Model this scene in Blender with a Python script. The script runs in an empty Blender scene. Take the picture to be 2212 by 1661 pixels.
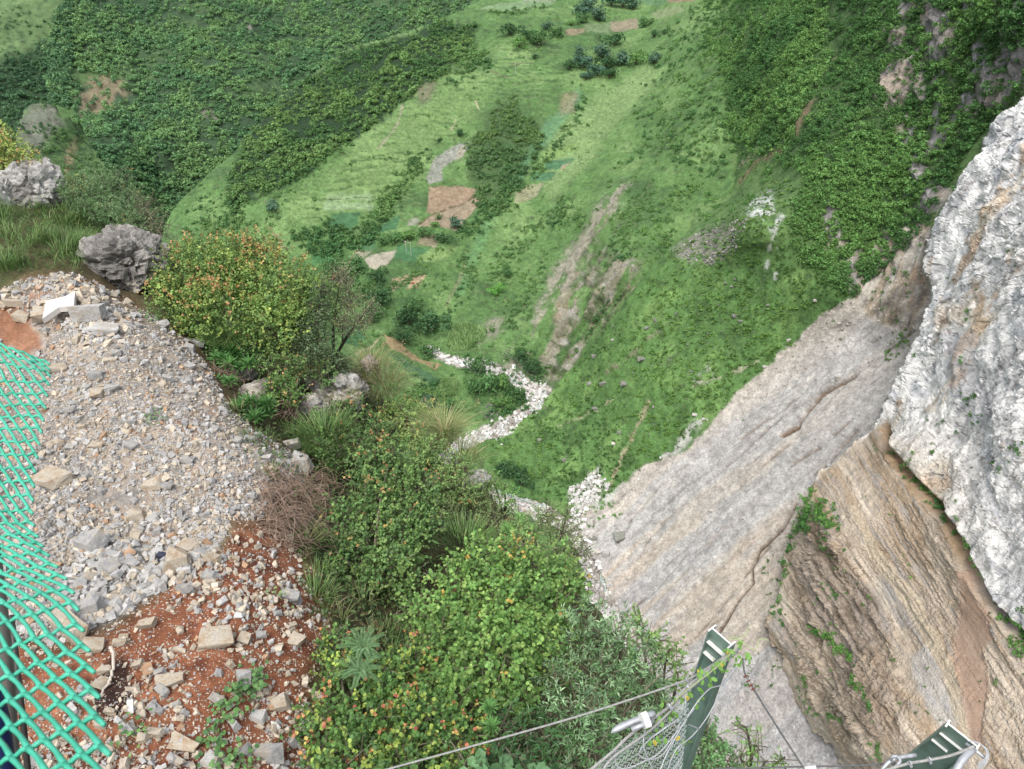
import bpy, bmesh, math, random
import numpy as np
from mathutils import Vector, Matrix, noise as mnoise
SC = bpy.context.scene
rng = np.random.default_rng(11)
random.seed(5)

# ------------------------------------------------------------------ camera, world, sun, exposure
PITCH = math.radians(33.0)
HFOV = math.radians(70.0)
cam_d = bpy.data.cameras.new('camera')
cam = bpy.data.objects.new('camera', cam_d)
SC.collection.objects.link(cam)
cam.location = (0, 0, 0)
cam.rotation_euler = (math.pi / 2 - PITCH, 0, 0)
cam_d.sensor_width = 36.0
cam_d.angle = HFOV
cam_d.clip_start = 0.05
cam_d.clip_end = 6000
cam_d.dof.use_dof = True
cam_d.dof.focus_distance = 26.0
cam_d.dof.aperture_fstop = 7.5
SC.camera = cam

SUN_EL, SUN_AZ = math.radians(62), math.radians(200)
W = bpy.data.worlds.new('World'); SC.world = W; W.use_nodes = True
wn = W.node_tree.nodes; wl = W.node_tree.links
bg = wn['Background']
sky = wn.new('ShaderNodeTexSky'); sky.sky_type = 'NISHITA'; sky.sun_disc = False
sky.sun_elevation = SUN_EL; sky.sun_rotation = SUN_AZ
sky.air_density = 1.0; sky.dust_density = 4.0; sky.ozone_density = 1.0
hsv = wn.new('ShaderNodeHueSaturation'); hsv.inputs['Saturation'].default_value = 0.45
wl.new(sky.outputs[0], hsv.inputs['Color']); wl.new(hsv.outputs[0], bg.inputs[0])
bg.inputs[1].default_value = 0.15
sun_d = bpy.data.lights.new('sun', 'SUN'); sun_d.energy = 1.5; sun_d.angle = math.radians(24)
sun_d.color = (1.0, 0.965, 0.91)
sun = bpy.data.objects.new('sun', sun_d); SC.collection.objects.link(sun)
sun.location = (0, 0, 60)
# direction towards the sun (sky rotation 0 is +Y, growing clockwise seen from above)
sv = Vector((math.sin(SUN_AZ) * math.cos(SUN_EL), math.cos(SUN_AZ) * math.cos(SUN_EL), math.sin(SUN_EL)))
sun.rotation_euler = sv.to_track_quat('Z', 'Y').to_euler()
SC.view_settings.view_transform = 'Standard'
SC.view_settings.look = 'None'
SC.view_settings.exposure = 0.74
HAZE = 0.001
SC.view_settings.gamma = 1.0
try:
    SC.cycles.max_bounces = 6; SC.cycles.diffuse_bounces = 3; SC.cycles.transmission_bounces = 3
    SC.cycles.volume_bounces = 0; SC.cycles.use_denoising = True
    SC.cycles.caustics_reflective = False; SC.cycles.caustics_refractive = False
except Exception:
    pass

# ------------------------------------------------------------------ surveying helpers
FL = 1106.0 / math.tan(HFOV / 2)          # the survey photo is measured on a 2212 x 1661 sheet
CP, SP = math.cos(PITCH), math.sin(PITCH)

def ray(vx, vy):
    a = (np.asarray(vx, float) - 1106.0) / FL
    b = (830.5 - np.asarray(vy, float)) / FL
    return np.stack([a, CP + b * SP, -SP + b * CP], -1)

def at(vx, vy, t):
    return ray(vx, vy) * np.asarray(t, float)[..., None]

class TPS:
    """thin plate spline over inverse distance: exact on flat ground"""
    def __init__(self, pts, lam=1e-5):
        p = np.array(pts, float)
        self.c = p[:, :2] / 1000.0
        v = 100.0 / p[:, 2]
        n = len(p)
        K = self.k(self.c, self.c) + lam * np.eye(n)
        Pm = np.hstack([np.ones((n, 1)), self.c])
        A = np.zeros((n + 3, n + 3)); A[:n, :n] = K; A[:n, n:] = Pm; A[n:, :n] = Pm.T
        self.w = np.linalg.solve(A, np.concatenate([v, np.zeros(3)]))
    @staticmethod
    def k(a, b):
        d2 = ((a[:, None, :] - b[None, :, :]) ** 2).sum(-1)
        return 0.5 * d2 * np.log(d2 + 1e-12)
    def __call__(self, vx, vy):
        vx = np.asarray(vx, float); shp = vx.shape
        q = np.stack([vx.ravel(), np.asarray(vy, float).ravel()], -1) / 1000.0
        out = np.empty(len(q))
        n = len(self.c)
        for i in range(0, len(q), 20000):
            s = q[i:i + 20000]
            out[i:i + 20000] = self.k(s, self.c) @ self.w[:n] + self.w[n] + s @ self.w[n + 1:]
        return (100.0 / np.maximum(out, 0.02)).reshape(shp)

def zt(vx, vy, z):
    return float(z / ray(vx, vy)[2])

# ------------------------------------------------------------------ noise
def _h(ix, iy, iz, s):
    with np.errstate(over='ignore'):
        n = (ix.astype(np.int64) * 374761393 + iy.astype(np.int64) * 668265263 + iz.astype(np.int64) * 2147483647 + s * 974634777)
        n = (n ^ (n >> 13)) * 1274126177
        n = (n ^ (n >> 16)) & 0xFFFFFF
    return n.astype(float) / 0xFFFFFF

def vn(p, s=0):
    p = np.asarray(p, float)
    i = np.floor(p).astype(np.int64); f = p - i
    f = f * f * f * (f * (f * 6 - 15) + 10)
    r = 0
    for dx in (0, 1):
        wx = f[..., 0] if dx else 1 - f[..., 0]
        for dy in (0, 1):
            wy = f[..., 1] if dy else 1 - f[..., 1]
            for dz in (0, 1):
                wz = f[..., 2] if dz else 1 - f[..., 2]
                r = r + wx * wy * wz * _h(i[..., 0] + dx, i[..., 1] + dy, i[..., 2] + dz, s)
    return r * 2 - 1

def fbm(p, o=4, g=0.5, s=0):
    p = np.asarray(p, float); r = 0; a = 1; t = 0
    for k in range(o):
        r = r + a * vn(p * 2.03 ** k + 17.3 * k, s + k); t += a; a *= g
    return r / t

def ridged(p, o=3, s=0):
    p = np.asarray(p, float); r = 0; a = 1; t = 0
    for k in range(o):
        r = r + a * (1 - 2 * np.abs(vn(p * 2.1 ** k + 9.1 * k, s + k))); t += a; a *= 0.5
    return r / t

def worley(p, s=0):
    p = np.asarray(p, float); i = np.floor(p).astype(np.int64)
    f1 = np.full(p.shape[:-1], 9.0); f2 = f1.copy(); cid = np.zeros(p.shape[:-1])
    for dx in (-1, 0, 1):
        for dy in (-1, 0, 1):
            for dz in (-1, 0, 1):
                c = i + np.array([dx, dy, dz])
                q = np.stack([c[..., 0] + _h(c[..., 0], c[..., 1], c[..., 2], s), c[..., 1] + _h(c[..., 0], c[..., 1], c[..., 2], s + 1),
                              c[..., 2] + _h(c[..., 0], c[..., 1], c[..., 2], s + 2)], -1)
                d = np.sqrt(((q - p) ** 2).sum(-1))
                m = d < f1
                f2 = np.where(m, f1, np.minimum(f2, d)); f1 = np.where(m, d, f1)
                cid = np.where(m, _h(c[..., 0], c[..., 1], c[..., 2], s + 3), cid)
    return f1, f2, cid

def sstep(a, b, x):
    t = np.clip((x - a) / (b - a), 0, 1); return t * t * (3 - 2 * t)

def inside(poly, x, y):
    poly = np.asarray(poly, float); r = np.zeros(np.shape(x), bool)
    x0, y0 = poly[-1]
    for x1, y1 in poly:
        c = ((y1 > y) != (y0 > y))
        with np.errstate(divide='ignore', invalid='ignore'):
            xi = (x0 - x1) * (y - y1) / (y0 - y1) + x1
        r ^= c & (x < xi)
        x0, y0 = x1, y1
    return r

def sdist(poly, x, y):
    """signed distance to a polygon, positive inside"""
    poly = np.asarray(poly, float); d = np.full(np.shape(x), 1e9)
    a = poly[-1]
    for b in poly:
        e = b - a; l2 = (e ** 2).sum() + 1e-9
        t = np.clip(((x - a[0]) * e[0] + (y - a[1]) * e[1]) / l2, 0, 1)
        d = np.minimum(d, (x - a[0] - t * e[0]) ** 2 + (y - a[1] - t * e[1]) ** 2)
        a = b
    d = np.sqrt(d)
    return np.where(inside(poly, x, y), d, -d)

def ldist(line, x, y):
    line = np.asarray(line, float); d = np.full(np.shape(x), 1e9)
    for a, b in zip(line[:-1], line[1:]):
        e = b - a; l2 = (e ** 2).sum() + 1e-9
        t = np.clip(((x - a[0]) * e[0] + (y - a[1]) * e[1]) / l2, 0, 1)
        d = np.minimum(d, (x - a[0] - t * e[0]) ** 2 + (y - a[1] - t * e[1]) ** 2)
    return np.sqrt(d)

def lin(r, g, b):
    """sRGB 0-255 to linear"""
    c = np.array([r, g, b], float) / 255.0
    c = np.where(c <= 0.04045, c / 12.92, ((c + 0.055) / 1.055) ** 2.4)
    y = c @ np.array([.25, .6, .15])
    return (c * .84 + y * .16) * .80

# ------------------------------------------------------------------ mesh building
class MB:
    def __init__(self):
        self.v = []; self.lv = []; self.lt = []; self.c = []; self.mi = []; self.n = 0
    def add(self, verts, faces, col=(1, 1, 1), mi=0):
        verts = np.asarray(verts, float).reshape(-1, 3); k = len(verts)
        self.v.append(verts)
        col = np.asarray(col, float)
        self.c.append(np.broadcast_to(col, (k, 3)) if col.ndim == 1 else col)
        if isinstance(faces, np.ndarray):
            self.lv.append(faces.ravel() + self.n); self.lt.append(np.full(len(faces), faces.shape[1])); nf = len(faces)
        else:
            nf = len(faces)
            self.lv.append(np.array([i for f in faces for i in f], int) + self.n); self.lt.append(np.array([len(f) for f in faces], int))
        self.mi.append(np.full(nf, mi))
        self.n += k
        return self
    def mesh(self, name, mat, smooth=False):
        me = bpy.data.meshes.new(name)
        v = np.concatenate(self.v); lv = np.concatenate(self.lv); lt = np.concatenate(self.lt); c = np.concatenate(self.c)
        me.vertices.add(len(v)); me.vertices.foreach_set('co', v.ravel().astype(np.float32))
        me.loops.add(len(lv)); me.loops.foreach_set('vertex_index', lv.astype(np.int32))
        me.polygons.add(len(lt)); st = np.concatenate([[0], np.cumsum(lt)[:-1]])
        me.polygons.foreach_set('loop_start', st.astype(np.int32))
        try: me.polygons.foreach_set('loop_total', lt.astype(np.int32))
        except Exception: pass
        mats = mat if isinstance(mat, (list, tuple)) else [mat]
        for m in mats: me.materials.append(m)
        if len(mats) > 1: me.polygons.foreach_set('material_index', np.concatenate(self.mi).astype(np.int32))
        me.update(calc_edges=True)
        at_ = me.attributes.new('col', 'FLOAT_COLOR', 'POINT')
        at_.data.foreach_set('color', np.hstack([c, np.ones((len(c), 1))]).ravel().astype(np.float32))
        me.polygons.foreach_set('use_smooth', np.full(len(lt), bool(smooth)))
        return me
    def build(self, name, mat, parent=None, smooth=False):
        return link(name, self.mesh(name, mat, smooth), parent)

def link(name, me, parent=None):
    o = bpy.data.objects.new(name, me); SC.collection.objects.link(o)
    if parent is not None:
        o.parent = parent
        o.matrix_parent_inverse = Matrix.Translation(-parent.location) if parent.rotation_euler[:] == (0, 0, 0) and parent.scale[:] == (1, 1, 1) else Matrix()
    return o

def tag(o, label=None, cat=None, group=None, kind=None):
    if label: o['label'] = label
    if cat: o['category'] = cat
    if group: o['group'] = group
    if kind: o['kind'] = kind
    return o

def empty(name, loc, label, cat, group=None):
    o = bpy.data.objects.new(name, None); SC.collection.objects.link(o)
    o.location = [float(q) for q in loc]; o.empty_display_size = 0.3
    return tag(o, label, cat, group)

def tube(mb, pts, rad, n=6, col=(1, 1, 1), mi=0, cap=True):
    pts = np.asarray(pts, float); m = len(pts)
    rad = np.atleast_1d(np.asarray(rad, float)); rad = np.interp(np.linspace(0, 1, m), np.linspace(0, 1, len(rad)), rad) if len(rad) > 1 else np.full(m, rad[0])
    tg = np.gradient(pts, axis=0); tg /= np.linalg.norm(tg, axis=1)[:, None] + 1e-12
    up = np.array([0.0, 0, 1]) if abs(tg[0][2]) < 0.9 else np.array([1.0, 0, 0])
    rings = []
    nrm = np.cross(tg[0], up); nrm /= np.linalg.norm(nrm)
    for i in range(m):
        nrm = nrm - tg[i] * (nrm @ tg[i]); nrm /= np.linalg.norm(nrm) + 1e-12
        bi = np.cross(tg[i], nrm)
        a = np.arange(n) / n * 2 * math.pi
        rings.append(pts[i] + rad[i] * (np.cos(a)[:, None] * nrm + np.sin(a)[:, None] * bi))
    v = np.concatenate(rings)
    f = []
    for i in range(m - 1):
        for j in range(n):
            f.append((i * n + j, i * n + (j + 1) % n, (i + 1) * n + (j + 1) % n, (i + 1) * n + j))
    if cap:
        f.append(tuple(range(n))[::-1]); f.append(tuple((m - 1) * n + j for j in range(n)))
    mb.add(v, f, col, mi)
    return mb

def spline(pts, n=24):
    """smooth path through points"""
    p = np.asarray(pts, float); m = len(p)
    if m == 2: return p[0] + np.linspace(0, 1, n)[:, None] * (p[1] - p[0])
    q = np.vstack([2 * p[0] - p[1], p, 2 * p[-1] - p[-2]])
    out = []
    k = max(2, n // (m - 1))
    for i in range(m - 1):
        u = np.linspace(0, 1, k, endpoint=(i == m - 2))[:, None]
        a, b, c, d = q[i], q[i + 1], q[i + 2], q[i + 3]
        out.append(0.5 * (2 * b + (c - a) * u + (2 * a - 5 * b + 4 * c - d) * u ** 2 + (3 * b - a - 3 * c + d) * u ** 3))
    return np.concatenate(out)

# ------------------------------------------------------------------ materials
def mat_new(name):
    m = bpy.data.materials.new(name); m.use_nodes = True
    return m, m.node_tree.nodes, m.node_tree.links, m.node_tree.nodes['Principled BSDF']

def mat_ground(name, scales=((1.2, .35), (6., .25)), bump=(2.0, 0.3, .1), rough=.95):
    """vertex zone colour broken up by solid noise, with bumps"""
    m, N, L, B = mat_new(name)
    a = N.new('ShaderNodeAttribute'); a.attribute_name = 'col'
    tc = N.new('ShaderNodeTexCoord')
    cur = a.outputs['Color']
    for sc, amt in scales:
        n = N.new('ShaderNodeTexNoise'); n.inputs['Scale'].default_value = sc; n.inputs['Detail'].default_value = 6; n.inputs['Roughness'].default_value = .65
        L.new(tc.outputs['Object'], n.inputs['Vector'])
        mr = N.new('ShaderNodeMapRange'); mr.inputs[1].default_value = .34; mr.inputs[2].default_value = .66
        mr.inputs[3].default_value = 1 - amt; mr.inputs[4].default_value = 1 + amt
        L.new(n.outputs['Fac'], mr.inputs[0])
        mx = N.new('ShaderNodeVectorMath'); mx.operation = 'SCALE'
        L.new(cur, mx.inputs[0]); L.new(mr.outputs[0], mx.inputs['Scale'])
        cur = mx.outputs[0]
    L.new(cur, B.inputs['Base Color'])
    B.inputs['Roughness'].default_value = rough
    B.inputs['Specular IOR Level'].default_value = .2
    bn = N.new('ShaderNodeTexNoise'); bn.inputs['Scale'].default_value = bump[0]; bn.inputs['Detail'].default_value = 8; bn.inputs['Roughness'].default_value = .7
    L.new(tc.outputs['Object'], bn.inputs['Vector'])
    b = N.new('ShaderNodeBump'); b.inputs['Strength'].default_value = bump[1]; b.inputs['Distance'].default_value = bump[2]
    L.new(bn.outputs['Fac'], b.inputs['Height']); L.new(b.outputs[0], B.inputs['Normal'])
    return m

def mat_leaf(name, trans=.25, rough=.55, spec=.3):
    m, N, L, B = mat_new(name)
    a = N.new('ShaderNodeAttribute'); a.attribute_name = 'col'
    oi = N.new('ShaderNodeObjectInfo')
    mr = N.new('ShaderNodeMapRange'); mr.inputs[3].default_value = .85; mr.inputs[4].default_value = 1.15
    L.new(oi.outputs['Random'], mr.inputs[0])
    mx = N.new('ShaderNodeVectorMath'); mx.operation = 'SCALE'
    L.new(a.outputs['Color'], mx.inputs[0]); L.new(mr.outputs[0], mx.inputs['Scale'])
    L.new(mx.outputs[0], B.inputs['Base Color'])
    B.inputs['Roughness'].default_value = rough; B.inputs['Specular IOR Level'].default_value = spec
    if trans > 0:
        tr = N.new('ShaderNodeBsdfTranslucent'); L.new(mx.outputs[0], tr.inputs['Color'])
        ms = N.new('ShaderNodeMixShader'); ms.inputs[0].default_value = trans
        L.new(B.outputs[0], ms.inputs[1]); L.new(tr.outputs[0], ms.inputs[2])
        L.new(ms.outputs[0], N['Material Output'].inputs['Surface'])
    return m

def mat_plain(name, col, rough=.6, metal=0.0, nscale=20., namt=.15, bump=0.0, spec=.4):
    m, N, L, B = mat_new(name)
    tc = N.new('ShaderNodeTexCoord'); n = N.new('ShaderNodeTexNoise'); n.inputs['Scale'].default_value = nscale; n.inputs['Detail'].default_value = 5
    L.new(tc.outputs['Object'], n.inputs['Vector'])
    mr = N.new('ShaderNodeMapRange'); mr.inputs[1].default_value = .3; mr.inputs[2].default_value = .7
    mr.inputs[3].default_value = 1 - namt; mr.inputs[4].default_value = 1 + namt
    L.new(n.outputs['Fac'], mr.inputs[0])
    mx = N.new('ShaderNodeVectorMath'); mx.operation = 'SCALE'; mx.inputs[0].default_value = [float(q) for q in col]
    L.new(mr.outputs[0], mx.inputs['Scale']); L.new(mx.outputs[0], B.inputs['Base Color'])
    B.inputs['Roughness'].default_value = rough; B.inputs['Metallic'].default_value = metal; B.inputs['Specular IOR Level'].default_value = spec
    if bump:
        b = N.new('ShaderNodeBump'); b.inputs['Strength'].default_value = bump; b.inputs['Distance'].default_value = .01
        L.new(n.outputs['Fac'], b.inputs['Height']); L.new(b.outputs[0], B.inputs['Normal'])
    return m
# ------------------------------------------------------------------ terrain
M_hill = mat_ground('hill_ground', ((.12, .14), (.4, .26), (1.3, .26), (4., .16)), (1.6, .6, .5))
M_rock = mat_ground('rock_face', ((.15, .06), (.8, .12), (3., .15)), (1.6, .4, .3))
M_scree = mat_ground('scree_ground', ((.12, .08), (.7, .1), (4., .14)), (3.0, .5, .2))
M_near = mat_ground('near_ground', ((.8, .2), (6., .25), (30., .25)), (22., .7, .03))

class Sheet:
    """a piece of terrain surveyed from control points (photo x, y, distance)"""
    def __init__(self, name, ctrl, poly, step, disp, color, mat, skirt=(1.12, -8.0), jit=5.0, jscale=22.0):
        self.tps = TPS(ctrl)
        poly = np.asarray(poly, float)
        x0, y0 = poly.min(0) - step; x1, y1 = poly.max(0) + step
        nx, ny = int((x1 - x0) / step) + 2, int((y1 - y0) / step) + 2
        gx, gy = np.meshgrid(x0 + np.arange(nx) * step, y0 + np.arange(ny) * step)
        jx = jit * fbm(np.stack([gx / jscale, gy / jscale, gx * 0], -1), 3, .6, 91)
        ins = sdist(poly, gx + jx, gy - jx) > 0
        q = ins[:-1, :-1] & ins[1:, :-1] & ins[:-1, 1:] & ins[1:, 1:]
        use = np.zeros_like(ins)
        use[:-1, :-1] |= q; use[1:, :-1] |= q; use[:-1, 1:] |= q; use[1:, 1:] |= q
        t = self.tps(gx, gy)
        Pw = ray(gx, gy) * t[..., None]
        du = np.gradient(Pw, axis=1); dv = np.gradient(Pw, axis=0)
        nrm = np.cross(dv, du); nrm /= np.linalg.norm(nrm, axis=-1)[..., None] + 1e-12
        vd = -ray(gx, gy)
        nrm *= np.sign((nrm * vd).sum(-1))[..., None]
        Pw[use] += disp(Pw[use], gx[use], gy[use], nrm[use])
        # the normals of the finished surface
        du = np.gradient(Pw, axis=1); dv = np.gradient(Pw, axis=0)
        n2 = np.cross(dv, du); n2 /= np.linalg.norm(n2, axis=-1)[..., None] + 1e-12
        n2 *= np.sign((n2 * vd).sum(-1))[..., None]
        self.gx, self.gy, self.P, self.N, self.use, self.step, self.o = gx, gy, Pw, n2, use, step, (x0, y0)
        col = np.zeros_like(Pw); col[use] = color(Pw[use], gx[use], gy[use], n2[use])
        if name != 'ground':      # sober greens
            yl = (col @ np.array([.25, .6, .15]))[..., None]; gm = sstep(1.03, 1.2, col[..., 1] / (np.maximum(col[..., 0], col[..., 2]) + 1e-6))[..., None]
            col = col * (1 - gm) + (yl + (col - yl) * .93) * (.92 if name == 'scree_slope' else .84) * gm
        self.col = col
        idx = -np.ones(use.shape, int); idx[use] = np.arange(use.sum())
        a, b, c, d = idx[:-1, :-1][q], idx[:-1, 1:][q], idx[1:, 1:][q], idx[1:, :-1][q]
        F = np.stack([a, d, c, b], -1)
        V = Pw[use]; C = col[use]
        mb = MB(); mb.add(V, F, C)
        # boundary skirt: the slope goes on behind the edge one sees
        e = np.concatenate([F[:, [0, 1]], F[:, [1, 2]], F[:, [2, 3]], F[:, [3, 0]]])
        key = np.sort(e, 1); k = key[:, 0].astype(np.int64) * (len(V) + 1) + key[:, 1]
        u, first, cnt = np.unique(k, return_index=True, return_counts=True)
        be = e[first[cnt == 1]]
        bv = np.unique(be)
        m = -np.ones(len(V), int); m[bv] = np.arange(len(bv))
        S1 = V[bv] * (1 + (skirt[0] - 1) * .3) + np.array([0, 0, skirt[1] * .4])
        S2 = V[bv] * skirt[0] + np.array([0, 0, skirt[1]])
        n0 = len(V); n1 = n0 + len(bv)
        mb.add(np.vstack([S1, S2]), np.zeros((0, 4), int), np.vstack([C[bv] * .9, C[bv] * .8]))
        f1 = np.stack([be[:, 1], be[:, 0], m[be[:, 0]] + n0, m[be[:, 1]] + n0], -1)
        f2 = np.stack([m[be[:, 1]] + n0, m[be[:, 0]] + n0, m[be[:, 0]] + n1, m[be[:, 1]] + n1], -1)
        mb.lv.append(np.vstack([f1, f2]).ravel()); mb.lt.append(np.full(len(f1) * 2, 4)); mb.mi.append(np.zeros(len(f1) * 2, int))
        self.ob = tag(mb.build(name, mat, smooth=(name != 'cliff')), kind='structure')
    def ij(self, vx, vy):
        i = np.clip(np.round((np.asarray(vy) - self.o[1]) / self.step).astype(int), 0, self.P.shape[0] - 1)
        j = np.clip(np.round((np.asarray(vx) - self.o[0]) / self.step).astype(int), 0, self.P.shape[1] - 1)
        return i, j
    def pos(self, vx, vy):
        i, j = self.ij(vx, vy); return self.P[i, j]
    def nor(self, vx, vy):
        i, j = self.ij(vx, vy); return self.N[i, j]
    def on(self, vx, vy):
        i, j = self.ij(vx, vy); return self.use[i, j]

def paint(col, poly, rgb, x, y, soft=3.0, jit=3.0, amt=1.0, seed=0, wj=None):
    n = jit * fbm(np.stack([x / 9., y / 9., 0 * x + seed], -1), 3, .6, 33)
    m = sstep(-soft, soft, sdist(poly, x, y) + n) * amt
    return col * (1 - m[..., None]) + lin(*rgb) * m[..., None]

def paint_line(col, line, wid, rgb, x, y, soft=1.5, amt=1.0):
    n = 2.0 * fbm(np.stack([x / 7., y / 7., 0 * x], -1), 2, .6, 35)
    m = sstep(wid + soft, wid - soft * .5, ldist(line, x, y) + n) * amt
    return col * (1 - m[..., None]) + lin(*rgb) * m[..., None]

def mixc(col, rgb, m):
    return col * (1 - m[..., None]) + np.asarray(lin(*rgb)) * m[..., None]

# ---- valley: the terraced spur, the gully and the far side of the stream
def V1pts():
    p = [(960, 770, zt(960, 770, -176)), (1060, 800, zt(1060, 800, -179)), (1150, 830, zt(1150, 830, -181)), (1190, 838, zt(1190, 838, -181.5)),
         (1150, 880, zt(1150, 880, -184)), (1060, 935, zt(1060, 935, -187)), (980, 970, zt(980, 970, -189)),
         (1130, 1080, zt(1130, 1080, -194)), (1270, 1150, zt(1270, 1150, -197)), (1330, 1300, zt(1330, 1300, -203)), (1400, 1500, zt(1400, 1500, -210)), (1480, 1750, zt(1480, 1750, -216))]
    p += [(820, 560, 399), (980, 430, 437), (1000, 330, 459), (1100, 150, 519), (1100, 20, 594), (1400, 30, 590), (1250, 60, 570),
          (380, 450, 438), (520, 310, 477), (640, 180, 527), (760, 110, 568), (1000, 30, 602), (340, 520, 425),
          (700, 350, 442), (560, 420, 425), (600, 500, 410), (740, 570, 401), (850, 250, 480), (900, 150, 520), (480, 600, 395),
          (760, 720, 338), (850, 900, 303), (780, 850, 294), (700, 800, 305), (900, 1000, 288), (930, 745, 352), (900, 680, 365),
          (1250, 360, 436), (1250, 550, 385), (1100, 700, 360), (1400, 200, 467), (1300, 300, 456), (1290, 130, 520), (1100, 440, 430), (1010, 570, 398), (960, 690, 366),
          (1480, 60, 502), (1600, 200, 395), (1500, 300, 392), (1400, 450, 366), (1300, 600, 350), (1250, 750, 347), (1330, 560, 346), (1180, 330, 452), (1200, 230, 486),
          (1420, 640, 335), (1500, 480, 352), (1300, 760, 343),
          (1400, 1000, 305), (1500, 1300, 275), (1380, 1180, 300), (1340, 1110, 300), (1360, 1250, 285)]
    return p

STREAM = [(925, 752), (958, 772), (1000, 782), (1050, 797), (1100, 812), (1140, 835), (1175, 850), (1165, 875), (1130, 900), (1090, 922), (1040, 945), (985, 975), (940, 1000), (1100, 1075), (1210, 1110), (1262, 1150), (1290, 1215), (1310, 1290), (1345, 1370), (1400, 1480), (1450, 1600), (1500, 1760)]

def d_v1(P, x, y, n):
    lo = fbm(P / 26., 4, .55, 1); hi = fbm(P / 4., 4, .6, 2)
    st = ldist(STREAM, x, y)
    ravine = sstep(0, 30, sdist(EROS, x, y))
    gl = ridged(np.stack([(x * .78 + y * .62) / 20., (y * .78 - x * .62) / 120., x * 0], -1), 3, 8)
    # terrace steps on the cultivated slope
    ter = sstep(10, 60, sdist(TERR, x, y)) * (np.abs(((P[..., 2] + 2 * lo) / 3.4) % 1 - .5) * 2 - .5) * 1.1
    a = (2.6 * lo + .7 * hi) * sstep(0, 60, st) + ravine * (3.5 * gl + hi)
    return n * a[..., None] + np.array([0, 0, 1.0]) * ter[..., None]

EROS = [(1150, 690), (1200, 590), (1240, 530), (1290, 470), (1335, 395), (1365, 400), (1340, 470), (1310, 540), (1350, 560), (1390, 560), (1370, 640), (1330, 690), (1250, 790), (1195, 835), (1100, 790), (1080, 770), (1120, 730)]
TERR = [(560, 420), (700, 360), (860, 250), (960, 150), (1180, 130), (1220, 200), (1080, 230), (1000, 300), (930, 360), (900, 470), (840, 540), (700, 520)]
FOREST = [(520, 330), (560, 260), (640, 180), (760, 112), (860, 80), (960, 45), (1030, 60), (1010, 110), (960, 160), (900, 195), (820, 265), (730, 320), (650, 390), (590, 405), (530, 440), (505, 480), (490, 410)]
MIDBUSH = [(1010, 330), (1050, 240), (1080, 215), (1110, 210), (1130, 250), (1190, 260), (1165, 330), (1120, 400), (1080, 460), (1040, 430), (1010, 390)]

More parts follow.
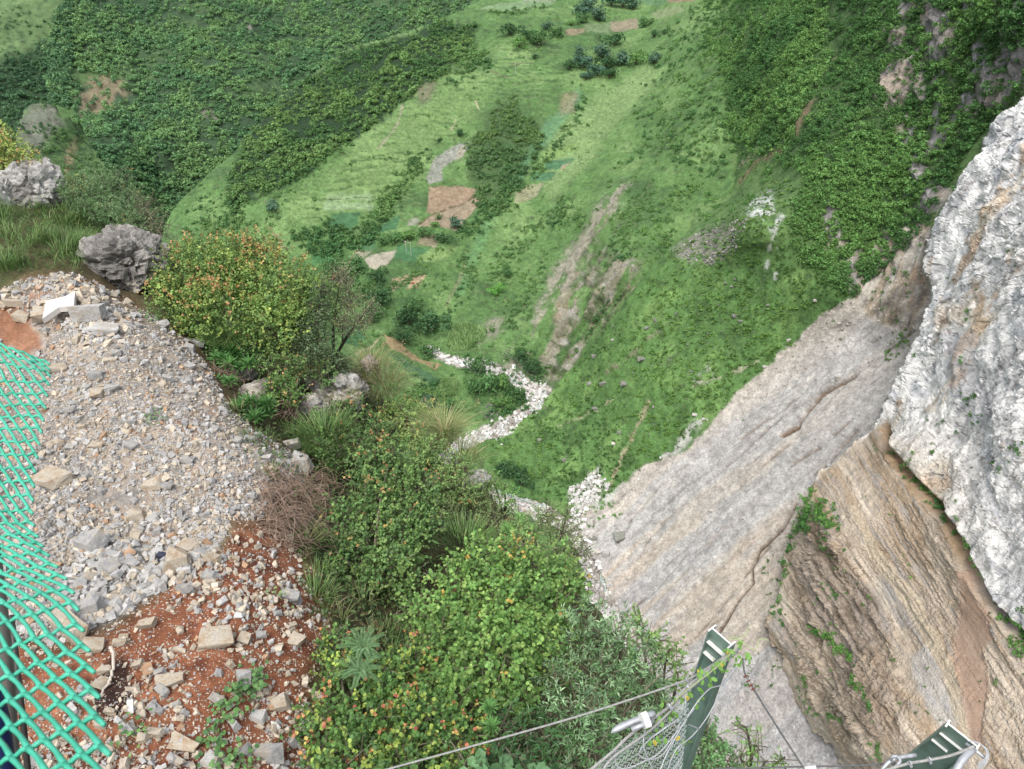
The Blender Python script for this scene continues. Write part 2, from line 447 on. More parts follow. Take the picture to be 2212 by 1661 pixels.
def c_v1(P, x, y, n):
    a = fbm(P / 30., 4, .6, 11); b = fbm(P / 5., 4, .65, 12); f = fbm(P / 1.6, 3, .6, 13)
    col = np.broadcast_to(lin(92, 136, 62), P.shape).copy()
    col = mixc(col, (120, 160, 82), sstep(-.05, .5, a + .3 * b))
    col = mixc(col, (74, 114, 56), sstep(.0, .5, -a + .5 * b))
    col = mixc(col, (64, 100, 50), sstep(.15, .5, b - .1) * .7)
    col = mixc(col, (132, 122, 92), sstep(.3, .5, f * .7 + b * .3 - .12 * a) * .5)
    # brighter sward on the terraces
    col = paint(col, [(830, 250), (930, 190), (980, 160), (1060, 150), (1040, 240), (960, 300), (880, 380), (840, 450), (700, 450), (690, 390), (780, 320)], (126, 164, 84), x, y, 30, 12, .55)
    col = paint(col, [(1170, 400), (1215, 260), (1330, 190), (1400, 130), (1420, 170), (1340, 260), (1270, 350), (1190, 440)], (130, 164, 92), x, y, 16, 8, .75)
    col = paint(col, FOREST, (46, 74, 42), x, y, 8, 14)  # dark floor colour stands in for the shade between the shrubs
    col = paint(col, MIDBUSH, (64, 94, 50), x, y, 16, 14, .75)
    tl_ = np.abs(((P[..., 2] + 2 * fbm(P / 26., 4, .55, 1)) / 3.4) % 1 - .5) * 2
    tz = sstep(-10, 40, sdist([(560, 420), (640, 400), (740, 330), (860, 230), (1000, 100), (1220, 60), (1260, 160), (1180, 230), (1060, 250), (960, 330), (920, 470), (840, 540), (700, 520)], x, y))
    col = mixc(col, (64, 100, 46), sstep(.24, .06, tl_ + .5 * b) * tz * .75 * sstep(-.35, .1, a + .3 * b)); col = mixc(col, (140, 172, 96), sstep(.3, .5, tl_ + .3 * b) * sstep(.75, .5, tl_) * tz * .35)
    # terraces and cultivated fields
    for q, c in (
        ([(705, 421), (805, 416), (803, 432), (704, 437)], (140, 172, 112)), ([(700, 439), (808, 436), (806, 452), (696, 455)], (144, 176, 118)),
        ([(716, 462), (778, 458), (768, 494), (712, 492)], (66, 122, 74)), ([(828, 478), (864, 464), (856, 496), (812, 500)], (66, 122, 74)),
        ([(792, 512), (804, 500), (812, 524), (806, 540), (772, 542)], (78, 128, 78)), ([(762, 548), (772, 540), (806, 542), (796, 552), (786, 556), (766, 556)], (150, 148, 122)),
        ([(787, 560), (826, 544), (858, 541), (850, 560), (834, 576), (814, 586), (800, 582), (793, 570)], (168, 160, 142)),
        ([(860, 530), (890, 536), (935, 540), (895, 566), (850, 562)], (70, 130, 76)), ([(896, 560), (936, 538), (990, 530), (960, 560), (920, 566)], (124, 158, 80)),
        ([(910, 512), (944, 510), (944, 540), (900, 530)], (130, 120, 96)), ([(675, 548), (720, 545), (712, 562), (675, 568)], (70, 136, 74)),
        ([(927, 405), (1000, 403), (1028, 410), (1016, 431), (975, 448), (930, 463), (921, 460), (926, 427)], (150, 126, 102)),
        ([(1046, 421), (1040, 440), (1010, 470), (985, 500), (950, 492), (902, 492), (921, 474), (960, 452), (1010, 430)], (152, 134, 112)),
        ([(884, 474), (905, 470), (905, 484), (880, 490)], (140, 142, 122)),
        ([(940, 342), (968, 322), (992, 310), (1022, 309), (1006, 330), (985, 345), (968, 356), (954, 366), (956, 390), (926, 400), (922, 385), (930, 360)], (142, 143, 134)),
        ([(990, 320), (1010, 315), (1000, 340), (985, 350)], (150, 144, 126)),
        ([(1115, 405), (1174, 394), (1160, 424), (1112, 442)], (142, 142, 108)), ([(1180, 345), (1242, 340), (1218, 362), (1174, 364)], (68, 124, 82)),
        ([(1150, 372), (1201, 367), (1191, 388), (1144, 388)], (74, 132, 86)), ([(1215, 352), (1232, 346), (1218, 364), (1208, 364)], (158, 140, 112)), ([(1168, 330), (1240, 310), (1250, 322), (1190, 344)], (122, 160, 76)),
        ([(1262, 52), (1320, 44), (1318, 70), (1262, 70)], (120, 146, 96)), ([(1318, 44), (1379, 40), (1379, 64), (1320, 66)], (142, 130, 108)), ([(1222, 66), (1262, 64), (1262, 74), (1222, 76)], (140, 126, 100)),
        ([(1030, 22), (1090, 6), (1160, 0), (1196, 4), (1180, 14), (1100, 24)], (124, 158, 104)), ([(1120, -10), (1190, -20), (1200, 2), (1130, 4)], (150, 162, 130)),
        ([(1405, 28), (1470, 14), (1480, 24), (1420, 40)], (138, 158, 104)), ([(1380, 0), (1440, -10), (1440, 8), (1400, 14)], (96, 140, 88)), ([(1440, 0), (1500, -12), (1500, 4), (1450, 8)], (140, 116, 96)),
        ([(736, 707), (772, 702), (790, 731), (772, 750), (742, 742)], (66, 120, 70)), ([(839, 759), (870, 768), (892, 785), (955, 824), (938, 836), (887, 812), (866, 788)], (78, 124, 80)),
        ([(846, 766), (862, 770), (890, 790), (876, 792)], (62, 120, 68)),
        ([(828, 721), (856, 735), (893, 762), (907, 776), (955, 786), (941, 800), (893, 776), (839, 745)], (150, 128, 92)),
        ([(848, 604), (866, 598), (905, 590), (922, 596), (902, 622), (878, 626), (890, 606), (860, 622), (846, 632)], (168, 144, 114)),
        ([(965, 745), (975, 707), (1010, 701), (1051, 711), (1044, 735), (1010, 759), (972, 759)], (100, 122, 76)),
        ([(948, 837), (965, 820), (986, 824), (986, 858), (955, 861)], (100, 124, 76)),
    ):
        col = paint(col, q, c, x, y, 1.6, 2.2, .92)
    for q, w_, c in (([(905, 484), (935, 466), (965, 452), (1000, 440), (1026, 424)], 1.4, (94, 84, 58)), ([(936, 404), (1000, 402)], 1.0, (110, 100, 80)),
                     ([(828, 721), (798, 752), (770, 767)], 1.3, (176, 166, 128)), ([(1026, 216), (1034, 232)], 1.2, (180, 168, 136)), ([(985, 255), (975, 280)], 1., (160, 150, 120)),
                     ([(870, 226), (858, 268), (818, 320)], 1.6, (150, 146, 120)), ([(1060, 155), (1100, 172)], 1., (110, 110, 78)), ([(1100, 138), (1150, 137)], .9, (110, 104, 80)),
                     ([(690, 432), (810, 424)], 1., (84, 104, 60)), ([(760, 350), (860, 342)], 1.5, (78, 116, 52)), ([(1008, 560), (985, 620), (965, 660)], 3.0, (128, 140, 92))):
        col = paint_line(col, q, w_, c, x, y)
    col = paint(col, [(1050, 460), (1075, 465), (1030, 560), (1000, 640), (985, 640), (1010, 560)], (98, 158, 96), x, y, 6, 6, .4)
    col = paint(col, [(1180, 260), (1215, 235), (1250, 190), (1262, 205), (1200, 290), (1150, 340), (1120, 400), (1110, 385)], (92, 152, 104), x, y, 6, 5, .6)
    col = paint(col, [(895, 190), (945, 178), (930, 215), (905, 225)], (118, 112, 92), x, y, 8, 8, .8)
    col = paint(col, [(1215, 205), (1250, 200), (1240, 245), (1205, 250), (1210, 225)], (136, 122, 98), x, y, 6, 8, .7)
    # erosion face above the stream
    l_, s_ = -x * .5 + y * .87, x * .87 + y * .5
    an = fbm(np.stack([s_ / 17., l_ / 75., x * 0], -1), 4, .6, 17)
    e = sstep(-14, 12, sdist(EROS, x, y) + 16 * fbm(P / 7., 3, .6, 14)) * sstep(-.2, .08, an + .25 * b)
    ec = np.broadcast_to(lin(134, 130, 108), P.shape).copy()
    ec = mixc(ec, (150, 148, 136), sstep(.0, .4, b)); ec = mixc(ec, (156, 138, 112), sstep(.1, .5, a - b * .3))
    ec = mixc(ec, (84, 104, 58), sstep(-.05, .3, fbm(P / 6., 4, .6, 15)) * .9)
    col = col * (1 - e[..., None]) + ec * e[..., None]
    for q in ([(1330, 390), (1365, 400), (1310, 490), (1250, 560), (1210, 600), (1190, 640), (1170, 640), (1200, 570), (1260, 500)],
              [(1160, 640), (1200, 610), (1230, 560), (1245, 570), (1220, 640), (1170, 700), (1150, 690)], [(1080, 800), (1112, 752), (1112, 795), (1095, 806)],
              [(1010, 700 + 20), (1060, 690), (1092, 682), (1080, 715), (1040, 745), (1020, 740)]):
        m = sstep(-9, 9, sdist(q, x, y) + 12 * b) * sstep(-.22, .15, an + .5 * f + .4 * b); col = mixc(col, (150, 146, 128), m * .8)
    # stream bed of pale boulders
    st = ldist(STREAM, x, y) + 7 * fbm(P / 6., 3, .6, 16)
    w = 5 + 13 * sstep(750, 850, y) + 16 * sstep(980, 1250, y)
    m = sstep(w + 3, w - 3, st)
    sc = mixc(np.broadcast_to(lin(176, 168, 156), P.shape), (206, 206, 204), sstep(.0, .4, f)); sc = mixc(sc, (128, 124, 116), sstep(.1, .5, -f))
    col = col * (1 - m[..., None]) + sc * m[..., None]
    return col

V1 = Sheet('hillside', V1pts(), [(330, 560), (352, 490), (380, 440), (450, 372), (520, 306), (580, 240), (640, 176), (700, 140), (760, 104), (860, 72), (940, 44), (1000, 22), (1060, -20), (1100, -160), (1700, -160), (1750, 200), (1620, 420),
            (1520, 620), (1400, 760), (1300, 860), (1330, 1060), (1400, 1240), (1480, 1400), (1560, 1560), (1600, 1800), (1300, 1800), (1000, 1500), (780, 1100), (600, 850), (330, 640)],
           2.7, d_v1, c_v1, M_hill, (1.1, -30))

# ---- right-hand slope: bushy hillside, green talus, bare scree
CREST = [(985, 985), (1050, 948), (1110, 920), (1160, 885), (1192, 842), (1215, 812), (1250, 772), (1300, 716), (1345, 655), (1395, 585), (1440, 545), (1490, 490), (1510, 420), (1530, 330), (1530, 230), (1500, 120), (1490, 40), (1500, -160)]
V2c = [(1190, 850, 325), (1150, 900, 318), (1060, 950, 308), (990, 990, 300), (1400, 700, 292), (1345, 665, 306), (1250, 790, 318), (1500, 600, 285), (1450, 545, 305), (1600, 450, 275), (1650, 550, 258), (1400, 900, 276), (1200, 1000, 294), (1300, 850, 298),
       (1500, 480, 320), (1530, 300, 350), (1600, 200, 355), (1500, 60, 470), (1500, 150, 425), (1650, 60, 380), (1700, 200, 318), (1700, 350, 285), (1800, 300, 262), (1800, 100, 310),
       (1700, 700, 253), (1800, 620, 236), (1750, 500, 250), (1330, 1250, 261), (1240, 1110, 277), (1500, 1000, 262), (1350, 1100, 272), (1700, 850, 248), (1850, 720, 238), (1950, 780, 224), (1500, 1250, 237), (1650, 1100, 230), (1420, 1450, 228),
       (1600, 1400, 212), (1800, 950, 226), (1900, 860, 221), (1700, 1500, 195), (1750, 1650, 184), (1560, 1600, 205), (1470, 1600, 215), (1900, 1700, 170), (1860, 1100, 212),
       (1950, 100, 252), (2000, 300, 232), (2100, 100, 215), (2200, 50, 195), (1900, 500, 238), (1980, 450, 226), (1900, 600, 232), (1990, 600, 218), (2300, -50, 180), (2150, 300, 205), (1950, -80, 270), (1850, 560, 240)]
SCREE = [(1838, 648), (1775, 690), (1705, 755), (1650, 805), (1570, 875), (1505, 945), (1440, 985), (1400, 1015), (1350, 1050), (1300, 1090), (1250, 1085), (1225, 1100), (1260, 1150), (1300, 1230), (1330, 1330), (1370, 1400), (1440, 1500), (1500, 1800), (2000, 1800), (1980, 900), (2000, 700), (1940, 690), (1900, 660)]
STRATA = [(1826, 620), (1838, 560), (1870, 528), (1910, 500), (1950, 488), (2000, 475), (2030, 560), (2000, 720), (1935, 712), (1880, 690), (1850, 655)]
BUSHR = [(1500, -200), (2350, -200), (2350, 100), (2180, 230), (2100, 300), (2030, 420), (1990, 490), (1920, 500), (1850, 545), (1832, 600), (1760, 560), (1735, 500), (1765, 380), (1640, 330), (1560, 260), (1500, 160)]
CLIFFS = ([(1904, 191), (1908, 160), (1930, 134), (1962, 128), (1989, 137), (1990, 190), (1965, 205), (1930, 222)], [(1938, 44), (1948, 10), (1975, -10), (1985, 10), (1965, 40)],
          [(2080, 150), (2140, 130), (2212, 90), (2260, 110), (2200, 190), (2140, 240), (2112, 236)], [(1784, 440), (1796, 424), (1806, 450), (1820, 496), (1828, 533), (1805, 548), (1782, 530), (1776, 480)],
          [(1960, 330), (1985, 320), (2010, 380), (1990, 410), (1965, 370)], [(1985, 410), (2040, 400), (2060, 420), (2010, 470), (1985, 470)], [(2000, 20), (2040, 10), (2060, 60), (2040, 110), (2010, 60)], [(1750, 150 - 300), (1752, -100), (1760, -120)],
          [(1932, 60), (1960, 60), (1950, 110), (1928, 120)], [(1826, 560), (1845, 545), (1855, 600), (1838, 640), (1822, 620)])

BIGROCK = [(1900, 150), (1925, 40), (1960, -60), (2300, -60), (2260, 100), (2190, 200), (2140, 250), (2100, 250), (2060, 330), (2020, 430), (1980, 480), (1960, 400), (1950, 280), (1900, 220)]
def fall(x, y):
    """down-slope (l) and along-slope (s) coordinates on the scree"""
    return (-x * .76 + y * .65), (x * .65 + y * .76)

def d_v2(P, x, y, n):
    lo = fbm(P / 22., 4, .55, 3); hi = fbm(P / 3.5, 4, .6, 4)
    sc = sstep(0, 26, sdist(SCREE, x, y)); l, s = fall(x, y)
    wob = 14 * fbm(np.stack([x / 90., y / 90., x * 0], -1), 3, .5, 21)
    g1 = ridged(np.stack([(s + wob) / 34., l / 420., x * 0], -1), 3, 22)
    g2 = ridged(np.stack([(s + wob * .6) / 11., l / 160., x * 0 + 5], -1), 2, 23)
    bush = sstep(-10, 40, sdist(BUSHR, x, y))
    a = (1 - sc) * (1.8 * lo + .5 * hi + bush * 3.5 * fbm(P / 12., 4, .6, 5)) + sc * (.75 * np.abs(g1) ** 1.2 * np.sign(g1) + .16 * g2 + .16 * hi + .9 * lo)
    gul = (sstep(9, 0, ldist(GUL, x, y) + 3 * lo) * 2.2 + sstep(5, 0, ldist(GUL2, x, y) + 2 * lo) * 1.2)
    for q in GULS: gul = gul + sstep(4.5, 0, ldist(q, x, y) + 3.5 * lo + 1.5 * hi) * (.5 + .5 * sstep(-.2, .2, hi + lo))
    st = sstep(-4, 14, sdist(STRATA, x, y))
    bands = fbm(np.stack([(x * .9 + y * .35) / 9., (y * .9 - x * .3) / 70., x * 0], -1), 3, .6, 24)
    a = a - gul * sc + st * 3.2 * bands
    for q in CLIFFS:
        a = a + sstep(-6, 10, sdist(q, x, y)) * (.4 + 1.5 * ridged(P / np.array([3., 3., 9.]), 3, 25))
    return n * a[..., None]

GUL = [(1845, 815), (1800, 835), (1775, 850), (1742, 885), (1722, 920), (1690, 940)]
GULS = [[(1980, 712), (1900, 772), (1850, 806), (1780, 880)], [(1900, 730), (1800, 790), (1700, 872), (1600, 950)], [(1680, 905), (1600, 985), (1520, 1050), (1440, 1120), (1385, 1190)], [(1700, 960), (1640, 1010), (1600, 1050), (1530, 1120), (1500, 1150)], [(1560, 1100), (1500, 1165), (1430, 1230)], [(1850, 930), (1790, 1000), (1740, 1040)], [(1840, 905), (1780, 960), (1700, 1010)], [(1420, 1060), (1370, 1110), (1330, 1180)], [(1480, 1200), (1420, 1270), (1370, 1310)], [(1660, 1180), (1560, 1300), (1500, 1380)]]
GUL2 = [(1720, 1090), (1690, 1140), (1640, 1190), (1622, 1230), (1625, 1260), (1590, 1300), (1572, 1340), (1545, 1380)]

def c_v2(P, x, y, n):
    a = fbm(P / 26., 4, .6, 41); b = fbm(P / 4.5, 4, .65, 42); f = fbm(P / 1.5, 3, .6, 43)
    l, s = fall(x, y)
    col = np.broadcast_to(lin(84, 128, 54), P.shape).copy()
    col = mixc(col, (112, 154, 66), sstep(-.05, .45, a + .5 * b))
    col = mixc(col, (62, 98, 44), sstep(.08, .4, b - .2 * a) * .85)
    col = mixc(col, (128, 118, 84), sstep(.34, .5, f * .7 + b * .35 - .1) * .5)
    up = sstep(620, 420, y) * sstep(1400, 1480, x)
    col = mixc(col, (92, 124, 66), up * .5)
    col = paint(col, BUSHR, (66, 98, 48), x, y, 40, 30, .9)
    w1 = sstep(170, 20, ldist(CREST[11:], x, y) + 40 * a) * sstep(560, 400, y)
    col = col * (1 - w1[..., None]) + c_v1(P, x, y, n) * w1[..., None]
    # bare soil streaks
    for q, wd, c in (([(1800, 120), (1765, 200), (1745, 240), (1720, 290), (1690, 320), (1640, 350), (1600, 395)], 6, (146, 122, 98)), ([(1745, 215), (1735, 250)], 12, (132, 108, 90)),
                     ([(1640, 320), (1580, 380), (1550, 420)], 4, (168, 158, 134)), ([(1500, 350), (1530, 360)], 3, (150, 130, 104)), ([(1690, 470), (1672, 500), (1660, 540), (1650, 600)], 5, (188, 190, 186)),
                     ([(1672, 520), (1685, 560), (1672, 600)], 3, (190, 190, 186)), ([(1640, 780), (1575, 810), (1500, 830)], 4, (172, 164, 140)), ([(1400, 870), (1370, 940), (1340, 1000), (1320, 1050)], 6, (168, 150, 124)), ([(1330, 860), (1260, 900), (1200, 925)], 2, (160, 158, 120)),
                     ([(1450, 690), (1360, 770), (1290, 820)], 3, (126, 120, 96)), ([(1560, 320), (1480, 430), (1420, 520)], 4, (134, 122, 92))):
        st = sstep(wd, wd * .2, ldist(q, x, y) + 12 * fbm(P / 3., 4, .65, 44)); col = mixc(col, c, st * .7)
    for q, c in (([(1613, 455), (1630, 432), (1650, 415), (1668, 405), (1664, 430), (1672, 460), (1661, 478), (1634, 478)], (196, 198, 196)), ([(1668, 476), (1686, 470), (1680, 490), (1664, 494)], (190, 192, 190)),
                 ([(1455, 545), (1500, 505), (1560, 480), (1590, 500), (1570, 545), (1540, 570), (1480, 560)], (140, 138, 124)), ([(1495, 830), (1540, 785), (1530, 820)], (180, 180, 176)), ([(1225, 1060), (1290, 1010), (1310, 1050), (1260, 1100)], (176, 174, 166)),
                 ([(1250, 1090), (1300, 1070), (1420, 1000), (1480, 930), (1520, 900), (1480, 960), (1400, 1030), (1300, 1120), (1260, 1130)], (186, 184, 178))):
        m = sstep(-14, 6, sdist(q, x, y)) * sstep(-.12, .08, fbm(P / 3.6, 4, .65, 45) + .012 * sdist(q, x, y)); col = mixc(col, c, m * .85)
    # scree
    e = sstep(-3, 3, sdist(SCREE, x, y) + 11 * fbm(P / 4., 4, .65, 46) + 20 * fbm(P / 16., 2, .5, 47))
    wob = 14 * fbm(np.stack([x / 90., y / 90., x * 0], -1), 3, .5, 21)
    sn = fbm(np.stack([(s + wob) / 16., l / 260., x * 0], -1), 4, .6, 48)
    s2 = fbm(np.stack([(s + wob) / 48., l / 420., x * 0 + 3], -1), 3, .55, 49)
    sc = np.broadcast_to(lin(173, 171, 166), P.shape).copy()
    sc = mixc(sc, (166, 163, 161), sstep(-.1, .4, s2 * .7 + .3 * sn + .5 * a) * .85)
    warm = sstep(1000, 1250, y) * .35 + sstep(900, 1000, y) * .3
    sc = mixc(sc, (178, 167, 152), np.clip(sstep(.02, .4, -s2 + .3 * sn - .3 * a) * (.35 + warm), 0, 1))
    sc = mixc(sc, (172, 154, 134), sstep(.16, .45, sn + .4 * a) * warm * .6)
    sc = mixc(sc, (138, 130, 122), sstep(.3, .5, -sn + .2 * b) * .5)
    topb = sstep(46, 8, sdist(SCREE, x, y)) * sstep(1050, 900, y)
    sc = mixc(sc, (184, 174, 160), topb * .7)
    low = sstep(1380, 1480, y)
    sc = mixc(sc, (166, 164, 164), low * .6)
    sc = mixc(sc, (190, 187, 180), sstep(.36, .5, f) * .5)
    for q in GULS: sc = mixc(sc, (120, 104, 90), sstep(3.4, .5, ldist(q, x, y) + 3.5 * fbm(P / 22., 4, .55, 3) + 2 * b) * sstep(-.25, .15, b + a) * .75)
    sc = mixc(sc, (112, 86, 62), sstep(7, 1, ldist(GUL, x, y) + 4 * b)); sc = mixc(sc, (96, 78, 62), sstep(4.5, 1, ldist(GUL2, x, y) + 3 * b))
    col = col * (1 - e[..., None]) + sc * e[..., None]
    st = sstep(-4, 6, sdist(STRATA, x, y) + 5 * b)
    bands = fbm(np.stack([(x * .9 + y * .35) / 10., (y * .9 - x * .3) / 90., x * 0], -1), 3, .6, 24)
    stc = mixc(np.broadcast_to(lin(168, 154, 132), P.shape), (184, 178, 166), sstep(.0, .3, bands)); stc = mixc(stc, (140, 134, 126), sstep(.05, .35, -bands)); stc = mixc(stc, (184, 150, 112), sstep(.2, .5, a + bands * .4))
    col = col * (1 - st[..., None]) + stc * st[..., None]
    m = sstep(-30, 30, sdist(BIGROCK, x, y) + 20 * a) * sstep(-.02, .14, fbm(P / np.array([4., 4., 9.]), 4, .65, 51)); cc = mixc(np.broadcast_to(lin(150, 148, 146), P.shape), (116, 116, 112), sstep(.0, .3, b)); cc = mixc(cc, (182, 168, 148), sstep(.1, .4, a - .3 * b) * .7); col = col * (1 - m[..., None]) + cc * m[..., None]
    for i, q in enumerate(CLIFFS):
        m = sstep(-14, 8, sdist(q, x, y)) * sstep(-.2, .05, fbm(P / np.array([3., 3., 7.]), 4, .65, 50) + .02 * sdist(q, x, y))
        cc = mixc(np.broadcast_to(lin(146, 142, 138), P.shape), (178, 164, 146), sstep(.0, .4, a + .4 * b)); cc = mixc(cc, (108, 106, 106), sstep(.0, .35, -b))
        col = col * (1 - m[..., None]) + cc * m[..., None]
    return col

for q in ((1510, 420), (1530, 330), (1530, 230), (1505, 120), (1490, 40), (1495, -60), (1500, -160)):
    V2c.append((q[0], q[1], float(V1.tps(np.array([q[0]]), np.array([q[1]]))[0]) * 1.02)); V2c.append((q[0] + 70, q[1], float(V1.tps(np.array([q[0] + 70.]), np.array([float(q[1])]))[0]) * .985))
V2c = [p for p in V2c if p not in ((1500, 480, 320), (1530, 300, 350), (1600, 200, 355), (1500, 60, 470), (1500, 150, 425))]
V2 = Sheet('scree_slope', V2c, CREST + [(2500, -160), (2500, 300), (2350, 700), (2100, 1000), (2000, 1300), (1980, 1500), (2050, 1800), (1440, 1800), (1380, 1500), (1318, 1290), (1285, 1210), (1250, 1140), (1180, 1085), (1080, 1060)],
           2.7, d_v2, c_v2, M_hill, (1.07, -14), 4.0)

# ---- pale limestone cliff and the tan banded cliff below it, nearer on the right
TAN = [(1850, 955), (1885, 925), (1910, 905), (1925, 960), (1960, 1010), (2000, 1060), (2040, 1090), (2075, 1150), (2110, 1230), (2140, 1300), (2180, 1340), (2240, 1400), (2420, 1500), (2420, 1850), (1600, 1850), (1600, 1250), (1700, 1100), (1790, 1010)]
E_c = [(1850, 955, 202), (1780, 1015, 198), (1700, 1200, 206), (1640, 1350, 205), (1690, 1440, 198), (1830, 1680, 176), (1900, 1200, 172), (1900, 1450, 160), (1750, 1450, 184), (2050, 1300, 153), (2050, 1600, 140), (2200, 1500, 132), (1950, 760, 196), (2005, 550, 196), (2100, 340, 190), (2200, 225, 178),
       (2100, 700, 166), (2200, 500, 152), (2200, 900, 140), (2050, 950, 163), (2100, 1150, 146), (2200, 1250, 134), (1850, 1620, 158), (1740, 1560, 190), (2350, 1500, 120), (2350, 900, 122), (2350, 400, 135), (1960, 1000, 172), (2000, 1080, 163), (1800, 1150, 184), (1990, 850, 180)]

STASH = {}
def d_e(P, x, y, n):
    tn = sstep(-6, 10, sdist(TAN, x, y))
    lo = fbm(P / 14., 4, .55, 61); hi = fbm(P / 2.5, 4, .6, 62)
    al, ac = (x * .66 - y * .75), (x * .75 + y * .66)
    q1 = np.stack([al / 30. + .5 * lo, ac / 11. + .9 * lo, x * 0 + lo], -1)
    f1, f2, cid = worley(q1, 63)
    g1, g2, gid = worley(np.stack([al / 11. + .6 * hi, ac / 4.8 + .8 * hi, x * 0 + hi], -1), 67)
    STASH['e'] = (f1, f2, cid, g1, g2, gid)
    rough = .7 + .9 * sstep(-.2, .25, fbm(P / 20., 3, .5, 70))
    white = 3.0 * lo + rough * (.42 * (cid - .5) - .22 * sstep(.12, 0, f2 - f1) + .16 * (gid - .5)) + .08 * hi + .25 * fbm(np.stack([al / 30., ac / 8., x * 0], -1), 4, .6, 68)
    u = x * .85 - y * .53; v = x * .53 + y * .85
    wob = 12 * fbm(np.stack([x / 80., y / 80., x * 0], -1), 3, .5, 69)
    b1 = ridged(np.stack([(u + wob) / 40., v / 260., x * 0], -1), 3, 64)
    b2 = fbm(np.stack([(u + wob * .5) / 9., v / 90., x * 0], -1), 4, .6, 65)
    tan = 3.0 * lo + (1.5 * b1 + 1.3 * b2) * (.35 + .9 * sstep(-.25, .25, fbm(P / 18., 3, .5, 66))) + .5 * hi + .9 * (gid - .5) * sstep(-.1, .3, b1 + lo) - .3 * sstep(.14, 0, g2 - g1)
    br = sstep(-10, 40, sdist(BROKEN, x, y) + 30 * lo)
    tan = tan * (1 - .45 * sstep(40, -20, sdist(BROKEN, x, y))) + br * (1.6 * ridged(np.stack([(u + wob) / 22., v / 60., x * 0], -1), 4, 57) + .9 * (cid - .5) + .6 * (gid - .5))
    red = sstep(0, 10, sdist(RED, x, y) + 8 * lo)
    tan = tan * (1 - red * .8)
    tan = tan - 4.5 * sstep(20, 2, ldist(CREV, x, y) + 8 * lo)
    a = white * (1 - tn) + tan * tn * .62
    return n * a[..., None]

BROKEN = [(1700, 1190), (1740, 1110), (1800, 1130), (1850, 1220), (1900, 1330), (1950, 1430), (1960, 1560), (1900, 1640), (1800, 1600), (1740, 1480), (1690, 1380)]
CREV = [(1905, 910), (1920, 965), (1950, 1015), (2000, 1070), (2040, 1110), (2070, 1170), (2100, 1240), (2130, 1290), (2170, 1345), (2230, 1410)]
RED = [(2072, 1235), (2090, 1232), (2100, 1270), (2130, 1320), (2150, 1380), (2130, 1400), (2140, 1480), (2120, 1600), (2095, 1600), (2080, 1500), (2060, 1420), (2066, 1340), (2075, 1290)]

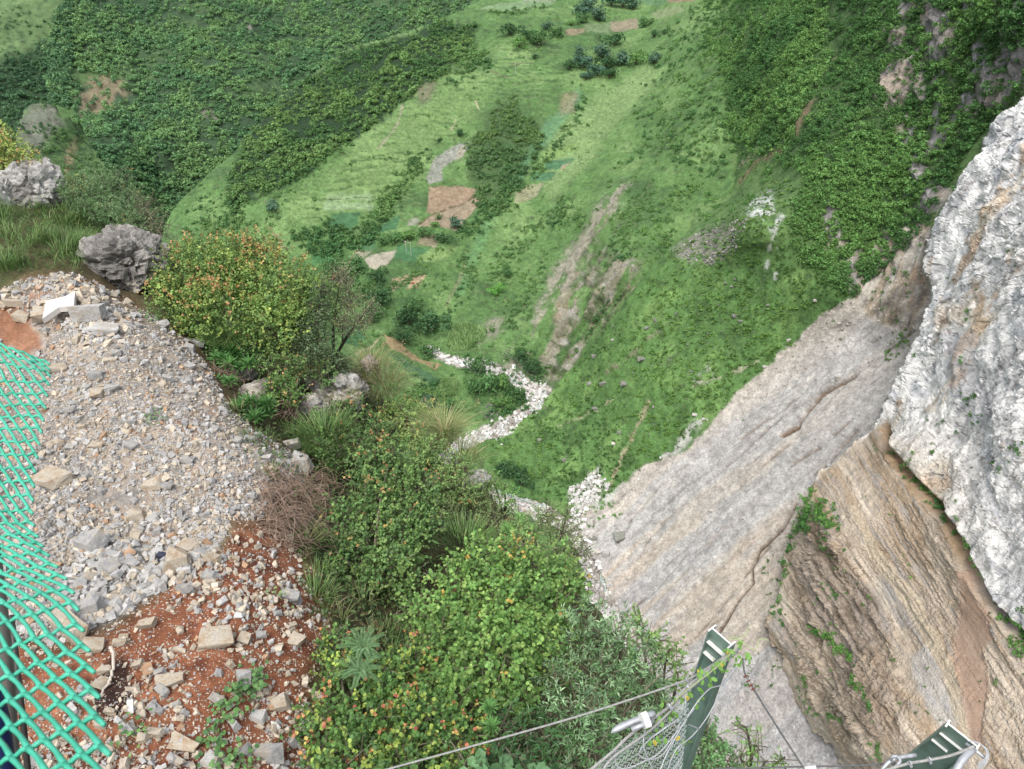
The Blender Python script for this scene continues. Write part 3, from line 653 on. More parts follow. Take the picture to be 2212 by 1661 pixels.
def c_e(P, x, y, n):
    lo = fbm(P / 16., 4, .6, 71); b = fbm(P / 3.5, 4, .65, 72); f = fbm(P / 1.0, 3, .6, 73); c0 = fbm(P / np.array([9., 9., 3.5]), 4, .6, 74)
    w = np.broadcast_to(lin(232, 231, 230), P.shape).copy()
    w = mixc(w, (200, 202, 207), sstep(.05, .4, c0)); w = mixc(w, (240, 239, 238), sstep(.05, .35, -b) * .8)
    w = mixc(w, (188, 160, 126), sstep(.2, .45, b * .5 + lo * .7) * .75); w = mixc(w, (140, 140, 144), sstep(.28, .5, f * .6 + b * .5) * .55)
    w = mixc(w, (196, 190, 160), sstep(.3, .5, lo - .2 * b) * .4)
    al, ac = (x * .66 - y * .75), (x * .75 + y * .66); st_ = fbm(np.stack([al / 60., ac / 9., x * 0], -1), 4, .6, 78)
    w = mixc(w, (168, 170, 176), sstep(.12, .4, st_ + .4 * f) * .7); w = mixc(w, (214, 194, 164), sstep(.12, .4, st_ * .6 + lo * .8) * .55); w = mixc(w, (128, 124, 118), sstep(.32, .46, f * .6 + .6 * st_) * .5)
    w = mixc(w, (204, 194, 178), sstep(840, 1040, y + 90 * lo) * sstep(2160, 2000, x) * .75); w = mixc(w, (186, 184, 188), sstep(0, 40, sdist([(2040, 690), (2130, 740), (2190, 880), (2120, 960), (2060, 860), (2020, 760)], x, y) + 60 * lo) * .6)
    w = mixc(w, (204, 160, 120), sstep(.3, .44, lo + .5 * b) * .3)
    u = x * .85 - y * .53; v = x * .53 + y * .85
    wob = 12 * fbm(np.stack([x / 80., y / 80., x * 0], -1), 3, .5, 69)
    b1 = fbm(np.stack([(u + wob) / 26., v / 260., x * 0], -1), 3, .55, 75)
    b2 = fbm(np.stack([(u + wob * .5) / 7., v / 60., x * 0], -1), 4, .6, 76)
    t = np.broadcast_to(lin(188, 172, 150), P.shape).copy()
    t = mixc(t, (176, 154, 126), sstep(.0, .35, b1 + .5 * lo)); t = mixc(t, (208, 194, 172), sstep(.05, .35, -b1 + .5 * b2) * .8)
    t = mixc(t, (166, 156, 144), sstep(.1, .4, b2 + .3 * lo)); t = mixc(t, (128, 110, 86), sstep(.24, .5, -b2 + .3 * f) * .6)
    t = mixc(t, (148, 148, 146), sstep(.1, .4, lo + b1 * .5) * .55 * sstep(1150, 1300, y))
    br = sstep(-10, 30, sdist(BROKEN, x, y) + 30 * lo); t = mixc(t, (150, 132, 112), br * .6); t = mixc(t, (104, 92, 76), br * sstep(.08, .35, -b2 + .4 * b) * .7)
    t = mixc(t, (150, 122, 84), sstep(26, 6, ldist(CREV, x, y) + 10 * b) * sstep(1300, 1150, y) * .8)
    red = sstep(-8, 8, sdist(RED, x, y) + 12 * b); t = mixc(t, (178, 142, 116), red * .7)
    t = mixc(t, (188, 190, 190), sstep(-4, 6, sdist([(1960, 1410), (2010, 1390), (2060, 1500), (2085, 1560), (2040, 1590), (2000, 1540)], x, y) + 14 * b) * .45)
    t = mixc(t, (196, 180, 152), sstep(-3, 4, sdist([(1830, 1090), (1850, 1090), (1900, 1180), (1990, 1300), (2060, 1440), (2100, 1600), (2080, 1600), (2030, 1450), (1960, 1320), (1880, 1200)], x, y) + 7 * b) * .8)
    tn = sstep(-5, 5, sdist(TAN, x, y) + 8 * b)
    f1, f2, cid, g1, g2, gid = STASH['e']
    w = w * (1.0 + .20 * (cid - .5) + .16 * (gid - .5))[..., None] * (1 - .32 * sstep(.07, .01, f2 - f1) * sstep(-.2, .2, b))[..., None] * (1 - .16 * sstep(.09, .02, g2 - g1))[..., None]  # crack shading painted into the colour; block tones vary at random
    return w * np.array([1.08, 1.07, 1.04]) * (1 - tn[..., None]) + t * tn[..., None]

V3 = Sheet('cliff', E_c, [(2480, 100), (2212, 195), (2185, 235), (2160, 250), (2138, 275), (2118, 300), (2108, 330), (2082, 350), (2055, 395), (2050, 425), (2022, 455), (2012, 500), (2006, 560), (2003, 640), (1992, 690), (1975, 740), (1955, 790), (1925, 850), (1890, 910), (1850, 950),
            (1800, 1000), (1772, 1015), (1758, 1055), (1725, 1110), (1700, 1165), (1690, 1235), (1670, 1290), (1655, 1350), (1662, 1400), (1690, 1440), (1720, 1500), (1750, 1560), (1780, 1600), (1830, 1680), (1900, 1850), (2480, 1850)],
           2.3, d_e, c_e, M_rock, (1.12, -1), 15.0, 24.0)

# ---- far hills
M_far = mat_ground('far_hill_ground', ((.1, .25), (.5, .25), (2., .2)), (.8, .6, .8))
A_c = [(450, 40, 960), (130, 60, 880), (250, 200, 850), (400, 300, 820), (350, 450, 780), (600, 100, 960), (800, 20, 1020), (900, -60, 1080), (550, 250, 860), (120, 250, 800), (180, 330, 740), (300, 520, 730), (450, -120, 1150), (700, 150, 930), (1150, -100, 1150), (500, 600, 720), (60, 400, 720)]
BARE = [(165, 215), (200, 175), (260, 178), (285, 205), (240, 235), (180, 245)]
def d_a(P, x, y, n):
    return n * (9 * fbm(P / 70., 4, .55, 81) + 2.5 * fbm(P / 12., 3, .6, 82) + 5.0 * ridged(np.stack([(x * .9 - y * .3) / 60., (y + x * .3) / 220., x * 0], -1), 3, 83))[..., None]
def c_a(P, x, y, n):
    a = fbm(P / 60., 4, .6, 84); b = fbm(P / 9., 4, .65, 85)
    col = np.broadcast_to(lin(62, 92, 58), P.shape).copy()
    col = mixc(col, (76, 108, 62), sstep(.0, .4, a + .4 * b)); col = mixc(col, (54, 82, 52), sstep(.05, .4, b))
    m = sstep(-10, 16, sdist([(110, 230), (150, 190), (180, 300), (230, 400), (260, 480), (200, 480), (120, 380), (100, 290)], x, y) + 20 * b); col = mixc(col, (88, 128, 60), m * .8)
    m = sstep(-8, 10, sdist([(160, 160), (300, 152), (330, 165), (230, 185), (160, 190)], x, y) + 16 * b); col = mixc(col, (92, 128, 64), m * .8)
    m = sstep(-5, 8, sdist(BARE, x, y) + 24 * b); col = mixc(col, (140, 124, 98), m * .75)
    m = sstep(-4, 6, sdist([(430, 235), (470, 250), (480, 270), (440, 265)], x, y) + 12 * b); col = mixc(col, (130, 124, 110), m * .7)
    for q in ([(535, 45), (542, 70)], [(140, 65), (138, 130), (150, 160)], [(290, 245), (300, 250)]):
        col = mixc(col, (150, 146, 136), sstep(7, 1, ldist(q, x, y) + 9 * b) * .7)
    return col
V4 = Sheet('far_hill', A_c, [(150, -160), (148, 0), (118, 55), (108, 110), (106, 150), (118, 225), (98, 260), (60, 290), (40, 330), (40, 700), (620, 700), (900, 200), (1250, -40), (1250, -160)], 4.0, d_a, c_a, M_far, (1.08, -40), 6.)
B_c = [(60, 60, 1200), (20, 200, 1080), (0, 0, 1260), (150, 20, 1260), (100, 200, 1120), (-80, 100, 1150), (60, 330, 980), (200, 250, 1150), (0, 400, 930)]
def c_b(P, x, y, n):
    a = fbm(P / 60., 4, .6, 86); b = fbm(P / 10., 4, .65, 87)
    col = np.broadcast_to(lin(98, 132, 72), P.shape).copy()
    col = mixc(col, (112, 146, 80), sstep(.0, .4, a)); col = mixc(col, (70, 106, 58), sstep(.05, .35, b))
    m = sstep(110, 170, y + 26 * a + 14 * b + x * .35); col = mixc(col, (52, 84, 50), m)
    return col
V5 = Sheet('far_slope', B_c, [(-160, -160), (260, -160), (220, 100), (200, 330), (60, 500), (-160, 500)], 4.5, d_a, c_b, M_far, (1.08, -60))
K_c = [(80, 230, 640), (40, 270, 620), (140, 270, 640), (90, 320, 600), (180, 330, 640), (60, 380, 560), (200, 400, 590), (260, 470, 570), (120, 450, 540), (0, 420, 540), (300, 560, 540), (100, 560, 500)]
def d_k(P, x, y, n): return n * (5 * fbm(P / 30., 4, .6, 88) + 2.0 * fbm(P / 6., 3, .6, 89))[..., None]
def c_k(P, x, y, n):
    a = fbm(P / 40., 4, .6, 90); b = fbm(P / 7., 4, .65, 92)
    col = np.broadcast_to(lin(86, 124, 60), P.shape).copy()
    col = mixc(col, (60, 92, 50), sstep(.0, .35, b + .3 * a))
    m = sstep(-12, 14, sdist([(35, 300), (45, 240), (85, 218), (125, 228), (135, 262), (110, 300), (60, 330)], x, y) + 24 * b); col = mixc(col, (122, 122, 112), m * .8)
    m = sstep(-6, 6, sdist([(145, 310), (165, 300), (150, 370), (135, 380)], x, y) + 16 * b); col = mixc(col, (150, 132, 100), m * .7)
    return col
V6 = Sheet('knoll', K_c, [(28, 345), (36, 262), (60, 226), (90, 216), (120, 226), (136, 248), (170, 262), (190, 300), (220, 350), (250, 420), (278, 480), (310, 600), (-100, 640), (-100, 420), (10, 390)], 3.0, d_k, c_k, M_far, (1.08, -30))
# ------------------------------------------------------------------ the near ridge under the camera
F_c = [(100, 1500, zt(100, 1500, -7.6)), (400, 1600, zt(400, 1600, -7.9)), (600, 1300, zt(600, 1300, -8.4)), (300, 1100, zt(300, 1100, -8.1)), (100, 900, zt(100, 900, -7.9)), (300, 800, zt(300, 800, -7.8)),
       (150, 615, zt(150, 615, -7.1)), (220, 640, zt(220, 640, -7.3)), (600, 985, zt(600, 985, -9.0)), (450, 790, zt(450, 790, -8.7)), (330, 690, zt(330, 690, -7.9)), (0, 600, zt(0, 600, -7.0)), (0, 700, zt(0, 700, -7.7)), (100, 700, zt(100, 700, -7.6)),
       (50, 420, zt(50, 420, -6.6)), (160, 530, zt(160, 530, -7.2)), (270, 600, zt(270, 600, -8.2)), (0, 330, zt(0, 330, -5.9)), (300, 500, zt(300, 500, -8.2)), (700, 820, zt(700, 820, -10.6)), (560, 760, zt(560, 760, -10.3)), (640, 950, zt(640, 950, -10.6)),
       (900, 950, zt(900, 950, -12.2)), (700, 1230, zt(700, 1230, -9.4)), (660, 1060, zt(660, 1060, -9.6)), (1000, 1330, zt(1000, 1330, -11.6)), (1200, 1500, zt(1200, 1500, -12.2)), (1300, 1650, zt(1300, 1650, -12.2)), (1000, 1090, zt(1000, 1090, -12.8)), (1180, 1230, zt(1180, 1230, -14)),
       (700, 1600, zt(700, 1600, -8.8)), (-200, 900, zt(-200, 900, -7.6)), (-200, 1700, zt(-200, 1700, -7.4)), (1500, 1700, zt(1500, 1700, -13)), (1800, 1800, zt(1800, 1800, -13)), (2300, 1850, zt(2300, 1850, -13)), (400, 2300, zt(400, 2300, -8.)), (1500, 2300, zt(1500, 2300, -11)), (2400, 2300, zt(2400, 2300, -11))]
RUB = [(-300, 640), (0, 640), (60, 612), (150, 592), (240, 630), (330, 682), (400, 740), (455, 800), (500, 890), (560, 940), (620, 975), (672, 1010), (680, 1040), (600, 1070), (560, 1130), (500, 1130), (470, 1200), (400, 1230), (330, 1290), (230, 1370), (120, 1400), (-300, 1300)]
SOILP = [(-300, 1300), (120, 1400), (230, 1370), (330, 1290), (400, 1230), (470, 1200), (500, 1130), (560, 1130), (640, 1170), (690, 1240), (720, 1330), (715, 1420), (670, 1480), (700, 1700), (-300, 1700)]
REDC = [(-60, 668), (0, 660), (40, 690), (90, 735), (95, 765), (60, 780), (0, 745), (-60, 760)]
def d_f(P, x, y, n):
    m = sstep(-10, 40, sdist(RUB, x, y))
    rid = sstep(620, 760, x + .2 * (900 - y)) 
    return np.array([0, 0, 1.]) * (.10 * fbm(P / 1.4, 4, .6, 101) + .03 * fbm(P / .25, 3, .6, 102) + .22 * m * fbm(P / 2.2, 3, .5, 103) + .5 * rid * fbm(P / 1.6, 4, .6, 104) + .06)[..., None]
def c_f(P, x, y, n):
    a = fbm(P / 1.2, 4, .6, 105); b = fbm(P / .3, 4, .6, 106)
    col = np.broadcast_to(lin(146, 88, 56), P.shape).copy()
    col = mixc(col, (166, 104, 68), sstep(-.1, .4, a)); col = mixc(col, (116, 66, 44), sstep(.05, .4, b))
    m = sstep(-14, 14, sdist(RUB, x, y) + 26 * a)
    g = mixc(np.broadcast_to(lin(168, 152, 134), P.shape), (146, 140, 132), sstep(-.1, .3, b)); g = mixc(g, (150, 104, 76), sstep(.2, .5, a) * .7)
    col = col * (1 - m[..., None]) + g * m[..., None]
    col = paint(col, REDC, (154, 104, 72), x, y, 8, 10, .9)
    r = sstep(40, -20, sdist(RUB, x, y)) * sstep(40, -20, sdist(SOILP, x, y))
    gr = mixc(np.broadcast_to(lin(92, 84, 56), P.shape), (70, 84, 44), sstep(-.1, .3, a))
    col = col * (1 - r[..., None]) + gr * r[..., None]
    # burnt patch
    m = sstep(-8, 14, sdist([(205, 1500), (240, 1425), (290, 1440), (280, 1510), (250, 1560), (210, 1540)], x, y) + 30 * a); col = mixc(col, (42, 38, 38), m * .85)
    return col
F_POLY = [(-300, 300), (-60, 310), (0, 345), (70, 400), (130, 450), (210, 480), (300, 500), (345, 540), (420, 620), (560, 700), (720, 760), (800, 830), (900, 930), (1000, 1000), (1080, 1090), (1190, 1200), (1330, 1380), (1450, 1540), (1560, 1680), (2400, 1740), (2400, 2300), (-300, 2300)]
VF = Sheet('ground', F_c, F_POLY, 4.0, d_f, c_f, M_near, (1.25, -14), 6.)
# ------------------------------------------------------------------ vegetation on the hillsides
M_leaf = mat_leaf('foliage_far', .3, .7, .12)
M_bark = mat_plain('bark', lin(112, 98, 82), .9, 0, 6, .3)
def bush_template(nq, nb, size, flat=.8, r=None):
    """lumpy crown of small leaf clumps, unit radius, resting on z = -0.5"""
    r = r or rng
    cen = r.normal(size=(nb, 3)) * np.array([.42, .42, .3 * flat]); cen[:, 2] += .1
    rad = r.uniform(.32, .55, nb)
    V = []; C = []
    bt = r.uniform(.86, 1.14, nb)
    for i in range(nq):
        k = r.integers(nb)
        d = r.normal(size=3); d[2] = d[2] * .8 + .35; d /= np.linalg.norm(d)
        p = cen[k] + d * rad[k] * r.uniform(.72, 1.08) * np.array([1, 1, flat])
        nn = d + r.normal(size=3) * .55; nn /= np.linalg.norm(nn)
        a = np.cross(nn, r.normal(size=3)); a /= np.linalg.norm(a); b = np.cross(nn, a)
        s = size * r.uniform(.6, 1.35)
        V += [p + a * s, p + b * s * .75, p - a * s * .9, p - b * s * .7]
        c = bt[k] * r.uniform(.72, 1.28); C += [np.array([c * r.uniform(.9, 1.12), c, c * r.uniform(.85, 1.05)])] * 4
    return np.array(V), np.arange(nq * 4).reshape(-1, 4), np.array(C)

T_small = [bush_template(16, 3, .36) for _ in range(6)]
T_mid = [bush_template(70, 5, .2) for _ in range(7)]
T_fine = [bush_template(120, 7, .15) for _ in range(6)]
T_big = [bush_template(150, 8, .15) for _ in range(6)]

def place(mb, tmpl, pos, scale, cols, zs=1.0):
    """many bushes into one mesh"""
    k = rng.integers(len(tmpl), size=len(pos)); th = rng.uniform(0, 2 * math.pi, len(pos))
    for j, (V, Fc, C) in enumerate(tmpl):
        m = k == j; n = int(m.sum())
        if not n: continue
        c, s = np.cos(th[m])[:, None], np.sin(th[m])[:, None]
        sc = scale[m][:, None]
        X = (V[:, 0] * c - V[:, 1] * s) * sc; Y = (V[:, 0] * s + V[:, 1] * c) * sc; Z = (V[:, 2] * zs) * sc + 0 * X
        W_ = np.stack([X, Y, Z], -1) + pos[m][:, None, :]
        f = (Fc[None] + (np.arange(n) * len(V))[:, None, None]).reshape(-1, Fc.shape[1])
        mb.add(W_.reshape(-1, 3), f, (C[None] * cols[m][:, None, :]).reshape(-1, 3))

def sample(sheet, poly, n, wfun=None):
    poly = np.asarray(poly, float); lo = poly.min(0); hi = poly.max(0)
    x = rng.uniform(lo[0], hi[0], n); y = rng.uniform(lo[1], hi[1], n)
    m = inside(poly, x, y) & sheet.on(x, y); x, y = x[m], y[m]
    if wfun is not None:
        w = wfun(sheet.pos(x, y), x, y); m = rng.uniform(size=len(x)) < w; x, y = x[m], y[m]
    return x, y

def pal(n, P, base, alt, sc=30., seed=0, j=.16):
    m = sstep(-.35, .35, fbm(P / sc, 3, .6, 120 + seed))[:, None]
    c = (lin(*base) * (1 - m) + lin(*alt) * m) * 1.95
    return c * rng.uniform(1 - j, 1 + j, (n, 1)) * np.array([1., 1., 1.])

def shrubs(mb, sheet, poly, n, wfun, rmin, rmax, tmpl, base, alt, lift=.25, pw=1.6, zs=1.0, seed=0):
    gain = .66 if tmpl is T_small else 1.0
    x, y = sample(sheet, poly, n, wfun)
    p = sheet.pos(x, y); r = rmin + (rmax - rmin) * rng.uniform(size=len(x)) ** pw
    place(mb, tmpl, p + np.array([0, 0, 1.]) * (r * lift * .5)[:, None] + sheet.nor(x, y) * (r * (lift + .08))[:, None], r, pal(len(x), p, base, alt, 30., seed) * gain, zs)

# far woods
mb = MB()
dens = lambda s, lo, hi, sc, sd: (lambda P, x, y: sstep(lo, hi, fbm(P / sc, 4, .6, sd)) * s)
hillw = lambda P, x, y: sstep(-.42, -.1, fbm(P / 26., 4, .6, 131)) * (1 - .85 * sstep(-10, 10, sdist(BARE, x, y))) * (1 - .8 * sstep(-10, 16, sdist([(110, 230), (150, 190), (180, 300), (230, 400), (260, 480), (200, 480), (120, 380), (100, 290)], x, y))) * (1 - .7 * sstep(-8, 10, sdist([(160, 160), (300, 152), (330, 165), (230, 185), (160, 190)], x, y)))
shrubs(mb, V4, [(95, -60), (1100, -60), (1050, 20), (700, 180), (560, 330), (380, 520), (330, 560), (60, 560), (60, 280), (105, 230)], 17000, hillw, 2.4, 5.6, T_mid, (76, 116, 76), (98, 134, 80), seed=1)
shrubs(mb, V4, [(104, -40), (160, -40), (156, 110), (150, 235), (112, 230)], 700, None, 3, 6.0, T_mid, (62, 98, 68), (74, 110, 72), seed=2)
shrubs(mb, V5, [(-40, 110), (130, 90), (130, 330), (-40, 400)], 900, lambda P, x, y: sstep(110, 175, y + x * .3), 3., 6.5, T_mid, (60, 96, 68), (74, 110, 74), seed=3)
shrubs(mb, V5, [(-40, -60), (160, -60), (130, 130), (-40, 130)], 500, dens(.7, .05, .3, 40., 133), 2., 4.5, T_mid, (70, 106, 66), (84, 122, 72), seed=4)
shrubs(mb, V6, [(20, 200), (180, 240), (320, 600), (0, 600)], 1700, dens(1, -.1, .2, 22., 134), 1.2, 3.2, T_mid, (56, 92, 54), (80, 116, 62), seed=5)
tag(mb.build('far_woods', M_leaf), 'dense dark green scrub wood covering the far mountainside', 'woods', kind='stuff')

# scrub on the terraced spur and gully
mb = MB()
shrubs(mb, V1, FOREST, 5200, lambda P, x, y: .35 + .65 * sstep(-.3, 0, fbm(P / 14., 4, .6, 135)), 1.4, 3.8, T_mid, (66, 102, 56), (88, 120, 62), seed=6)
shrubs(mb, V1, [(340, 540), (380, 440), (470, 370), (540, 330), (520, 440), (480, 560), (420, 620)], 420, dens(.9, -.15, .2, 12., 150), .8, 2.4, T_mid, (66, 104, 58), (88, 122, 64), seed=25)
shrubs(mb, V1, [(500, 420), (700, 400), (700, 520), (560, 560), (480, 560)], 260, dens(.9, .02, .25, 9., 151), .7, 2.2, T_mid, (66, 104, 58), (88, 122, 64), seed=26)
shrubs(mb, V1, MIDBUSH, 1300, dens(1, -.2, .1, 10., 136), 1.0, 2.6, T_mid, (66, 100, 58), (86, 116, 60), seed=7)
for ln, wd, n, r0, r1 in (([(905, 340), (880, 385), (850, 420), (835, 450), (800, 500), (775, 530)], 20, 190, 1.2, 3.0), ([(640, 520), (700, 505), (760, 510), (720, 545), (680, 530)], 20, 150, 1.4, 3.0),
                          ([(1030, 430), (1055, 470), (1010, 520), (990, 480)], 16, 70, 1., 2.2), ([(1090, 330), (1110, 390), (1085, 440), (1060, 455)], 22, 130, 1.4, 3.0), ([(1260, 200), (1250, 260), (1200, 320), (1140, 390)], 12, 70, 1., 2.2),
                          ([(1060, 28), (1110, 24), (1180, 16)], 5, 40, 1., 2.2), ([(980, 110), (1050, 130), (940, 165)], 24, 160, 1.2, 3.), ([(720, 600), (760, 620), (820, 640)], 22, 90, 1.2, 2.6),
                          ([(480, 480), (440, 560), (420, 600)], 40, 150, 1., 2.4), ([(530, 440), (520, 500), (500, 560)], 8, 50, 1., 2.0), ([(850, 620), (880, 605), (915, 592)], 7, 60, .6, 1.3), ([(1000, 560), (1020, 600), (960, 700)], 16, 80, .8, 1.6),
                          ([(870, 860), (930, 850), (960, 890), (920, 910)], 34, 200, .8, 2.), ([(1000, 790), (1060, 815), (1110, 840), (1120, 870), (1070, 890)], 22, 150, .8, 1.8), ([(1120, 740), (1140, 790), (1170, 805)], 14, 60, .8, 1.7),
                          ([(1060, 600), (1090, 560), (1130, 520), (1160, 480)], 22, 110, .8, 1.8), ([(1230, 430), (1200, 480), (1260, 470)], 26, 80, .8, 1.8), ([(620, 395), (700, 340), (760, 300)], 14, 70, 1., 2.2), ([(1100, 700), (1140, 640), (1180, 560)], 18, 90, .6, 1.5),
                          ([(1330, 640), (1290, 700), (1250, 745)], 12, 60, .6, 1.5), ([(1400, 420), (1350, 480), (1330, 560)], 24, 140, .7, 1.7)):
    ln = np.array(ln, float); i = rng.integers(len(ln) - 1, size=n); u = rng.uniform(size=(n, 1)); q = ln[i] * (1 - u) + ln[i + 1] * u + rng.normal(size=(n, 2)) * wd * .55
    m = V1.on(q[:, 0], q[:, 1]); q = q[m]; p = V1.pos(q[:, 0], q[:, 1]); r = rng.uniform(r0, r1, len(q))
    place(mb, T_mid, p + np.array([0, 0, .25]) * r[:, None], r, pal(len(q), p, (60, 98, 54), (84, 118, 62), 20.))
offf = lambda P, x, y: sstep(-.05, .3, fbm(P / 9., 4, .6, 138)) * (.35 + .65 * sstep(440, 400, (P ** 2).sum(-1) ** .5)) * sstep(2, 14, ldist(STREAM, x, y)) * (1 - .75 * sstep(-10, 10, sdist(EROS, x, y))) * sstep(6, 0, sdist([(690, 395), (1000, 395), (1060, 420), (1000, 500), (870, 590), (780, 590), (700, 500)], x, y))
shrubs(mb, V1, [(340, 560), (560, 270), (1000, 20), (1500, 0), (1600, 200), (1300, 860), (1000, 1080), (700, 900), (500, 650)], 11000, offf, .6, 1.7, T_mid, (72, 110, 56), (92, 128, 64), seed=8)
tag(mb.build('hillside_scrub', M_leaf), 'green scrub in hedges and thickets over the terraced valley slope', 'scrub', kind='stuff')
mb = MB()
lawn = lambda P, x, y: sstep(1, 10, ldist(STREAM, x, y)) * (.25 + .75 * sstep(-.2, .2, fbm(P / 6., 3, .6, 139))) * (1 - .8 * sstep(-6, 6, sdist(EROS, x, y)))
shrubs(mb, V1, [(340, 560), (640, 180), (1000, 20), (1500, 0), (1600, 200), (1300, 860), (1000, 1080), (700, 900), (500, 650)], 22000, lambda P, x, y: lawn(P, x, y) * sstep(4, -2, sdist([(690, 395), (1060, 395), (1060, 430), (1000, 510), (860, 590), (760, 590), (690, 500)], x, y)), .3, .7, T_small, (98, 138, 68), (120, 156, 82), .1, seed=9, zs=.7)
tal = lambda P, x, y: sstep(-2, -14, sdist(SCREE, x, y) + 6 * fbm(P / 5., 2, .5, 47)) * (.2 + .8 * sstep(-.25, .15, fbm(P / 5., 4, .6, 140)))
shrubs(mb, V2, [(1000, 960), (1200, 835), (1500, 490), (1600, 330), (1760, 420), (1850, 640), (1560, 880), (1290, 1090), (1180, 1080)], 15000, tal, .35, 1.2, T_small, (70, 110, 48), (104, 146, 60), .1, seed=10, zs=.75)
tag(mb.build('slope_herbage', M_leaf), 'low leafy weeds and grass covering the green talus and terraces', 'herbage', kind='stuff')
mb = MB()
cl = lambda P, x, y: np.prod([1 - .8 * sstep(2, 10, sdist(q, x, y)) for q in CLIFFS], axis=0)
bw = lambda P, x, y: cl(P, x, y) * (1 - .55 * sstep(-20, 20, sdist(BIGROCK, x, y)) * sstep(-.1, .1, fbm(P / np.array([4., 4., 9.]), 4, .65, 51))) * (.5 + .5 * sstep(-.3, .05, fbm(P / 8., 4, .6, 141))) * sstep(3, 14, ldist([(1800, 120), (1765, 200), (1745, 240), (1720, 290), (1690, 320), (1640, 350), (1600, 395)], x, y) + 5 * fbm(P / 4., 2, .6, 44))
shrubs(mb, V2, [(1495, -40), (2260, -40), (2260, 120), (2120, 290), (2030, 430), (1990, 500), (1840, 640), (1735, 570), (1700, 500), (1740, 380), (1600, 320), (1490, 250), (1400, 180), (1490, 60)], 11000, bw, .8, 2.5, T_fine, (60, 98, 50), (84, 122, 58), seed=11)
shrubs(mb, V2, [(1500, -40), (1800, -40), (1780, 180), (1700, 330), (1560, 300), (1490, 200)], 2600, None, 1.1, 3.0, T_fine, (60, 98, 52), (84, 120, 58), seed=22)
shrubs(mb, V1, [(1300, 330), (1500, 280), (1560, 420), (1420, 560), (1330, 560)], 420, dens(.9, -.05, .2, 12., 149), .8, 2.0, T_mid, (66, 104, 54), (86, 122, 60), seed=23)
shrubs(mb, V2, [(1500, 300), (1640, 310), (1760, 330), (1760, 430), (1680, 430), (1560, 480), (1480, 470)], 620, dens(.85, -.15, .15, 8., 149), .7, 1.8, T_mid, (66, 104, 50), (86, 122, 58), seed=24)
shrubs(mb, V1, [(1440, 40), (1560, 0), (1620, 250), (1560, 400), (1400, 330), (1360, 220)], 700, lambda P, x, y: sstep(1330, 1480, x + .35 * y - 40 + 60 * fbm(P / 20., 3, .6, 142)), 1., 2.5, T_mid, (62, 100, 54), (84, 118, 60), seed=12)
shrubs(mb, V2, [(1500, 160), (1700, 330), (1760, 420), (1650, 700), (1300, 960), (1250, 870), (1420, 600), (1500, 400)], 900, dens(.7, .12, .4, 12., 143), .6, 1.7, T_mid, (66, 106, 50), (88, 128, 58), seed=13)
shrubs(mb, V2, [(1840, 560), (1910, 500), (2000, 480), (1985, 700), (1900, 690)], 60, None, .5, 1.1, T_mid, (70, 108, 50), (84, 120, 56), seed=14)
shrubs(mb, V2, [(1920, 720), (1975, 710), (1960, 760), (1900, 790)], 60, None, .5, 1.1, T_small, (78, 118, 54), (94, 136, 60), seed=15)
shrubs(mb, V2, [(1230, 1110), (1330, 1080), (1360, 1120), (1270, 1140)], 60, None, .5, 1.3, T_mid, (70, 116, 54), (84, 126, 58), seed=16)
shrubs(mb, V2, [(1300, 1060), (1500, 900), (1840, 650), (1860, 720), (1600, 940), (1340, 1110)], 500, dens(.7, .1, .4, 6., 144), .3, .8, T_small, (76, 118, 54), (94, 136, 60), seed=17)
shrubs(mb, V2, [(1650, 1190), (1720, 1120), (1700, 1400), (1680, 1500), (1600, 1500)], 110, dens(.9, -.1, .2, 8., 145), .35, .9, T_small, (72, 112, 50), (90, 130, 58), seed=18)
tag(mb.build('steep_slope_shrubs', M_leaf), 'dark green shrubs crowding the steep slope above the talus', 'shrubs', kind='stuff')
mb = MB()
for (x0, y0, x1, y1, wdt, n, r0, r1) in ((1750, 1040, 1745, 1150, 12, 60, .5, 1.4), (1765, 1085, 1800, 1140, 16, 60, .5, 1.4), (1735, 1100, 1700, 1190, 8, 36, .4, 1.1), (1690, 1190, 1668, 1330, 7, 40, .4, 1.1), (1775, 1160, 1800, 1210, 8, 16, .4, .9), (1710, 1170, 1690, 1260, 7, 16, .4, .9), (1663, 1245, 1672, 1300, 5, 14, .5, 1.1), (1680, 1290, 1694, 1350, 6, 12, .4, .9),
                                           (1750, 1360, 1800, 1380, 8, 26, .5, 1.1), (1800, 1390, 1840, 1430, 7, 26, .5, 1.1), (1845, 1460, 1890, 1540, 7, 26, .4, 1.0), (1745, 1450, 1750, 1500, 4, 10, .4, .7), (1725, 1480, 1770, 1545, 7, 18, .3, .6), (1770, 1540, 1830, 1560, 7, 16, .3, .7), (1880, 1600, 1900, 1640, 10, 12, .4, .8), (1810, 1290, 1780, 1260, 8, 10, .4, .8),
                                           (1930, 1000, 1990, 1060, 9, 24, .4, .9), (1990, 1060, 2070, 1160, 9, 30, .4, 1.), (2070, 1160, 2110, 1240, 8, 26, .5, 1.1), (2110, 1240, 2130, 1300, 7, 14, .4, .9), (2150, 1330, 2212, 1390, 10, 22, .5, 1.2), (2170, 1380, 2212, 1420, 9, 12, .5, 1.), (1905, 930, 1925, 990, 5, 12, .3, .7)):
    u = rng.uniform(size=n); x = x0 + (x1 - x0) * u + rng.normal(size=n) * wdt * .6; y = y0 + (y1 - y0) * u + rng.normal(size=n) * wdt * .6
    m = V3.on(x, y); x, y = x[m], y[m]; p = V3.pos(x, y) + V3.nor(x, y) * .3; r = rng.uniform(r0, r1, len(x))
    place(mb, T_mid, p, r, pal(len(x), p, (58, 100, 44), (76, 118, 50), 6.))
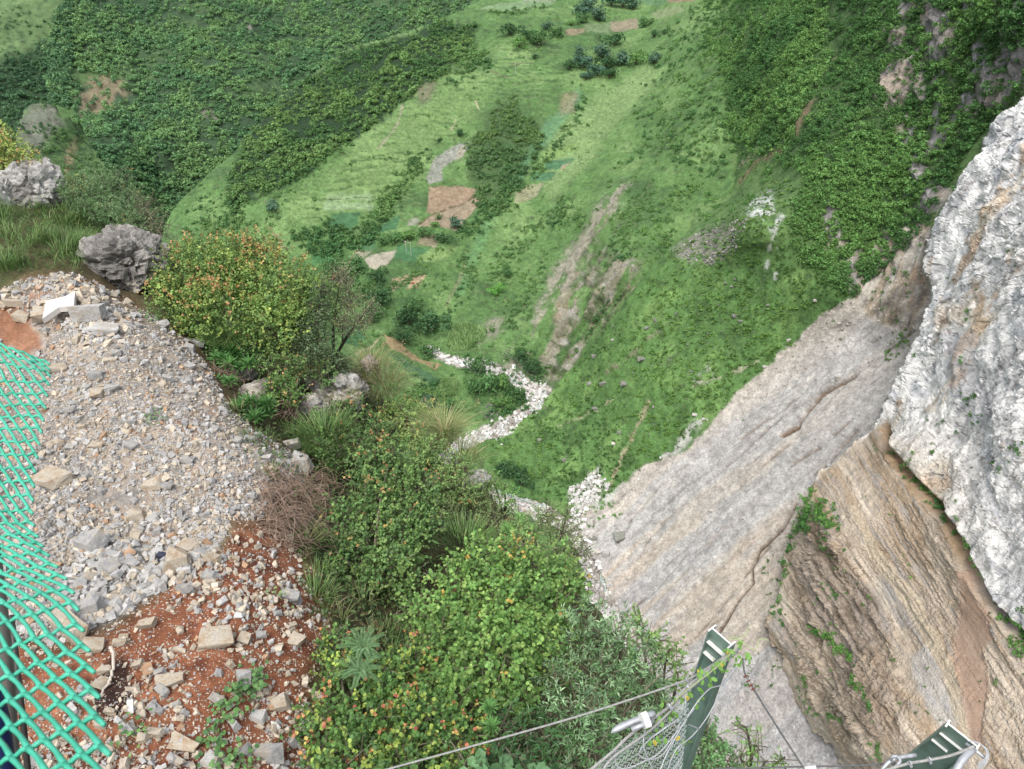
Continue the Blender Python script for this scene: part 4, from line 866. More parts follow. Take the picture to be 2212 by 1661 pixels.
shrubs(mb, V3, BROKEN, 160, dens(.9, .05, .3, 5., 148), .3, .9, T_mid, (64, 104, 44), (84, 124, 52), .2, seed=21)
shrubs(mb, V3, TAN, 700, dens(.7, .05, .35, 7., 146), .25, .7, T_small, (76, 118, 48), (98, 136, 58), .2, seed=19)
shrubs(mb, V3, [(2200, 200), (2010, 500), (1960, 800), (1860, 950), (2060, 1100), (2212, 1400), (2300, 1400), (2300, 200)], 1500, dens(.7, .06, .36, 9., 147), .3, 1.0, T_mid, (62, 98, 50), (84, 118, 56), .2, seed=20)
tag(mb.build('cliff_shrubs', M_leaf), 'small green shrubs rooted in cracks of the pale and tan cliff', 'shrubs', kind='stuff')

# corn plots by the stream
mb = MB()
for q in ([(965, 745), (975, 707), (1010, 701), (1051, 711), (1044, 735), (1010, 759), (972, 759)], [(948, 837), (965, 820), (986, 824), (986, 858), (955, 861)]):
    x, y = sample(V1, q, 2600); p = V1.pos(x, y)
    n = len(p); h = rng.uniform(1.3, 2.0, n); a = rng.uniform(0, 6.28, n); w = .22
    dx = np.stack([np.cos(a), np.sin(a), 0 * a], -1) * w
    ln_ = rng.normal(size=(n, 3)) * np.array([.5, .5, .2]); top = p + np.stack([0 * h, 0 * h, h], -1) + ln_
    V = np.stack([p - dx, p + dx, top + dx * .3, top - dx * .3], 1).reshape(-1, 3)
    c = np.repeat(pal(n, p, (128, 158, 96), (110, 142, 78), 4., j=.3), 4, 0)
    mb.add(V, np.arange(n * 4).reshape(-1, 4), c)
tag(mb.build('corn_plants', M_leaf), 'tall corn standing in small plots beside the stream', 'corn', kind='stuff')

# ---- trees one can tell apart: trunk with limbs and a crown each
def crown_mesh(name, nq, nb, size, seed, flat=.85):
    r = np.random.default_rng(seed); V, Fc, C = bush_template(nq, nb, size, flat, r)
    m = MB(); m.add(V, Fc, C); return m
def tree_kind(cols, seed, flat=.85, nq=620, nb=14, size=.1):
    V = crown_mesh('crown', nq, nb, size, seed, flat); V.c = [V.c[0] * lin(*cols) * 1.8]
    t = MB(); r = np.random.default_rng(seed)
    tube(t, spline([(0, 0, -1.15), (.03, 0, -.7), (0, .04, -.1)], 8), np.linspace(.1, .05, 8), 6, (1, 1, 1))
    for k in range(5):
        a = k * 1.3 + r.uniform(0, .6); tube(t, spline([(0, 0, -.6), (.25 * math.cos(a), .25 * math.sin(a), -.2), (.5 * math.cos(a), .5 * math.sin(a), .2)], 8), np.linspace(.045, .012, 8), 5)
    return V.mesh('crown', M_leaf), t.mesh('trunk', M_bark)
TK = {'dark': [tree_kind((56, 90, 54), s) for s in (1, 2, 3)], 'mid': [tree_kind((70, 108, 60), s) for s in (4, 5, 6)], 'light': [tree_kind((90, 130, 64), s) for s in (7, 8)],
      'bright': [tree_kind((88, 146, 56), 9)], 'blue': [tree_kind((76, 108, 86), 10), tree_kind((64, 98, 78), 12, .6)]}
def tree(sheet, vx, vy, rv, kind, label, group=None, k=0):
    base = sheet.pos(vx, vy + rv * .75)
    dist = np.linalg.norm(base); r = rv / FL * float(base @ np.array([0, CP, -SP])) * 1.12
    o = empty('tree', base, label, 'tree', group)
    for nm, me in (('crown', TK[kind][k % len(TK[kind])][0]), ('trunk', TK[kind][k % len(TK[kind])][1])):
        c = bpy.data.objects.new(nm, me); SC.collection.objects.link(c); c.parent = o; c.location = (0, 0, r * .62); c.scale = (r * 1.12, r * 1.12, r); c.rotation_euler = (0, 0, k * 1.7)
    return o
for i, (sh, x, y, r, kd, lb) in enumerate((
    (V1, 932, 697, 28, 'dark', 'large round dark tree beside the upper corn plot'), (V1, 884, 684, 24, 'dark', 'dark spreading tree left of the large round one by the corn'), (V1, 895, 660, 16, 'mid', 'smaller tree directly above the dark spreading tree'),
    (V1, 824, 640, 24, 'dark', 'dark broad tree at the foot of the vine-hung earth bank'), (V1, 807, 668, 22, 'mid', 'mid green tree just below the dark broad tree near the bank'), (V1, 816, 598, 18, 'dark', 'dark tree between the pale bare field and the earth bank'),
    (V1, 767, 576, 24, 'mid', 'mid green tree against the left corner of the pale bare field'), (V1, 737, 602, 20, 'dark', 'dark tree just above the foreground bush, left of the pale field'), (V1, 716, 578, 18, 'mid', 'tree at the edge of the small green field behind the orange bush'),
    (V1, 866, 726, 17, 'dark', 'low dark tree above the brown bank by the stream'), (V1, 925, 757, 16, 'mid', 'small tree at the head of the visible stream'), (V1, 958, 514, 14, 'dark', 'lone round tree right of the twin power poles'),
    (V1, 827, 517, 13, 'mid', 'hedge tree at the left end of the row above the power poles'), (V1, 855, 515, 16, 'mid', 'second tree of the hedge row above the power poles'), (V1, 884, 508, 16, 'light', 'light green tree in the hedge row straight above the power poles'),
    (V1, 915, 503, 14, 'mid', 'hedge tree at the right end of the row above the poles'), (V1, 1073, 627, 13, 'bright', 'bright green bushy tree alone on the grass slope'), (V1, 1094, 590, 12, 'mid', 'small tree above the bright green one on the slope'),
    (V1, 1123, 771, 16, 'dark', 'dark tree beside the small bare sand cone'), (V1, 1152, 795, 19, 'dark', 'dark tree on the far bank where the stream bends'), (V1, 1031, 785, 18, 'mid', 'tree overhanging the stream below the upper corn plot'),
    (V1, 1057, 826, 26, 'mid', 'broad tree on the near bank inside the stream bend'), (V1, 1085, 818, 20, 'light', 'lighter tree right of the broad one inside the stream bend'), (V1, 1031, 840, 18, 'mid', 'small tree left of the broad one inside the stream bend'),
    (V1, 1122, 850, 18, 'mid', 'tree standing closest to the boulders of the stream bend'), (V1, 1090, 866, 17, 'light', 'pale green tree near the stone heap on the near bank'), (V1, 968, 880, 14, 'mid', 'small tree beside the lower corn plot'), (V1, 930, 868, 16, 'blue', 'greyish tree left of the lower corn plot'),
    (V1, 1090, 1014, 24, 'dark', 'dark tree at the foot of the talus behind the foreground ridge'), (V2, 1128, 1030, 22, 'dark', 'second dark tree at the talus foot, nearer the white rubble'),
    (V1, 590, 443, 14, 'blue', 'round blue-green bush tree alone on the left slope'), (V1, 993, 287, 9, 'dark', 'small dark lone tree above the grey stony patch'), (V1, 948, 303, 5, 'dark', 'tiny dark tree left of the lone one above the stony patch'), (V1, 1155, 125, 7, 'dark', 'small dark tree at the end of the stone terrace wall near the single pole'),
    (V1, 984, 480, 14, 'blue', 'greyish tree at the lower edge of the brown fields'), (V1, 948, 470, 6, 'mid', 'sapling growing in the lower brown field'), (V1, 940, 487, 9, 'light', 'thin light tree at the lower left of the brown fields'),
    (V1, 1120, 95, 14, 'light', 'light green tree left in the clump below the top terraces'), (V1, 1164, 82, 18, 'mid', 'full mid green tree in the clump below the top terraces'), (V1, 1206, 70, 12, 'mid', 'tree at the right end of the clump below the top terraces'), (V1, 1184, 55, 11, 'blue', 'blue-green tree behind the clump below the top terraces'),
    (V1, 1101, 66, 15, 'dark', 'dark low tree at the left back of the clump below the top terraces'), (V1, 1136, 77, 13, 'dark', 'dark tree in the middle of the clump below the top terraces'), (V1, 1255, 40, 14, 'mid', 'tree just below the dark grove on the skyline terraces'), (V1, 1234, 50, 9, 'light', 'small pale tree beside the brown strip at the top terraces'),
    (V1, 1390, 50, 12, 'mid', 'tree at the right end of the brown top field'), (V1, 1413, 73, 9, 'dark', 'small dark tree below the right end of the top fields'), (V1, 1433, 71, 6, 'dark', 'smallest tree below the right end of the top fields'), (V1, 1413, 123, 14, 'blue', 'blue-green tree on the ridge right of the big grove'), (V1, 1375, 127, 17, 'light', 'paler tree on the right flank of the big grove'))):
    tree(sh, x, y, r, kd, lb, k=i)
for i, (x, y, r) in enumerate([(1232, 137, 14), (1262, 130, 20), (1298, 112, 20), (1330, 82, 17), (1342, 128, 18), (1290, 148, 17), (1318, 160, 14), (1268, 160, 12), (1252, 108, 12), (1310, 136, 18)]):
    tree(V1, x, y, r, 'blue' if i % 3 else 'dark', 'dark blue-green tree in the big grove at the head of the gully', 'trees of the big grove at the gully head', i)
for i, (x, y, r) in enumerate([(1272, 6, 20), (1258, 22, 16), (1292, 28, 18), (1345, 4, 20), (1366, 10, 14), (1320, 2, 16)]):
    tree(V1, x, y, r, 'blue', 'dark tree in the grove along the top edge of the terraces', 'trees of the grove above the top fields', i)
# ------------------------------------------------------------------ stones
def stone_template(seed, n=16, flat=.7, sub=False):
    r = np.random.default_rng(seed); bm = bmesh.new()
    p = np.array([(i, j, k) for i in (-1, 1) for j in (-1, 1) for k in (-1, 1)], float) * r.uniform(.45, 1., (8, 3)) * np.array([1.1, r.uniform(.45, .9), flat * r.uniform(.55, 1.0)])
    p = np.vstack([p, r.normal(size=(max(0, n - 8), 3)) * .6 * np.array([1, .8, flat])])
    for q in p: bm.verts.new(q)
    bmesh.ops.convex_hull(bm, input=bm.verts)
    bmesh.ops.delete(bm, geom=[v for v in bm.verts if not v.link_faces], context='VERTS')
    if sub:
        bmesh.ops.subdivide_edges(bm, edges=bm.edges, cuts=2, use_grid_fill=True)
        bmesh.ops.triangulate(bm, faces=bm.faces)
        co = np.array([v.co for v in bm.verts])
        d = .07 * fbm(co * 3. + seed * 7, 4, .65, 151) - .05 * sstep(.12, 0, np.abs(vn(co * 2.6 + seed * 3, 152)))
        for v, k in zip(bm.verts, d): v.co *= 1 + float(k) * 1.3
    bm.verts.ensure_lookup_table(); bm.verts.index_update()
    V = np.array([v.co[:] for v in bm.verts]); Fs = [tuple(v.index for v in f.verts) for f in bm.faces]; bm.free()
    T = []
    for f in Fs:
        for k in range(1, len(f) - 1): T.append((f[0], f[k], f[k + 1]))
    return V, np.array(T)
ST = [stone_template(s, 9, .75) for s in range(16)]
STB = [stone_template(40 + s, 8, .85, True) for s in range(12)]

def mat_stone(name, a, b, c, sc=3.0):
    """weathered limestone: two greys or tans with ochre stains"""
    m, N, L, B = mat_new(name)
    tc = N.new('ShaderNodeTexCoord'); oi = N.new('ShaderNodeObjectInfo')
    mp = N.new('ShaderNodeVectorMath'); mp.operation = 'ADD'; cb = N.new('ShaderNodeVectorMath'); cb.operation = 'SCALE'
    cb.inputs[0].default_value = (31., 17., 53.); L.new(oi.outputs['Random'], cb.inputs['Scale']); L.new(tc.outputs['Object'], mp.inputs[0]); L.new(cb.outputs[0], mp.inputs[1])
    n = N.new('ShaderNodeTexNoise'); n.inputs['Scale'].default_value = sc * .45; n.inputs['Detail'].default_value = 7; n.inputs['Roughness'].default_value = .65; L.new(mp.outputs[0], n.inputs['Vector'])
    r = N.new('ShaderNodeValToRGB'); e = r.color_ramp.elements
    e[0].position = .38; e[0].color = (*a, 1); e[1].position = .52; e[1].color = (*b, 1); k = e.new(.66); k.color = (*c, 1)
    L.new(n.outputs['Fac'], r.inputs[0])
    n2 = N.new('ShaderNodeTexNoise'); n2.inputs['Scale'].default_value = sc * 3; n2.inputs['Detail'].default_value = 8; n2.inputs['Roughness'].default_value = .75; L.new(mp.outputs[0], n2.inputs['Vector'])
    mr = N.new('ShaderNodeMapRange'); mr.inputs[1].default_value = .35; mr.inputs[2].default_value = .65; mr.inputs[3].default_value = .72; mr.inputs[4].default_value = 1.2; L.new(n2.outputs['Fac'], mr.inputs[0])
    mx = N.new('ShaderNodeVectorMath'); mx.operation = 'SCALE'; L.new(r.outputs[0], mx.inputs[0]); L.new(mr.outputs[0], mx.inputs['Scale']); L.new(mx.outputs[0], B.inputs['Base Color'])
    B.inputs['Roughness'].default_value = .9; B.inputs['Specular IOR Level'].default_value = .25
    b_ = N.new('ShaderNodeBump'); b_.inputs['Strength'].default_value = .55; b_.inputs['Distance'].default_value = .08; L.new(n2.outputs['Fac'], b_.inputs['Height']); L.new(b_.outputs[0], B.inputs['Normal'])
    return m
M_sg = mat_stone('grey_limestone', lin(160, 160, 160), lin(184, 182, 177), lin(196, 184, 164))
M_st = mat_stone('tan_limestone', lin(204, 194, 176), lin(202, 186, 160), lin(186, 156, 122))
M_sw = mat_stone('white_limestone', lin(214, 212, 208), lin(200, 196, 188), lin(196, 178, 150))
M_sd = mat_stone('dark_boulder', lin(150, 152, 142), lin(128, 130, 118), lin(160, 156, 138))
M_gravel = mat_ground('gravel', ((5., .12), (26., .2)), (30., .5, .02))

def stones(mb, tm, pos, size, cols, flat=1.0):
    size = size * .68
    k = rng.integers(len(tm), size=len(pos))
    q = rng.normal(size=(len(pos), 4)); q[:, 1:3] *= .8; q /= np.linalg.norm(q, axis=1)[:, None]
    w, x, y, z = q.T
    R = np.stack([1 - 2 * (y * y + z * z), 2 * (x * y - z * w), 2 * (x * z + y * w), 2 * (x * y + z * w), 1 - 2 * (x * x + z * z), 2 * (y * z - x * w), 2 * (x * z - y * w), 2 * (y * z + x * w), 1 - 2 * (x * x + y * y)], -1).reshape(-1, 3, 3)
    for j, (V, T) in enumerate(tm):
        m = k == j; n = int(m.sum())
        if not n: continue
        Wd = np.einsum('nij,vj->nvi', R[m], V) * size[m][:, None, None] + pos[m][:, None, :]
        mb.add(Wd.reshape(-1, 3), (T[None] + (np.arange(n) * len(V))[:, None, None]).reshape(-1, 3), np.repeat(cols[m], len(V), 0))

def stone_cols(n, fg):
    g = lin(180, 178, 174) * rng.uniform(.72, 1.25, (n, 1)) * np.array([1, 1, 1]); t = lin(198, 184, 162) * rng.uniform(.75, 1.2, (n, 1)) * np.array([1, 1, 1]); o = lin(190, 152, 116) * rng.uniform(.8, 1.1, (n, 1))
    u = rng.uniform(size=(n, 1))
    return np.where(u < fg, g, np.where(u < fg + (1 - fg) * .92, t, o))

mb = MB()
def pour(poly, n, smin, smax, pw, fg, w=None, lift=.25):
    x, y = sample(VF, poly, n, w); p = VF.pos(x, y); s = smin + (smax - smin) * rng.uniform(size=len(x)) ** pw
    stones(mb, ST, p + np.array([0, 0, 1.]) * (s * lift)[:, None], s, stone_cols(len(x), fg))
nr = lambda P, x, y: sstep(-.8, -.2, fbm(P / 1.3, 3, .6, 161)) * sstep(0, 12, -sdist(REDC, x, y))
pour(RUB, 42000, .014, .05, 1.3, .6, nr, .1); pour(RUB, 9500, .03, .10, 2.4, .66, nr); pour(RUB, 900, .06, .13, 1.6, .62, nr)
rr = [(-200, 650), (0, 640), (120, 600), (200, 620), (240, 700), (150, 730), (60, 690), (0, 700)]
pour(rr, 420, .05, .16, 2, .2); pour([(170, 600), (260, 640), (300, 690), (240, 760), (160, 740)], 260, .06, .17, 1.6, .5)
nl = lambda P, x, y: sstep(-.12, .3, fbm(P / .7, 3, .6, 162)) * .9 + .1
pour(SOILP, 12000, .008, .026, 1.5, .3, None, .1); pour(SOILP, 4200, .02, .075, 2., .3, nl); pour(SOILP, 700, .05, .13, 2.0, .3, nl)
pour([(360, 1290), (470, 1180), (560, 1150), (640, 1260), (640, 1330), (460, 1360)], 260, .04, .10, 1.5, .35)
pour([(620, 1220), (700, 1300), (720, 1360), (640, 1340)], 160, .03, .08, 1.5, .4)
pour([(190, 1180), (330, 1170), (450, 1170), (440, 1240), (330, 1300), (200, 1370), (120, 1350)], 900, .05, .15, 1.4, .8)
tag(mb.build('rubble', M_gravel), 'broken grey and tan limestone rubble heaped on red soil', 'rubble', kind='stuff')

SM = {}
def stone_mesh(k, mat):
    key = (k, mat.name)
    if key not in SM:
        V, T = STB[k % len(STB)]; m = MB(); m.add(V, T); SM[key] = m.mesh('stone', mat)
    return SM[key]
def stone(sheet, vx, vy, wv, hv, mat, label, cat='stone', group=None, name='stone', k=0, sink=.25, rot=None):
    p = sheet.pos(vx, vy + hv * .25); d = float(p @ np.array([0, CP, -SP]))
    w = wv / FL * d * .54; h = hv / FL * d * .62
    o = bpy.data.objects.new(name, stone_mesh(k, mat)); SC.collection.objects.link(o)
    o.location = [float(q) for q in p + np.array([0, 0, h * (1 - sink) * .7])]; o.scale = (w, (w + h) * .5, h); o.rotation_euler = (random.uniform(-.25, .25), random.uniform(-.25, .25), random.uniform(-.5, .5) if rot is None else rot)
    return tag(o, label, cat, group)
L_ = []
for (zx, zy, w, h, m, lb) in ((1385, 855, 190, 120, M_st, 'large tan boulder sitting alone on bare red soil'), (1090, 1115, 150, 95, M_st, 'tan blocky stone in the middle of the red soil'), (1560, 1075, 90, 150, M_sg, 'upright grey slab on the red soil near the orange shrub'), (470, 770, 250, 230, M_st, 'biggest tan boulder, half hidden behind the green net edge'),
    (620, 640, 105, 165, M_sg, 'grey upright block on the lower rim of the rubble'), (600, 260, 150, 170, M_sg, 'large blue-grey block in the coarse rubble'), (1130, 350, 160, 150, M_st, 'pale tan wedge where rubble meets red soil'), (1360, 350, 110, 90, M_st, 'rounded tan stone on the red streak'), (1200, 250, 150, 90, M_st, 'tan layered stone above the pale wedge'),
    (1850, 580, 150, 125, M_sg, 'grey tan boulder under the shrub at the dry brush'), (1880, 870, 95, 90, M_st, 'pale cube-like stone beside the shrub foot'), (945, 765, 110, 90, M_st, 'pale angular stone above the tan boulder'), (610, 905, 125, 95, M_st, 'knobbly pale tan stone right of the net by the curved stick'), (1165, 1500, 170, 95, M_st, 'wide flat tan stone among the lower pebbles'),
    (1115, 1600, 140, 60, M_st, 'orange-brown flat stone low on the red soil'), (1720, 1570, 160, 170, M_sg, 'large grey boulder at the bottom beside the orange shrub'), (1340, 1610, 105, 100, M_sw, 'whitish stone beside the creeping vine'), (1640, 1335, 100, 80, M_sw, 'pale flat stone below the grey upright slab'), (870, 60, 120, 75, M_st, 'tan flat stone above the coarse rubble'),
    (1380, 1230, 100, 70, M_sw, 'whitish flat stone above the creeping vine'), (1045, 1190, 95, 50, M_sg, 'thin grey slab below the tan block'), (690, 1060, 85, 80, M_st, 'tan stone touching the curved stick'), (660, 1140, 90, 90, M_st, 'knobbly orange stone at the lower end of the curved stick'), (885, 1020, 70, 75, M_st, 'tan block right of the burnt patch'),
    (1560, 850, 70, 80, M_st, 'pale standing stone right of the large tan boulder'), (1665, 835, 60, 70, M_sg, 'small grey white stone left of the dark fabric'), (770, 890, 80, 70, M_st, 'light tan stone above the burnt patch'), (1025, 1065, 60, 90, M_sg, 'grey oblong stone next to the tan block'), (1390, 1065, 50, 55, M_sg, 'small blue-grey cube alone on red soil'), (1780, 1250, 110, 110, M_st, 'tan stone pile top near the shrub edge'),
    (1330, 460, 110, 60, M_sg, 'flat grey stone below the rounded tan stone'), (1180, 540, 110, 90, M_sg, 'grey tan stone in the red soil bay'), (1000, 480, 90, 50, M_st, 'tan shard beside the coarse rubble rim'), (470, 480, 110, 60, M_sg, 'flat grey slab near the net in the coarse rubble'), (520, 510, 130, 50, M_sg, 'long layered grey slab under the flat one by the net'), (740, 600, 120, 50, M_sg, 'dark grey flat slab at the rubble rim'), (715, 410, 100, 90, M_sg, 'grey knobbly block in the coarse rubble'), (840, 370, 100, 90, M_sg, 'blue-grey rounded block in the coarse rubble'),
    (2020, 1210, 90, 90, M_st, 'brown grey stone tucked under the shrub edge'), (1925, 1430, 90, 80, M_st, 'tan grey stone in the leaves of the orange shrub'), (1900, 1500, 70, 60, M_sg, 'grey stone by the bottom shrub'), (1950, 1590, 60, 80, M_sg, 'grey stone at the very bottom by the shrub'), (910, 1480, 80, 60, M_st, 'tan stone at the left of the lower pebble heap'), (1000, 1440, 110, 80, M_st, 'tan grey stone on the lower pebble heap'), (650, 1390, 70, 60, M_st, 'pale stone below the burnt patch'), (715, 1310, 50, 60, M_st, 'orange tan stone at the burnt patch edge')):
    L_.append((zx * .3418, zy * .3418 + 1094, w * .3418, h * .3418, m, lb))
for (zx, zy, w, h, m, lb) in ((340, 1470, 220, 130, M_st, 'tan leaning slab with rusty stain beside the green net'), (560, 400, 200, 150, M_sw, 'large white-grey block at the top of the rubble heap'), (680, 500, 140, 85, M_sw, 'pale rounded boulder below the large white block'), (310, 440, 120, 140, M_st, 'tan boulder under the white sheet near the red cutting'),
    (40, 390, 90, 60, M_st, 'tan block at the upper edge of the red cutting'), (120, 390, 110, 70, M_st, 'second tan block at the rim of the red cutting'), (160, 470, 100, 80, M_st, 'tan stone overhanging the red cutting'), (970, 1490, 120, 80, M_st, 'grey stone with orange patch in the middle of the gravel'), (1910, 1370, 150, 120, M_sw, 'white angular block at the right edge of the rubble'), (1850, 1250, 120, 100, M_sw, 'pale block above the white angular one at the rubble edge'),
    (630, 840, 90, 65, M_sg, 'rounded grey stone in the upper rubble'), (720, 910, 100, 70, M_sg, 'grey white split stone in the upper rubble'), (630, 945, 80, 75, M_st, 'pale triangular stone under the grey ones'), (1700, 1340, 65, 65, M_sw, 'small white stone left of the white angular block'), (360, 770, 120, 70, M_st, 'orange tan stone by the top corner of the green net'), (710, 740, 80, 35, M_st, 'flat orange stone in the upper rubble'), (760, 690, 60, 75, M_sg, 'grey upright stone at the upper rubble'), (1250, 610, 90, 60, M_sg, 'grey stone at the grass edge of the rubble'), (1200, 640, 70, 60, M_sg, 'grey shard left of the one at the grass edge'), (1030, 480, 80, 50, M_sg, 'grey flat stone by the green shrub foot on the rubble crest'), (1190, 960, 60, 35, M_sw, 'small white flat stone high on the right of the rubble'), (1080, 840, 80, 60, M_sg, 'grey stone on the right flank of the rubble'), (370, 1210, 80, 55, M_st, 'tan stone on the gravel close to the net'), (1060, 1500, 90, 60, M_sg, 'grey stone right of the orange patched one'), (440, 1040, 90, 50, M_sg, 'blue-grey shard on the left gravel'), (490, 1075, 70, 40, M_sw, 'white flat shard on the left gravel'), (845, 1250, 60, 60, M_sg, 'blue-grey stone in the middle gravel'), (620, 1250, 90, 50, M_st, 'tan flat stone in the middle gravel'), (1190, 1350, 80, 70, M_sg, 'grey tan cube in the right gravel')):
    L_.append((zx * .3418, zy * .3418 + 540, w * .3418, h * .3418, m, lb))
for i, (x, y, w, h, m, lb) in enumerate(L_): stone(VF, x, y, w, h, m, lb, k=i * 5 + 1)
# the next largest stones of the heap, one object each
for i in range(130):
    if i < 80: poly = RUB; lo_, hi_ = 11, 21
    else: poly = SOILP; lo_, hi_ = 10, 20
    while True:
        q = np.array(poly); x, y = rng.uniform(max(q[:, 0].min(), 60), q[:, 0].max()), rng.uniform(q[:, 1].min(), min(1655, q[:, 1].max()))
        if inside(poly, np.array([x]), np.array([y]))[0] and not inside(REDC, np.array([x]), np.array([y]))[0]: break
    g = rng.uniform() < (.65 if i < 80 else .3)
    s = rng.uniform(lo_, hi_)
    stone(VF, x, y, s, s * rng.uniform(.55, .9), M_sg if g else M_st, ('grey' if g else 'tan') + (' angular stone lying in the rubble heap' if i < 80 else ' stone scattered on the red soil'), 'stone', ('grey' if g else 'tan') + (' stones of the rubble heap' if i < 80 else ' stones on the red soil'), k=int(rng.integers(12)))

# stream bed: boulders that show, and the rest
mb = MB(); sp = np.array(STREAM, float)
def along(n, wd):
    seg = np.linalg.norm(np.diff(sp, axis=0), axis=1); i = rng.choice(len(seg), size=n, p=seg / seg.sum()); u = rng.uniform(size=(n, 1))
    q = sp[i] * (1 - u) + sp[i + 1] * u; ww = (5 + 13 * sstep(750, 850, q[:, 1]) + 16 * sstep(980, 1250, q[:, 1]))[:, None] * wd
    return q + rng.normal(size=(n, 2)) * ww * .5
q = along(4200, 1.2); m = V1.on(q[:, 0], q[:, 1]); q = q[m]; p = V1.pos(q[:, 0], q[:, 1]); s = .3 + 1.7 * rng.uniform(size=len(q)) ** 3
c = np.where(rng.uniform(size=(len(q), 1)) < .72, lin(214, 212, 208), lin(160, 152, 142)) * rng.uniform(.75, 1.15, (len(q), 1)); stones(mb, ST, p, s, c)
def debris(sheet, poly, n, s0, s1, pw, c0, c1, w=None):
    x, y = sample(sheet, poly, n, w); p = sheet.pos(x, y); s = s0 + (s1 - s0) * rng.uniform(size=len(x)) ** pw
    u = rng.uniform(size=(len(x), 1)); c = lin(*c0) * u + lin(*c1) * (1 - u); stones(mb, ST, p + sheet.nor(x, y) * s[:, None] * .2, s, c)
debris(V2, [(1225, 1060), (1290, 1010), (1320, 1050), (1260, 1110), (1300, 1230), (1330, 1330), (1290, 1300), (1240, 1150)], 1500, .3, 1.9, 2.6, (228, 227, 224), (184, 180, 172))
debris(V2, [(1250, 1100), (1400, 1010), (1520, 905), (1540, 900), (1420, 1030), (1290, 1120)], 420, .2, .8, 3, (210, 208, 204), (170, 166, 160))
debris(V2, SCREE, 2600, .12, .75, 4., (206, 204, 200), (170, 166, 160))
debris(V2, [(1455, 545), (1500, 505), (1590, 480), (1620, 470), (1590, 540), (1540, 575), (1480, 560)], 700, .3, 1.0, 2, (170, 166, 158), (120, 118, 112))
debris(V2, [(1700, 750), (1840, 650), (1870, 690), (1740, 800), (1600, 910), (1560, 900)], 700, .15, .8, 3, (206, 200, 190), (170, 162, 152))
debris(V2, [(1180, 1000), (1300, 720), (1500, 560), (1700, 560), (1700, 700), (1400, 950)], 260, .25, .8, 3, (150, 146, 138), (112, 108, 102))
debris(V1, [(1040, 870), (1085, 855), (1100, 880), (1070, 905), (1035, 900)], 160, .3, 1., 2, (150, 146, 138), (110, 108, 104))
debris(V3, [(1900, 900), (2212, 900), (2212, 1200), (2100, 1150), (1950, 1000)], 900, .1, .5, 3, (206, 204, 200), (180, 170, 156))
tag(mb.build('scree_stones', M_gravel), 'pale stones strewn along the stream bed and over the scree', 'stones', kind='stuff')
